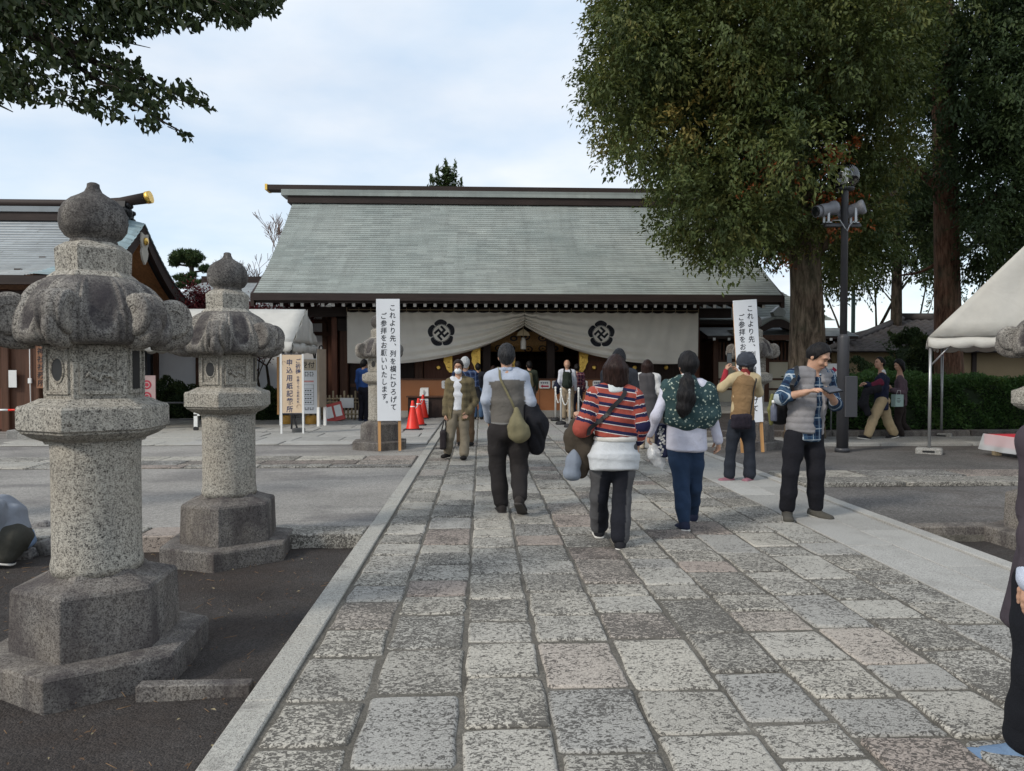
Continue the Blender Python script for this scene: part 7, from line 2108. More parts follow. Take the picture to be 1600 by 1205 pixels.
def unit(v): v = np.array(v, float); return v / max(np.linalg.norm(v), 1e-9)
class Person:
    def __init__(s, label, J, face=(0, 1, 0), H=1.7, right=None, h=0.011, group=None, female=False, look=None, lift=0.0):
        s.J, s.H, s.s, s.h = J, H, H / 1.7, h
        s.f = unit((face[0], face[1], 0)); s.r = np.array((s.f[1], -s.f[0], 0))          # forward and the person's right
        s.look = unit(look if look is not None else s.f)
        gx = np.mean([J['ana'][0], J['anb'][0]]); gy = np.mean([J['ana'][1], J['anb'][1]])
        z0 = 0.0
        s.o = np.array((gx, gy, z0))
        for k in list(J): J[k] = np.array(J[k], float) - s.o
        s.o[2] = lift
        s.root = thing('person', label, 'person', tuple(s.o), 0, group)
        s.chest = (J['sha'] + J['shb']) / 2
        s.hipc = (J['hipa'] + J['hipb']) / 2
        s.sx = unit(J['shb'] - J['sha'])                                               # across the shoulders
        s.hx = unit(J['hipb'] - J['hipa'])
        s.sw = np.linalg.norm(J['shb'] - J['sha']) / 2
        s.skin = M_SKIN
    def head_frame(s):
        l = s.look; r = unit(np.cross(l, (0, 0, 1))); u = np.cross(r, l)
        return r, l, u
    def body(s, feet=True, hands=(None, None), face=False, neck=True, arm_r=1.0):
        J, k = s.J, s.s
        b = SDF(); r, l, u = s.head_frame()
        R = np.stack([r, l, u], 1)
        hc = J['head']
        s.hc = hc
        b.ell(hc + l * -0.005 * k + u * 0.02 * k, (0.073 * k, 0.093 * k, 0.098 * k), 0.02, 0, R)
        b.ell(hc + l * 0.03 * k - u * 0.06 * k, (0.054 * k, 0.06 * k, 0.062 * k), 0.03, 0, R)
        b.ell(hc + l * 0.052 * k - u * 0.098 * k, (0.028 * k, 0.026 * k, 0.018 * k), 0.025, 0, R)
        b.cap(hc + l * .088 * k + u * .0 * k, hc + l * .108 * k - u * .036 * k, 0.008 * k, 0.0125 * k, 0.012)
        b.ell(hc + l * .096 * k - u * .04 * k, (.019 * k, .012 * k, .009 * k), 0.01, 0, R)
        b.ell(hc + l * .084 * k + u * .024 * k, (.05 * k, .014 * k, .011 * k), 0.02, 0, R)
        for e in (-1, 1):
            b.ell(hc + r * e * .036 * k + l * .07 * k - u * .035 * k, (.022 * k, .02 * k, .02 * k), 0.02, 0, R)
            b.ell(hc + r * e * .032 * k + l * .098 * k + u * .003 * k, (.016 * k, .012 * k, .009 * k), 0.012, 0, R, True)
            b.ell(hc + r * e * .077 * k - l * .012 * k - u * .012 * k, (.011 * k, .02 * k, .033 * k), 0.006, 0, R)
        b.ell(hc + l * .088 * k - u * .072 * k, (.026 * k, .012 * k, .009 * k), 0.012, 0, R)
        if neck: b.cap(hc - l * .02 * k - u * .07 * k, J['neck'] - np.array((0, 0, .04)) * k, .052 * k, .06 * k, .03)
        c = s.chest; hp = s.hipc
        b.ecap(J['neck'] - np.array((0, 0, .05)) * k, c * .55 + hp * .45, (s.sw * .62, .075 * k), (.115 * k, .085 * k), s.sx, .05)
        b.ecap(c * .55 + hp * .45, hp, (.115 * k, .085 * k), (.135 * k, .09 * k), s.hx, .05)
        for a in 'ab':
            b.chain([J['sh' + a], J['el' + a], J['wr' + a]], [.046 * k * arm_r, .038 * k * arm_r, .026 * k * arm_r], .03)
            b.chain([J['hip' + a], J['kn' + a], J['an' + a]], [.072 * k, .05 * k, .036 * k], .03)
            b.cap(J['an' + a] - np.array((0, 0, .03)), J['an' + a] * .6 + J['toe' + a] * .4 - np.array((0, 0, .02)), .03 * k, .02 * k, .03)
        ex = []
        for a, hs in zip('ab', hands):
            if hs is None:
                d = unit(J['wr' + a] - J['el' + a]); tgt = J.get('hd' + a, J['wr' + a] + d * .1)
                inw = s.r * 0; inw = -unit((J['wr' + a] - s.hipc) * np.array((1, 1, 0))) ; hs = (tgt, inw, s.f, .55)
            hm = hand_parts(J['wr' + a], hs[0], hs[1], hs[2], k * (1.0 if len(hs) < 5 else hs[4]), hs[3])
            v, f, _, _ = hm.mesh(0.0042 if s.h < .012 else .0062); ex.append((v, f))
        s.bodysd = b
        s.bodyo = sdf_obj('body', b, M_SKIN, s.root, s.h * .85, extra=ex)
        if face:
            m = MB(); m2 = MB(); m3 = MB()
            for e in (-1, 1):
                c0 = hc + r * e * .032 * k + l * .086 * k + u * .002 * k
                m2.tube([c0 + r * (-.015 * k) + l * .003 * k, c0 + l * .0105 * k - u * .002 * k, c0 + r * (.015 * k) + l * .002 * k], [.002, .0036, .002], 6)
                m.tube([c0 - r * e * .014 * k + l * .012 * k + u * .021 * k, c0 + r * e * .004 * k + l * .013 * k + u * .026 * k, c0 + r * e * .024 * k + l * .0 * k + u * .019 * k], [.0035, .0042, .002], 6)
            m3.tube([hc + l * .092 * k - u * .07 * k - r * .022 * k, hc + l * .1015 * k - u * .069 * k, hc + l * .092 * k - u * .07 * k + r * .022 * k], [.003, .005, .003], 6)
            m2.build('eyes', M_EYE, s.bodyo)['kind'] = 'stuff'; bb = m.build('eyebrows', H_BLACK, s.bodyo); bb['kind'] = 'stuff'; m3.build('lips', M_LIP, s.bodyo)
        return s
    def legs(s, mat, hip=.105, knee=.082, hem=.075, seat=None, fold=.0035, ff=30, name='trousers', waist=0.10, short=0.0, colfn=None, seed=1, seatd=.115, bulge=1.0):
        J, k = s.J, s.s
        t = SDF()
        up = np.array((0, 0, 1.0))
        w = seat or .15
        t.ecap(s.hipc + up * waist * k, s.hipc - up * .03 * k, (w * .93 * k, seatd * .88 * k), (w * k, seatd * k), s.hx, .03)
        if waist > 0: t.ell(s.hipc - s.f * .04 * k - up * .02 * k, (w * .9 * k, .1 * k, .1 * k), .04)
        for a in 'ab':
            an = J['an' + a] * (1 - short) + J['kn' + a] * short
            mid = (J['hip' + a] + J['kn' + a]) / 2
            t.chain([J['hip' + a] - up * .02 * k, mid, J['kn' + a]], [hip * k, (hip * .55 + knee * .5) * k * bulge, knee * k], .03, 0)
            low = J['kn' + a] * .45 + an * .55
            dn = unit(J['kn' + a] - an); end = an + dn * (hem * .36) * k
            t.chain([J['kn' + a], low, end], [knee * k, (knee * .5 + hem * .5) * k, hem * k], .03, 0)
        s.legsd = t
        return sdf_obj(name, t, mat, s.root, s.h, fold, ff, seed, colfn)
    def top(s, mat, chest=(None, .115), waist=(.15, .115), hemw=None, hem=0.02, sl=(.062, .052, .042), sleeve=1.0, fold=.003, ff=32, name='jacket', seed=2, colfn=None, collar=.0, hoff=(0, 0), sleeves='ab', belly=0.0, off=0.0, flat=.5, shr=.07, cuts=None, shd=0.0):
        J, k = s.J, s.s
        up = np.array((0, 0, 1.0)); t = SDF()
        c, hp = s.chest, s.hipc
        cw = (chest[0] or s.sw * .93 / k) + off; cd = chest[1] + off
        m = c * .52 + hp * .48 + up * .02
        t.ecap(c - up * .03 * k, m, (cw * k, cd * k), ((waist[0] + off) * k, (waist[1] + off) * k), s.sx, .04, 0, flat)
        hw = hemw or (waist[0] + .005, waist[1])
        t.ecap(m, hp + up * hem * k + np.array((hoff[0], hoff[1], 0)), ((waist[0] + off) * k, (waist[1] + off) * k), ((hw[0] + off) * k, (hw[1] + off) * k), s.hx, .04, 0, .25)
        if belly: t.ell(hp + up * .14 * k + s.f * .05 * k, (waist[0] * k * .9, belly * k, .14 * k), .06)
        t.ecap(J['neck'] - up * .015 * k, c - up * .06 * k, ((.066 + collar + off) * k, (.064 + collar + off) * k), (cw * .9 * k, cd * .95 * k), s.sx, .05, 0, .5)
        for a in 'ab':
            t.cap(J['sh' + a], J['neck'] * .4 + J['sh' + a] * .6, (shr + off) * k, (shr + off) * k, .05, 0)
            if a in sleeves:
                el, wr = J['el' + a], J['wr' + a]
                if sleeve >= .5: end = el + (wr - el) * min(1.0, (sleeve - .5) * 2)
                else: end = None
                e1 = J['sh' + a] + (el - J['sh' + a]) * min(1.0, sleeve * 2)
                t.cap(J['sh' + a], e1, (sl[0] + off) * k, (sl[1] + off) * k, .035, 1)
                if end is not None: t.cap(el, end, (sl[1] + off) * k, (sl[2] + off) * k, .03, 2, u0=float(np.linalg.norm(el - J['sh' + a])))
        if cuts:
            for cc in cuts: cc(t)
        s.topsd = t
        return sdf_obj(name, t, mat, s.root, s.h, fold, ff, seed, colfn)
    def hair(s, mat, style='short', vol=0.012, name='hair', front=.055, low=-.02, back=-.075):
        k = s.s; r, l, u = s.head_frame(); hc = s.J['head']; R = np.stack([r, l, u], 1)
        t = SDF()
        t.ell(hc - l * .008 * k + u * .024 * k, ((.074 + vol) * k, (.094 + vol) * k, (.1 + vol) * k), .02, 0, R)
        t.cap(hc - l * .055 * k - u * .0 * k, hc - l * .05 * k + u * back * k, (.06 + vol) * k, (.045 + vol * .5) * k, .03)
        if style == 'bob':
            for e in (-1, 1):
                t.cap(hc + r * e * .055 * k - l * .01 * k, hc + r * e * .06 * k - l * .015 * k + u * -.105 * k, (.052 + vol) * k, (.045 + vol) * k, .03)
            t.cap(hc - l * .05 * k, hc - l * .045 * k - u * .11 * k, (.07 + vol) * k, (.062 + vol) * k, .03)
        # keep the hair off the face: slanted hairline
        t.plane_cut(l * 1.0 + u * (-.55), (hc + l * front * k + u * .03 * k) @ unit(l * 1.0 + u * (-.55)), .01)
        if style == 'short':
            t.plane_cut(-u + l * .35, (hc + u * low * k) @ unit(-u + l * .35) + .03 * k, .01)
        return sdf_obj(name, t, mat, s.bodyo, min(s.h * .8, .0075), .001, 55, 3, streak=.0013 if mat is not M_SKIN else 0)
    def shoes(s, mat, sole=None, sz=1.0, name='shoe'):
        J, k = s.J, s.s
        for a in 'ab':
            an, toe = J['an' + a], J['toe' + a]
            d = unit(toe - an * np.array((1, 1, 1))); 
            dh = unit((toe - an) * np.array((1, 1, 0))) if np.linalg.norm((toe - an)[:2]) > .03 else s.f
            fwd = unit(toe - (an - np.array((0, 0, .055)) * k))
            upv = unit(np.array((0, 0, 1.0)) - fwd * fwd[2])
            hl = an - upv * .052 * k - fwd * .04 * k
            ln = min(max(float((toe - hl) @ fwd), .16 * k), .24 * k)
            t = SDF()
            t.ecap(hl, hl + fwd * ln * sz, (.041 * k, .046 * k), (.05 * k, .034 * k), np.cross(fwd, upv), .03, 0, .9)
            t.cap(an + upv * .015, an - upv * .03 * k, .047 * k, .047 * k, .03)
            base = (hl - upv * .03 * k)
            t.plane_cut(-upv, -(base @ upv), .005)
            o = sdf_obj(name, t, mat, s.root, s.h * .75)
            if sole is not None:
                sd = SDF()
                c = hl + fwd * .075 * k * sz - upv * .034 * k
                sd.ecap(hl - upv * .03 * k, hl + fwd * (ln * sz + .012 * k) - upv * .03 * k, (.045 * k, .018 * k), (.055 * k, .018 * k), np.cross(fwd, upv), .01, 0, 1.8)
                sdf_obj('sole', sd, sole, o, s.h * .6)
        return s
    def strap(s, pts, sdf, mat, w=.016, name='strap', lift=.004, parent=None, flat=.3):
        P = [np.array(p, float) for p in pts]
        out = []
        for i in range(len(P) - 1):
            for t in np.linspace(0, 1, 9)[:-1]: out.append(P[i] * (1 - t) + P[i + 1] * t)
        out.append(P[-1]); out = np.array(out)
        for _ in range(6):
            d = sdf.value(out); e = 1e-3
            g = np.stack([(sdf.value(out + np.eye(3)[a] * e) - d) / e for a in range(3)], -1)
            g /= np.maximum(np.linalg.norm(g, axis=1, keepdims=True), 1e-6)
            out = out - g * np.where(d < .12, d - lift, 0)[:, None]
        for _ in range(3): out[1:-1] = out[1:-1] * .5 + (out[:-2] + out[2:]) * .25
        nrm = g
        vs, fs = [], []
        for i, p in enumerate(out):
            tg = unit(out[min(i + 1, len(out) - 1)] - out[max(i - 1, 0)]); sd = unit(np.cross(tg, nrm[i]))
            for a, b in ((-1, 0), (1, 0), (1, 1), (-1, 1)): vs.append(p + sd * w * a + nrm[i] * (.004 + .006 * b))
        n = len(out)
        for i in range(n - 1):
            for q in range(4): fs.append((4 * i + q, 4 * i + (q + 1) % 4, 4 * i + 4 + (q + 1) % 4, 4 * i + 4 + q))
        mb = MB(); mb.add(vs, fs, 0, False)
        return mb.build(name, mat, parent or s.root)

UP = np.array((0, 0, 1.0))
def loc(p, px, py, dy=0.0):
    """photograph point near person p, in p's own coordinates"""
    return np.array(at(px, py, p.Y0 + dy)) - p.o
def SPX(Y0, **J):
    return {k: np.array(at(v[0], v[1], Y0 + (v[2] if len(v) > 2 else 0.0))) for k, v in J.items()}

# man in the grey-backed shirt walking away with a jacket over his arm
Y0 = 7.3
p = Person('grey-haired man walking away with an olive shoulder bag and dark jacket on his arm',
    SPX(Y0, head=(791.5, 557, .02), neck=(792, 579, 0), pelvis=(792, 660), sha=(767, 591), shb=(817, 590), ela=(760, 625, -.02), elb=(829, 628, -.02), wra=(764, 655, .14), wrb=(825, 664, .16), hda=(768, 667, .2), hdb=(826, 682, .12),
        hipa=(778, 672), hipb=(808, 672), kna=(777, 731, .06), knb=(811, 733, .05), ana=(784, 788, .02), anb=(812, 778, -.26), toea=(780, 796, .2), toeb=(817, 797, -.10)), (0, 1), 1.70, h=.0105)
p.Y0 = Y0
p.body(hands=(None, (p.J['hdb'], (0, -1, 0), (-1, 0, 0), .4)))
p.hair(H_GREYB, 'short', .013, back=-.08)
def colv(V, R, U):
    c = np.tile(np.array((.40, .44, .52)), (len(V), 1))
    zc = p.chest[2]; back = (R == 0) & (np.abs(V[:, 0] - p.chest[0]) < .185) & (V[:, 2] < zc - .035 + .02 * np.cos(V[:, 0] * 9)) 
    c[back] = (.135, .125, .112)
    c[(R == 0) & (V[:, 2] < p.hipc[2] + .085)] = (.27, .265, .26)
    return c
p.top(M_FAB, (.188, .118), (.175, .12), (.168, .12), .075, (.064, .055, .048), 1.0, .003, 34, 'shirt', 2, colv, .006)
t = SDF(); t.chain([p.J['neck'] + UP * .01 + np.array((x, y, 0)) for x, y in ((-.045, .02), (-.03, -.045), (.03, -.045), (.045, .02))], [.02, .022, .022, .02], .02); sdf_obj('collar', t, fab((.36, .42, .53)), p.root, .009)
p.legs(fab((.026, .023, .023)), .108, .083, .078, .165, .004, 26, seed=3)
p.shoes(fab((.035, .03, .028)), plain('dark_sole', (.05, .045, .042), .8))
bag = SDF(); bag.chain([loc(p, 807, 640, -.17), loc(p, 808, 665, -.19), loc(p, 812, 678, -.19)], [.025, .075, .095], .04); bag.box(loc(p, 812, 674, -.19), (.095, .05, .06), None, .03, .05)
bg = thing('shoulder_bag', 'olive cloth shoulder bag hanging on the walking man\'s back', 'bag', tuple(p.o)); sdf_obj('pouch', bag, fab((.19, .17, .10)), bg, .01, .004, 30)
p.strap([loc(p, 778, 577, 0.02), loc(p, 783, 596, -.13), loc(p, 797, 622, -.16), loc(p, 806, 640, -.17)], p.topsd, fab((.19, .17, .10)), .011, 'bag_strap', parent=bg)
jk = thing('folded_jacket', 'black quilted jacket draped over the walking man\'s right arm', 'jacket', tuple(p.o))
t = SDF(); t.chain([loc(p, 830, 642, .05), loc(p, 838, 662, .05), loc(p, 838, 698, .06)], [.085, .115, .085], .05); t.chain([loc(p, 824, 634, .0), loc(p, 832, 660, -.04), loc(p, 834, 690, .0)], [.06, .07, .06], .05); sdf_obj('cloth', t, fab((.016, .016, .02)), jk, .01, .006, 42)

# woman in the striped sweater
Y0 = 5.9
p = Person('woman walking away in red and navy striped sweater over a white shirt, brown bob hair',
    SPX(Y0, head=(961.5, 577, .02), neck=(960, 602), pelvis=(962, 705), sha=(930, 617), shb=(990, 620), ela=(911, 668, -.02), elb=(1000, 664, -.02), wra=(906, 652, .2), wrb=(995, 695, .05), hda=(903, 645, .28), hdb=(993, 712, .08),
        hipa=(945, 698), hipb=(978, 698), kna=(936, 776, .12), knb=(971, 780, .02), ana=(936, 824, .28), anb=(969, 843, -.05), toea=(934, 829, .44), toeb=(968, 851, .13)), (0, 1), 1.62, h=.0095, female=True)
p.Y0 = Y0
p.body(hands=((p.J['hda'], (0, 0, -1), (1, 0, 0), .9), None))
p.hair(H_BROWN, 'bob', .007)
def colt(V, R, U):
    J = p.J; c = np.tile(np.array((.085, .084, .088)), (len(V), 1))
    side = np.where(V[:, 0] < p.hipc[0], 0, 1)
    for i, a in enumerate('ab'):
        zs = [J['an' + a][2], J['kn' + a][2], J['hip' + a][2]]; ax = np.interp(V[:, 2], zs, [J[q + a][0] for q in ('an', 'kn', 'hip')])
        dx = (V[:, 0] - ax) * (1 if i else -1)
        c[(side == i) & (dx < .022)] = (.014, .015, .021)
    return c
p.legs(M_FAB, .1, .076, .078, .135, .003, 24, colfn=colt, seed=5, waist=-.01, seatd=.1)
# white shirt-tail, lower at the back
t = SDF(); hp = p.hipc
t.ecap(hp + UP * .10, hp - UP * .08 + np.array((-.012, 0, 0)), (.155, .115), (.205, .145), (1, 0, 0), .03, 0, .15); t.ecap(hp - UP * .07 + np.array((-.012, 0, 0)), hp - UP * .185 + np.array((-.012, -.015, 0)), (.212, .145), (.2, .13), (1, 0, 0), .03, 0, .12)
sdf_obj('shirt', t, fab((.56, .58, .6)), p.root, .0095, .005, 22, 2)
t = SDF(); nk = p.J['neck']; t.ecap(nk + UP * .035, nk - UP * .045, (.062, .06), (.1, .085), (1, 0, 0), .02, 0, .4); sdf_obj('collar', t, fab((.58, .62, .62)), p.root, .009)
p.top(M_STRIPE, (.168, .12), (.172, .13), (.178, .135), .10, (.074, .08, .058), .86, .004, 30, 'sweater', 3, None, .0, (0.0, 0), shr=.07)
t = SDF(); t.ecap(hp + UP * .095 - np.array((.0, 0, .018)), hp + UP * .075 + np.array((.0, 0, -.018)), (.182, .138), (.18, .136), (1, 0, 0), .02, 0, .15); sdf_obj('sweater_hem', t, fab((.6, .58, .54)), p.root, .0095)
p.strap([loc(p, 979, 608, .04), loc(p, 972, 622, -.1), loc(p, 948, 645, -.16), loc(p, 926, 672, -.16), loc(p, 921, 683, -.1)], p.topsd, M_BLACK, .017, 'bag_strap')
p.shoes(fab((.02, .02, .024)), M_SOLE)
ct = thing('coat', 'dark olive-brown coat carried over the striped-sweater woman\'s left arm', 'coat', tuple(p.o))
t = SDF(); t.chain([loc(p, 903, 664, .12), loc(p, 896, 684, .1), loc(p, 893, 700, .1)], [.06, .075, .06], .04); t.chain([loc(p, 910, 680, .08), loc(p, 913, 705, .08), loc(p, 907, 738, .1)], [.07, .07, .045], .05); t.chain([loc(p, 918, 684, .08), loc(p, 920, 705, .08)], [.06, .05], .04); sdf_obj('cloth', t, fab((.06, .048, .036)), ct, .0095, .006, 34)
cbg = thing('cloth_bag', 'pale blue-grey cloth bag below the dark coat', 'bag', tuple(p.o))
t = SDF(); t.chain([loc(p, 899, 702, .06), loc(p, 896, 720, .05), loc(p, 893, 738, .05)], [.03, .06, .07], .04); t.ecap(loc(p, 886, 741, .05), loc(p, 902, 742, .05), (.04, .045), (.04, .045), (0, 0, 1), .03); sdf_obj('pouch', t, fab((.21, .24, .29)), cbg, .0095, .004, 38)

# woman with the ponytail and the green floral shawl
Y0 = 6.5
p = Person('woman with long black ponytail, green floral shawl, white top and blue jeans walking away',
    SPX(Y0, head=(1074.5, 571, .02), neck=(1074, 593), pelvis=(1071, 690), sha=(1043, 609), shb=(1104, 609), ela=(1025, 650, -.03), elb=(1113, 650, -.03), wra=(1015, 677, .06), wrb=(1122, 688, .02), hda=(1013, 688, .1), hdb=(1123, 702, .05),
        hipa=(1060, 687), hipb=(1085, 688), kna=(1064.5, 757, .02), knb=(1084, 761, .12), ana=(1069, 815, -.05), anb=(1083, 801, .34), toea=(1061, 823, .1), toeb=(1082, 803, .5)), (-.08, 1), 1.62, h=.0105, female=True)
p.Y0 = Y0
p.body()
p.hair(H_BLACK, 'short', .02, low=-.07, back=-.05)
t = SDF(); t.chain([loc(p, 1074, 588, -.12), loc(p, 1073, 598, -.17), loc(p, 1071, 618, -.215), loc(p, 1068, 638, -.215), loc(p, 1066, 648, -.20)], [.035, .058, .068, .06, .03], .03); t.chain([loc(p, 1076, 600, -.17), loc(p, 1077, 625, -.20), loc(p, 1074, 642, -.2)], [.04, .05, .025], .03); sdf_obj('ponytail', t, H_BLACK, p.bodyo, .008, .001, 60, streak=.0022)
p.legs(fab((.022, .042, .085)), .106, .073, .056, .15, .003, 30, seed=4, seatd=.11, waist=-.01)
p.top(fab((.56, .56, .65)), (.19, .125), (.185, .135), (.192, .155), -.085, (.06, .05, .04), 1.0, .0035, 26, 'shirt', 7)
t = SDF(); c = p.chest
t.ecap(p.J['neck'] - UP * .0, c - UP * .06, (.085, .085), (.225, .15), p.sx, .06, 0, .6)
t.ecap(c - UP * .06, c - UP * .26 + np.array((.03, -.01, 0)), (.225, .15), (.25, .165), p.sx, .05, 0, .25)
t.cap(p.J['shb'] + UP * .0, (p.J['shb'] + p.J['elb']) / 2 + np.array((.03, 0, -.09)), .09, .075, .05)
t.cap(p.J['sha'] + np.array((.03, 0, .01)), p.J['sha'] + np.array((.06, -.03, -.22)), .085, .07, .05)
t.ell(c + np.array((.03, -.06, -.30)), (.2, .1, .06), .05)
sdf_obj('shawl', t, M_FLOR, p.root, .0105, .006, 24, 5)
t = SDF(); t.ecap(p.J['neck'] + UP * .03, p.J['neck'] - UP * .03, (.06, .06), (.085, .08), (1, 0, 0), .02); sdf_obj('collar', t, fab((.62, .62, .66)), p.root, .0095)
p.shoes(fab((.02, .025, .05)), M_SOLE, .95)
fb_ = thing('floral_bag', 'navy bag with white flowers at the ponytail woman\'s left hip', 'bag', tuple(p.o))
t = SDF(); t.box(loc(p, 1033, 688, .12), (.045, .09, .15), None, .02); sdf_obj('pouch', t, M_FLORN if 'M_FLORN' in globals() else fab((.016, .02, .05)), fb_, .0095, .003, 30)
mb = MB()
for i in range(34):
    q = loc(p, 1033 + random.uniform(-5.5, 5.5), 688 + random.uniform(-22, 23), .028); a = random.uniform(0, 6)
    for w in range(4):
        b = a + w * pi / 2; mb.add([q, q + np.array((cos(b), 0, sin(b))) * .009, q + np.array((cos(b + .7), 0, sin(b + .7))) * .012, q + np.array((cos(b + 1.3), 0, sin(b + 1.3))) * .009], [(0, 1, 2, 3)])
o = mb.build('flower_print', fab((.6, .6, .58)), fb_); o['kind'] = 'stuff'
t = SDF(); t.chain([loc(p, 1016, 692, .1), loc(p, 1023, 706, .1), loc(p, 1031, 722, .1)], [.02, .065, .06], .04); t.cap(loc(p, 1032, 724, .1), loc(p, 1036, 735, .1), .04, .01, .03)
pbg = thing('plastic_bag', 'crumpled clear plastic bag hanging from the ponytail woman\'s left hand', 'bag', tuple(p.o)); sdf_obj('film', t, M_PLASTIC, pbg, .0095, .008, 50)

# man with the tablet
Y0 = 6.9
F = (.35, -1)
p = Person('man in grey quilted vest and blue plaid shirt looking down at a tablet',
    SPX(Y0, head=(1279.5, 557, -.06), neck=(1268, 581, 0), pelvis=(1255, 668), shb=(1239, 588, -.05), sha=(1293, 589, .12), elb=(1220, 622, -.08), ela=(1305, 632, .02), wrb=(1259, 613, -.26), wra=(1300, 621, -.27), hdb=(1276, 608, -.33), hda=(1291, 613, -.36),
        hipb=(1243, 679, -.03), hipa=(1270, 679, .05), knb=(1235, 737, -.07), kna=(1274, 739, -.02), anb=(1230, 795, .0), ana=(1275, 794, .05), toeb=(1232, 812, -.16), toea=(1295, 810, -.05)), F, 1.73, h=.0098, look=(.50, -.72, -.50))
p.Y0 = Y0
# forearms bare from below the elbow
hb = (p.J['hdb'], (0.15, .1, -1), (.3, -.2, .9), .28)
ha = (p.J['hda'], (-.25, -.2, .9), (-1, -.2, .1), .75)
p.body(hands=(ha, hb), face=True, arm_r=1.15)
p.hair(H_BLACK, 'short', .014, front=.042, low=.0, back=-.06)
p.legs(fab((.012, .012, .016)), .1, .075, .068, .155, .005, 24, seed=8)
p.top(M_PLB, (.175, .112), (.16, .12), (.17, .13), -.04, (.062, .058, .05), .66, .003, 28, 'shirt', 9)
t = SDF(); 
for e in (-1, 1): t.cap(p.J['neck'] + UP * .02 + p.r * e * .04 - p.f * .02, p.J['neck'] - UP * .03 + p.r * e * .035 + p.f * .075, .016, .014, .01)
sdf_obj('collar', t, M_PLB, p.root, .009)
def vest_cut(t):
    pass
c, hp = p.chest, p.hipc
v = SDF()
m_ = c * .5 + hp * .5
v.ecap(c - UP * .03, m_, (.197, .14), (.188, .15), p.sx, .04, 0, .5); v.ecap(m_, hp + UP * .03, (.188, .15), (.19, .155), p.hx, .04, 0, .25)
v.ecap(p.J['neck'] + UP * .015 - p.f * .01, c - UP * .05, (.088, .086), (.185, .125), p.sx, .05, 0, .5)
for a in 'ab': v.cap(p.J['sh' + a] * .8 + p.J['neck'] * .2, p.J['neck'] * .5 + p.J['sh' + a] * .5, .078, .078, .05)
# open down the front: take out a wedge that widens to the hem
fr = p.f
for z0, z1, w0, w1 in ((p.J['neck'][2] + .08, c[2] - .1, .05, .048), (c[2] - .1, hp[2] + .12, .048, .062), (hp[2] + .12, hp[2] - .12, .062, .1)):
    a = np.array((c[0], c[1], z0)) + fr * .2 - p.r * .012; b = np.array((hp[0] * .6 + c[0] * .4, hp[1], z1)) + fr * .2 - p.r * .012
    for q in (0, .06, -.06): v.cap(a + fr * q, b + fr * q, w0, w1, .006, 0, True)
V, Fq, R_, U_ = v.mesh(.0098)
# quilting: puffed horizontal channels
ph = (V[:, 2] % .062) / .062
ctr = np.stack([np.interp(V[:, 2], [hp[2], c[2]], [hp[0], c[0]]), np.interp(V[:, 2], [hp[2], c[2]], [hp[1], c[1]])], 1)
dr = V[:, :2] - ctr; dr /= np.maximum(np.linalg.norm(dr, axis=1, keepdims=True), 1e-6)
V[:, :2] += dr * (.0095 * (np.sin(pi * ph) ** .6)[:, None] - .005 + .0015 * np.sin(V[:, :1] * 60 + V[:, 2:] * 20))
link('vest', mesh_np('vest', V, Fq, fab((.235, .228, .235), rough=.62), True), p.root); p.vest = v
p.shoes(fab((.075, .07, .06)), plain('shoe_sole_grey', (.3, .29, .26), .8), 1.08)
tb = thing('tablet', 'black tablet held in both hands by the man in the grey vest', 'tablet', tuple(p.o))
cc = (loc(p, 1300, 609, -.37)); ax = unit((.93, .28, .12)); nrm = unit((-.05, -.45, .88)); ay = np.cross(nrm, ax)
R = Matrix((ax, ay, nrm)).transposed()
mb = MB(); mb.obox(cc, (.078, .056, .006), R); mb.build('case', plain('tablet_case', (.014, .015, .02), .45), tb)
mb = MB(); mb.obox(Vector(cc) + Vector(nrm) * .0068, (.07, .048, .001), R); mb.build('screen', plain('tablet_screen', (.05, .055, .07), .12), tb)
bp_ = thing('backpack', 'black backpack with olive trim and a water bottle on the vest man\'s shoulder', 'backpack', tuple(p.o))
t = SDF(); t.ecap(loc(p, 1219, 622, .2), loc(p, 1217, 655, .2), (.085, .1), (.095, .11), (1, 0, 0), .05); sdf_obj('pack', t, fab((.014, .014, .016)), bp_, .011, .004, 30)
t = SDF(); t.chain([loc(p, 1207, 618, .1), loc(p, 1203, 640, .1), loc(p, 1205, 662, .12)], [.02, .024, .02], .02); sdf_obj('trim', t, fab((.16, .16, .06)), bp_, .009)
mb = MB(); b0 = loc(p, 1209, 642, .02); mb.lathe([(.028, -.1), (.032, -.09), (.032, .04), (.018, .06), (.018, .075)], 14, tuple(b0)); bt = mb.build('bottle', plain('bottle_plastic', (.1, .11, .15), .15), bp_)
mb = MB(); mb.lathe([(.02, .075), (.02, .1), (.01, .105)], 12, tuple(b0)); mb.build('bottle_cap', M_WHITE, bt)
p.strap([loc(p, 1246, 573, .12), loc(p, 1245, 583, -.1), loc(p, 1238, 600, -.22), loc(p, 1232, 615, -.16), loc(p, 1227, 628, .05)], v, M_BLACK, .02, 'shoulder_strap', .012, parent=bp_)

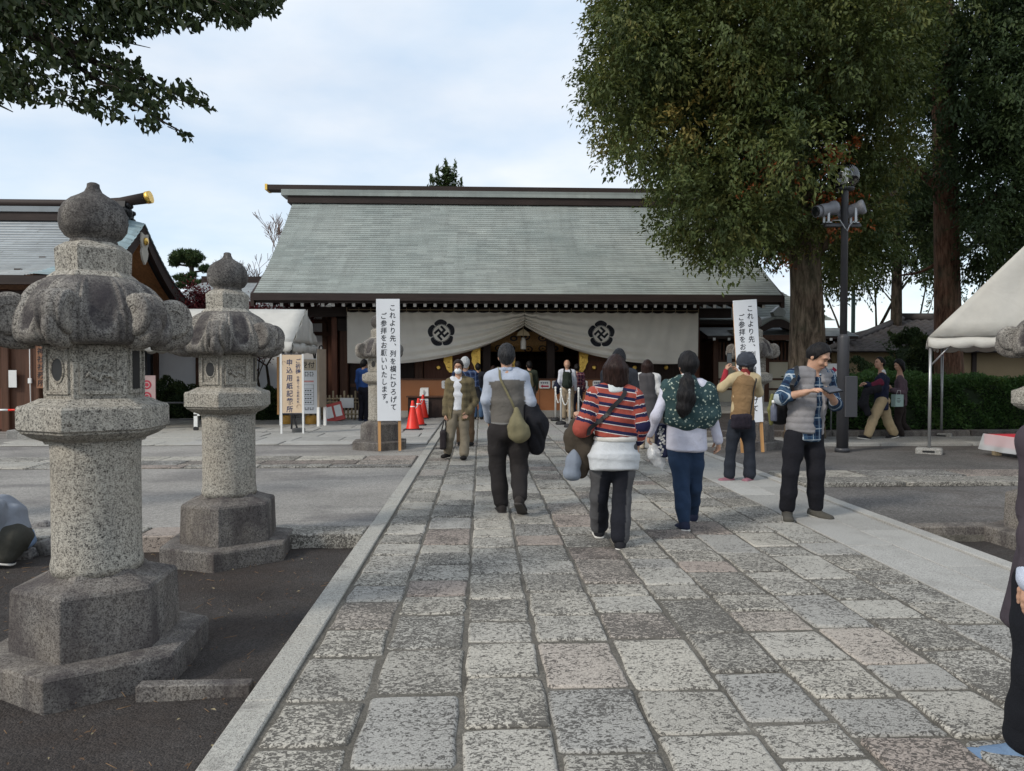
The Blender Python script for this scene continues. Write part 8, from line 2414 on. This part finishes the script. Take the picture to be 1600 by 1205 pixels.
# woman in the knit hat taking a photograph
Y0 = 9.3
p = Person('woman in knit hat and tan vest holding up a phone before the leaning banner',
    SPX(Y0, head=(1164.5, 567, .02), neck=(1165, 583), pelvis=(1158, 648), sha=(1145, 592), shb=(1180, 592), ela=(1128, 606, .06), elb=(1186, 614, .1), wra=(1134.5, 580, .24), wrb=(1155, 585, .3), hda=(1136.5, 569, .28), hdb=(1149, 574, .34),
        hipa=(1149, 660), hipb=(1168, 660), kna=(1142.5, 702), knb=(1171, 702), ana=(1139, 744), anb=(1171, 744), toea=(1126, 751.5, -.02), toeb=(1164, 752, -.08)), (-.25, 1), 1.6, h=.0115, female=True)
p.Y0 = Y0
p.body(hands=((p.J['hda'], (1, .2, 0), (0, .2, 1), .7), (p.J['hdb'], (-1, .2, 0), (0, 0, 1), .5)))
t = SDF(); hc = p.J['head']; t.ell(hc + UP * .04 - p.f * .01, (.112, .118, .1), .03); t.ell(hc + np.array((.03, -.03, .02)), (.1, .1, .085), .04); hat = sdf_obj('knit_hat', t, fab((.058, .066, .084), bump=.8), p.bodyo, .01, .006, 60)
t = SDF(); t.ecap(hc - UP * .02, hc + UP * .02, (.105, .112), (.112, .118), p.sx, .02, 0, .3); sdf_obj('hat_rib', t, fab((.06, .068, .088), bump=.8), hat, .01, .003, 90)
t = SDF(); t.cap(hc - UP * .07 - p.f * .06 + p.sx * .03, hc - UP * .1 - p.f * .05 + p.sx * .05, .035, .02, .02); t.cap(hc - UP * .07 - p.sx * .06, hc - UP * .1 - p.sx * .05, .03, .015, .02); sdf_obj('hair', t, H_GREYB, p.bodyo, .0095, .004, 60)
t = SDF(); t.ecap(p.J['neck'] + UP * .035, p.J['neck'] - UP * .03, (.06, .06), (.08, .07), p.sx, .03); sdf_obj('scarf', t, fab((.2, .03, .03)), p.root, .01, .004, 50)
p.top(fab((.30, .025, .035)), (.12, .08), (.12, .09), None, .1, (.045, .045, .04), 1.0, .003, 40, 'red_sweater', 1, shr=.04)
p.top(fab((.5, .4, .24)), (.155, .105), (.145, .11), None, .1, (.062, .06, .05), .5, .003, 40, 'short_sleeves', 4)
p.top(fab((.27, .17, .085), bump=.6), (.165, .115), (.15, .12), (.158, .125), .035, (.06, .05, .04), 0, .004, 22, 'vest', 2, sleeves='', shr=.062)
def flare(V, R, U): return np.tile(np.array((.022, .026, .036)), (len(V), 1))
p.legs(fab((.024, .028, .038)), .1, .07, .082, .145, .003, 26, seed=2)
p.shoes(fab((.3, .14, .17)), M_SOLE, 1.0)
hb_ = thing('crossbody_bag', 'dark purple quilted bag on the back of the woman in the knit hat', 'bag', tuple(p.o))
t = SDF(); t.box(loc(p, 1158, 659, -.17), (.135, .055, .095), None, .045); sdf_obj('pouch', t, fab((.022, .018, .026)), hb_, .01, .006, 60)
p.strap([loc(p, 1178, 588, .0), loc(p, 1180.5, 600, -.1), loc(p, 1178, 630, -.13), loc(p, 1175, 648, -.14)], p.topsd, M_BLACK, .009, 'bag_strap', parent=hb_)
ph_ = thing('phone', 'dark phone held upright by the woman in the knit hat', 'phone', tuple(p.o))
mb = MB(); cc = loc(p, 1139.5, 560, .33); mb.bbox(cc[0] - .034, cc[0] + .034, cc[1] - .005, cc[1] + .005, cc[2] - .073, cc[2] + .073, .004); case = mb.build('case', M_BLACK, ph_)
mb = MB(); mb.box(cc[0] - .03, cc[0] + .03, cc[1] - .0075, cc[1] - .0055, cc[2] - .062, cc[2] + .062); mb.build('screen', plain('phone_screen', (.09, .1, .105), .15), ph_)

# woman in the blazer, mask and glasses coming towards the camera
Y0 = 11.7
p = Person('woman in brown plaid blazer, white mask and glasses walking toward the camera',
    SPX(Y0, head=(716, 574, -.02), neck=(716.5, 590), pelvis=(716, 645), shb=(702, 598), sha=(734, 597), elb=(697.5, 626, .02), ela=(742, 627, .04), wrb=(695.5, 647, -.04), wra=(732, 645, -.08), hdb=(695.5, 655, -.05), hda=(728, 650, -.1),
        hipb=(709, 641), hipa=(723, 641), knb=(703.5, 683, -.05), kna=(726, 686, -.02), anb=(699, 707, .06), ana=(725, 711, -.1), toeb=(692, 714, -.08), toea=(723, 716, -.26)), (-.05, -1), 1.6, h=.0125, female=True)
p.Y0 = Y0
p.body(hands=((p.J['hda'], (0, -1, 0), (-1, 0, 0), .4), (p.J['hdb'], (1, 0, 0), (0, -1, 0), 1.2)))
p.hair(m_hair('hair_brown_short', (.014, .01, .009), (.04, .026, .02)), 'short', .016, front=.05, low=-.02)
hc = p.J['head']; r, l, u = p.head_frame()
t = SDF(); t.ell(hc + l * .058 - u * .058, (.058, .058, .052), .02, 0, np.stack([r, l, u], 1)); mk = sdf_obj('face_mask', t, M_MASK, p.bodyo, .008)
mb = MB()
for e in (-1, 1):
    c0 = hc + r * e * .033 + l * .103 + u * .004
    mb.tube([c0 + r * .025 * cos(a) + u * .019 * sin(a) for a in np.linspace(0, 2 * pi, 13)], .0035, 5)
    mb.tube([c0 + r * e * .025, hc + r * e * .078 + l * .03 + u * .004], .003, 4)
mb.tube([hc - r * .008 + l * .106 + u * .004, hc + r * .008 + l * .106 + u * .004], .003, 4); mb.build('glasses', M_LENS, p.bodyo)
p.legs(fab((.20, .17, .125)), .095, .075, .078, .14, .003, 26, seed=2)
p.top(fab((.66, .67, .7)), (.145, .11), (.14, .112), None, .02, (.05, .04, .03), 0, .003, 30, 'white_top', 1, sleeves='')
t = SDF(); c, hp = p.chest, p.hipc; m_ = c * .5 + hp * .5
t.ecap(c - UP * .02, m_, (.175, .118), (.168, .125), p.sx, .04, 0, .5); t.ecap(m_, hp - UP * .15, (.168, .125), (.185, .14), p.hx, .04, 0, .2)
for a in 'ab':
    t.cap(p.J['sh' + a], p.J['neck'] * .5 + p.J['sh' + a] * .5, .068, .066, .05); t.cap(p.J['sh' + a], p.J['el' + a], .064, .055, .04, 1); t.cap(p.J['el' + a], p.J['wr' + a], .055, .05, .03, 2)
for z0, z1, w0, w1 in ((p.J['neck'][2] + .04, c[2] - .05, .06, .068), (c[2] - .05, m_[2] + .03, .068, .072), (m_[2] + .03, hp[2] - .22, .072, .1)):
    for q in (.15, .21, .27): t.cap(np.array((c[0], c[1], z0)) + p.f * q + np.array((-.01, 0, 0)), np.array((hp[0] - .03, hp[1], z1)) + p.f * q, w0, w1, .006, 0, True)
sdf_obj('blazer', t, M_PLT, p.root, .0115, .003, 36, 4)
p.shoes(fab((.015, .014, .014)), None, .95)
hbg = thing('handbag', 'tall dark brown handbag in the hand of the woman in the blazer', 'handbag', tuple(p.o))
t = SDF(); t.box(loc(p, 692.5, 687, -.05), (.05, .12, .155), None, .03); sdf_obj('body_panel', t, fab((.026, .02, .022), rough=.5), hbg, .011)
mb = MB(); mb.tube([loc(p, 690, 673, -.07), loc(p, 694, 656, -.06), loc(p, 696, 656, -.06), loc(p, 697, 673, -.04)], .011, 6); mb.build('strap', fab((.026, .02, .022), rough=.5), hbg)

# ---- people further back, from the plain skeleton
def standing(label, px, pyf, H, face, topkw, legkw, hairm=H_BLACK, hairst='short', stride=0.0, shoe=(.02, .02, .02), z=0.0, headadj=(0, 0, 0), group=None, sole=None, pose=None, lean=(0, 0), feet=None):
    g = G(px, pyf) if feet is None else Vector(feet)
    J = skeleton(H, stride)
    if pose: 
        for k, v in pose.items(): J[k] = np.array(v) * (H / 1.7)
    f = unit((face[0], face[1], 0)); rt = np.array((f[1], -f[0], 0))
    for k in J: J[k] = J[k][0] * rt + J[k][1] * f + np.array((0, 0, J[k][2])) + np.array((g.x, g.y, z))
    for k in J: J[k] = J[k] + np.array((lean[0], lean[1], 0)) * max(0, (J[k][2] - .6)) 
    q = Person(label, J, face, H, h=.0135, group=group)
    q.o0 = np.array((g.x, g.y, z)); q.Y0 = g.y
    q.body()
    q.hair(hairm, hairst, .014)
    q.legs(**legkw); q.top(**topkw); q.shoes(fab(shoe), sole)
    return q
def T(mat, **k): 
    d = dict(mat=mat, chest=(.175, .115), waist=(.16, .115), hem=.03, fold=.003); d.update(k); return d
def Lg(mat, **k):
    d = dict(mat=mat, hip=.1, knee=.075, hem=.07); d.update(k); return d

q = standing('white-haired man in navy plaid shirt behind the woman in the blazer', 727, 697, 1.68, (.05, 1), T(M_PLN), Lg(fab((.11, .07, .042))), H_WHITE, stride=.05)
sb_ = thing('sling_bag', 'black sling bag on the back of the white-haired man', 'bag', tuple(q.o)); t = SDF(); t.ecap(np.array((.2, -.1, 1.1)), np.array((.25, -.08, .9)), (.07, .05), (.09, .06), (1, 0, 0), .04); sdf_obj('pouch', t, fab((.015, .015, .018)), sb_, .012, .004, 40)
q.strap([(-.1, .0, 1.43), (-.02, -.1, 1.32), (.12, -.14, 1.18), (.19, -.1, 1.1)], q.topsd, M_BLACK, .015, 'bag_strap', parent=sb_)
standing('person in jeans and dark jacket at the counter behind the white-haired man', 747, 655.5, 1.62, (0, 1), T(fab((.02, .022, .03))), Lg(fab((.05, .09, .16))))
standing('tall dark-haired person in charcoal coat directly ahead of the striped sweater', 967, 745, 1.72, (.05, 1), T(fab((.045, .047, .055)), hem=-.12, hemw=(.18, .14)), Lg(fab((.05, .05, .055))), H_GREYB)
q = standing('woman in charcoal apron dress with white printed sleeves walking to the hall', 1011, 702, 1.62, (.35, 1), T(fab((.6, .6, .6)), chest=(.155, .105)), Lg(fab((.3, .24, .18)), hip=.08, knee=.06, hem=.05), H_BROWN, 'bob', .25, (.5, .43, .33))
t = SDF(); c, hp = q.chest, q.hipc
t.ecap(c + UP * .02, hp + UP * .1, (.165, .13), (.165, .135), q.sx, .04, 0, .5); t.ecap(hp + UP * .1, hp - UP * .48, (.165, .135), (.215, .18), q.hx, .05, 0, .2)
sdf_obj('apron_dress', t, fab((.07, .066, .07)), q.root, .0135, .005, 20)
q = standing('bald man in white shirt with a dark green backpack by the chain posts', 886, 657, 1.70, (.12, 1), T(fab((.58, .6, .67))), Lg(fab((.3, .24, .17)), hip=.11, knee=.09, hem=.085), M_SKIN, 'short', .12, (.03, .03, .03), sole=M_SOLE)
bk = thing('backpack', 'dark green and black backpack on the bald man', 'backpack', tuple(q.o)); t = SDF(); t.ecap(np.array((-.02, -.2, 1.32)), np.array((-.03, -.22, 1.0)), (.12, .09), (.15, .12), (1, 0, 0), .05); t.ell(np.array((-.03, -.32, 1.05)), (.1, .05, .12), .03); sdf_obj('pack', t, fab((.02, .028, .022)), bk, .013, .006, 30)
for e in (-1, 1): q.strap([(e * .09, .02, 1.43), (e * .1, -.1, 1.38), (e * .08, -.18, 1.28)], q.topsd, M_BLACK, .022, 'shoulder_strap', parent=bk)
cj = thing('jacket', 'navy jacket hanging from the bald man\'s left arm', 'jacket', tuple(q.o)); t = SDF(); t.chain([(-.26, .05, 1.08), (-.3, .05, .95), (-.28, .02, .8)], [.07, .09, .06], .04); sdf_obj('cloth', t, fab((.014, .017, .035)), cj, .013, .006, 40)
q = standing('man with khaki backpack and dark green jacket at the counter', 827, 656, 1.68, (-.1, 1), T(fab((.035, .042, .03))), Lg(fab((.1, .1, .1))), H_BLACK)
bk = thing('backpack', 'khaki backpack on the man in the dark green jacket', 'backpack', tuple(q.o)); t = SDF(); t.ecap(np.array((-.04, -.18, 1.3)), np.array((-.05, -.2, 1.0)), (.12, .09), (.15, .11), (1, 0, 0), .05); sdf_obj('pack', t, fab((.22, .19, .11)), bk, .013, .006, 30)
standing('person in yellow-brown check shirt at the counter behind the walking man', 809, 655.5, 1.68, (0, 1), T(M_PLT), Lg(fab((.05, .05, .06))), H_BLACK)
standing('short dark-haired person at the counter left of the walking man', 771, 655, 1.55, (.3, 1), T(fab((.03, .028, .03))), Lg(fab((.04, .04, .05))), H_BROWN)
standing('person in blue jacket half hidden by the lantern beside the bamboo fence', 569, 659, 1.72, (.5, .85), T(fab((.03, .075, .23))), Lg(fab((.012, .012, .018))), H_BLACK, stride=.0, shoe=(.02, .025, .05), sole=M_SOLE)
standing('person in plaid red jacket beside the bald man', 901, 655, 1.6, (.1, 1), T(M_PLR), Lg(fab((.03, .03, .05))), H_BLACK)

# two walkers crossing on the right
Y0 = 14.45
p = Person('man in navy coat and beige trousers striding left with folded jackets on his arm',
    SPX(Y0, head=(1374, 571), neck=(1378, 585), pelvis=(1378, 640), shb=(1377, 594, -.16), sha=(1379, 594, .16), elb=(1374, 613, -.22), ela=(1372, 612, .2), wrb=(1355, 604, -.2), wra=(1352, 606, .16), hdb=(1345, 601, -.18), hda=(1344, 604, .14),
        hipb=(1377, 629, -.09), hipa=(1377, 629, .09), knb=(1363, 664, -.09), kna=(1388, 665, .09), anb=(1356, 684, -.09), ana=(1398, 681, .1), toeb=(1343, 686.5, -.1), toea=(1386, 688, .1)), (-1, -.05), 1.62, h=.0135, look=(-1, -.12, .08), lift=.05)
p.Y0 = Y0
p.body(hands=((p.J['hda'], (0, 0, -1), (0, 1, 0), .8), (p.J['hdb'], (0, 0, -1), (0, -1, 0), .8)), face=True)
p.hair(H_BLACK, 'short', .012, front=.025, low=.0)
p.legs(fab((.40, .31, .19)), .11, .092, .085, .15, .004, 26, seed=2)
p.top(fab((.016, .02, .045)), (.17, .135), (.165, .14), (.165, .14), -.19, (.07, .06, .05), 1, .004, 26, 'coat', 3)
t = SDF(); t.ecap(p.J['neck'] + UP * .02, p.J['neck'] - UP * .04, (.064, .064), (.085, .08), p.sx, .02); sdf_obj('collar', t, fab((.66, .66, .68)), p.root, .011)
p.shoes(fab((.018, .018, .02)), M_SOLE)
fj = thing('folded_jackets', 'folded black and maroon jackets over the navy-coated walker\'s forearm', 'jacket', tuple(p.o))
t = SDF(); t.ecap(loc(p, 1362, 602, -.22), loc(p, 1377, 597, -.24), (.06, .06), (.08, .06), (0, 0, 1), .04); sdf_obj('maroon_cloth', t, fab((.11, .016, .035)), fj, .012, .004, 40)
t = SDF(); t.ecap(loc(p, 1353, 612, -.24), loc(p, 1374, 606, -.25), (.075, .06), (.09, .06), (0, 0, 1), .04); t.chain([loc(p, 1352, 614, -.23), loc(p, 1349, 630, -.2), loc(p, 1356, 645, -.2)], [.06, .085, .06], .04); sdf_obj('black_cloth', t, fab((.014, .014, .018)), fj, .012, .005, 40)
p = Person('woman in mauve fleece jacket carrying a pale green paper bag',
    SPX(Y0 + .5, head=(1404, 574), neck=(1406, 589), pelvis=(1407, 640), shb=(1407, 598, -.15), sha=(1408, 598, .15), elb=(1410, 618, -.2), ela=(1400, 617, .18), wrb=(1394, 613, -.2), wra=(1392, 614, .1), hdb=(1390, 609, -.2), hda=(1388, 612, .08),
        hipb=(1407, 629, -.08), hipa=(1407, 629, .08), knb=(1402, 664, -.08), kna=(1410, 665, .08), anb=(1409, 683, -.08), ana=(1419, 678, .1), toeb=(1400, 685, -.1), toea=(1415, 686, .1)), (-1, -.1), 1.55, h=.0135, look=(-1, -.2, -.2), lift=.05)
p.Y0 = Y0 + .5
p.body(); p.hair(m_hair('hair_black_soft', (.007, .007, .008)), 'bob', .022)
p.legs(fab((.03, .022, .02)), .095, .075, .07, .14, .004, 26, seed=2)
p.top(fab((.12, .082, .1), bump=.7), (.165, .125), (.165, .135), (.165, .14), -.12, (.07, .065, .055), 1, .004, 30, 'fleece', 3)
p.shoes(fab((.014, .013, .014)))
pb = thing('paper_bag', 'pale green paper carrier bag in the mauve-jacketed woman\'s hand', 'bag', tuple(p.o))
mb = MB(); c0 = loc(p, 1402, 626, -.3); mb.obox(c0, (.1, .06, .125), Matrix.Rotation(radians(12), 3, 'Z')); mb.build('paper', plain('pale_green_paper', (.33, .45, .42), .6), pb)
mb = MB()
for dz, w in ((.04, .035), (-.005, .05), (-.03, .03)): mb.obox(Vector(c0) + Matrix.Rotation(radians(12), 3, 'Z') @ Vector((-.02, -.0615, dz)), (w, .001, .008), Matrix.Rotation(radians(12), 3, 'Z'))
mb.build('print', plain('grey_print', (.12, .13, .13)), pb)
mb = MB(); mb.tube([Vector(c0) + Vector((-.05, -.05, .125)), Vector(c0) + Vector((-.03, -.06, .21)), Vector(c0) + Vector((.03, -.06, .21)), Vector(c0) + Vector((.05, -.04, .125))], .004, 5); mb.build('handle', M_PAPER, pb)

# person crouching at the picture's left edge, back to us
Y0 = 5.95
p = Person('person in pale blue-grey sweatshirt crouching over the rocks at the left edge',
    SPX(Y0, head=(-33, 800, .1), neck=(-19, 796), pelvis=(22, 836), sha=(-11, 797, .16), shb=(-11, 797, -.16), ela=(-23, 832, .2), elb=(-19, 832, -.2), wra=(-36, 848, .15), wrb=(-33, 850, -.12), hda=(-43, 856, .15), hdb=(-41, 858, -.12),
        hipa=(19, 842, .09), hipb=(19, 842, -.09), kna=(-19, 836, .16), knb=(-17, 838, -.15), ana=(11, 864, .12), anb=(11, 865, -.12), toea=(-19, 873, .14), toeb=(-15, 873, -.12)), (-1, 0.05), 1.6, h=.0105, look=(-.8, 0, -.6))
p.Y0 = Y0
p.body(); p.hair(H_BLACK, 'short', .014)
t = SDF(); t.chain([p.J['hipa'], p.J['kna']], [.12, .085], .04); t.chain([p.J['hipb'], p.J['knb']], [.12, .085], .04); t.chain([p.J['kna'], p.J['ana']], [.085, .07], .04); t.chain([p.J['knb'], p.J['anb']], [.085, .07], .04); t.ell(p.hipc, (.15, .17, .13), .05); sdf_obj('trousers', t, fab((.06, .058, .048)), p.root, .0105, .004, 30)
t = SDF(); a, b = p.chest, p.hipc
t.ecap(a, b * .55 + a * .45 + UP * .05, (.2, .13), (.19, .14), (0, 1, 0), .05, 0, .5); t.ecap(b * .55 + a * .45 + UP * .05, b + UP * .03, (.19, .14), (.17, .13), (0, 1, 0), .05, 0, .35)
t.cap(p.J['neck'], a, .075, .1, .05)
for k_ in 'ab': t.chain([p.J['sh' + k_], p.J['el' + k_], p.J['wr' + k_]], [.085, .07, .05], .04, 1)
sdf_obj('sweatshirt', t, fab((.27, .29, .33)), p.root, .0105, .006, 24)
t = SDF(); t.ecap(b + UP * .03 + np.array((.06, 0, -.01)), b - UP * .02 + np.array((.09, 0, -.03)), (.15, .08), (.14, .07), (0, 1, 0), .03); sdf_obj('shirt_tail', t, fab((.2, .28, .42)), p.root, .0105, .004, 30)
p.shoes(fab((.03, .03, .032)), M_SOLE)

# walker passing the camera on the right, mostly outside the picture
Y0 = 2.62
p = Person('passer-by in dark purple-grey coat cut off by the right picture edge',
    SPX(Y0, head=(1711, 560), neck=(1701, 620), pelvis=(1666, 880), sha=(1624, 690, -.05), shb=(1761, 690, .1), ela=(1626, 800, -.04), elb=(1791, 810, .1), wra=(1618, 905, -.1), wrb=(1776, 915, 0), hda=(1612, 950, -.12), hdb=(1766, 960, -.03),
        hipa=(1631, 905, -.04), hipb=(1691, 905, .06), kna=(1622, 1050, -.06), knb=(1700, 1040, .12), ana=(1602, 1157, .0), anb=(1712, 1108, .3), toea=(1501, 1187, .03), toeb=(1650, 1140, .3)), (-1, .2), 1.66, h=.0115, look=(-1, .2, -.1))
p.Y0 = Y0
p.body(); p.hair(H_BLACK, 'short', .014)
p.legs(fab((.010, .011, .015)), .1, .08, .078, .155, .003, 24)
p.top(fab((.062, .05, .06)), (.185, .125), (.18, .135), (.235, .19), -.19, (.068, .06, .055), 1.0, .004, 26, 'coat', 3)
t = SDF(); t.cap(p.J['wra'] * .9 + p.J['ela'] * .1, p.J['wra'], .06, .06, .02); sdf_obj('shirt_cuff', t, fab((.5, .55, .66)), p.root, .01)
p.shoes(fab((.16, .24, .36)), M_SOLE)
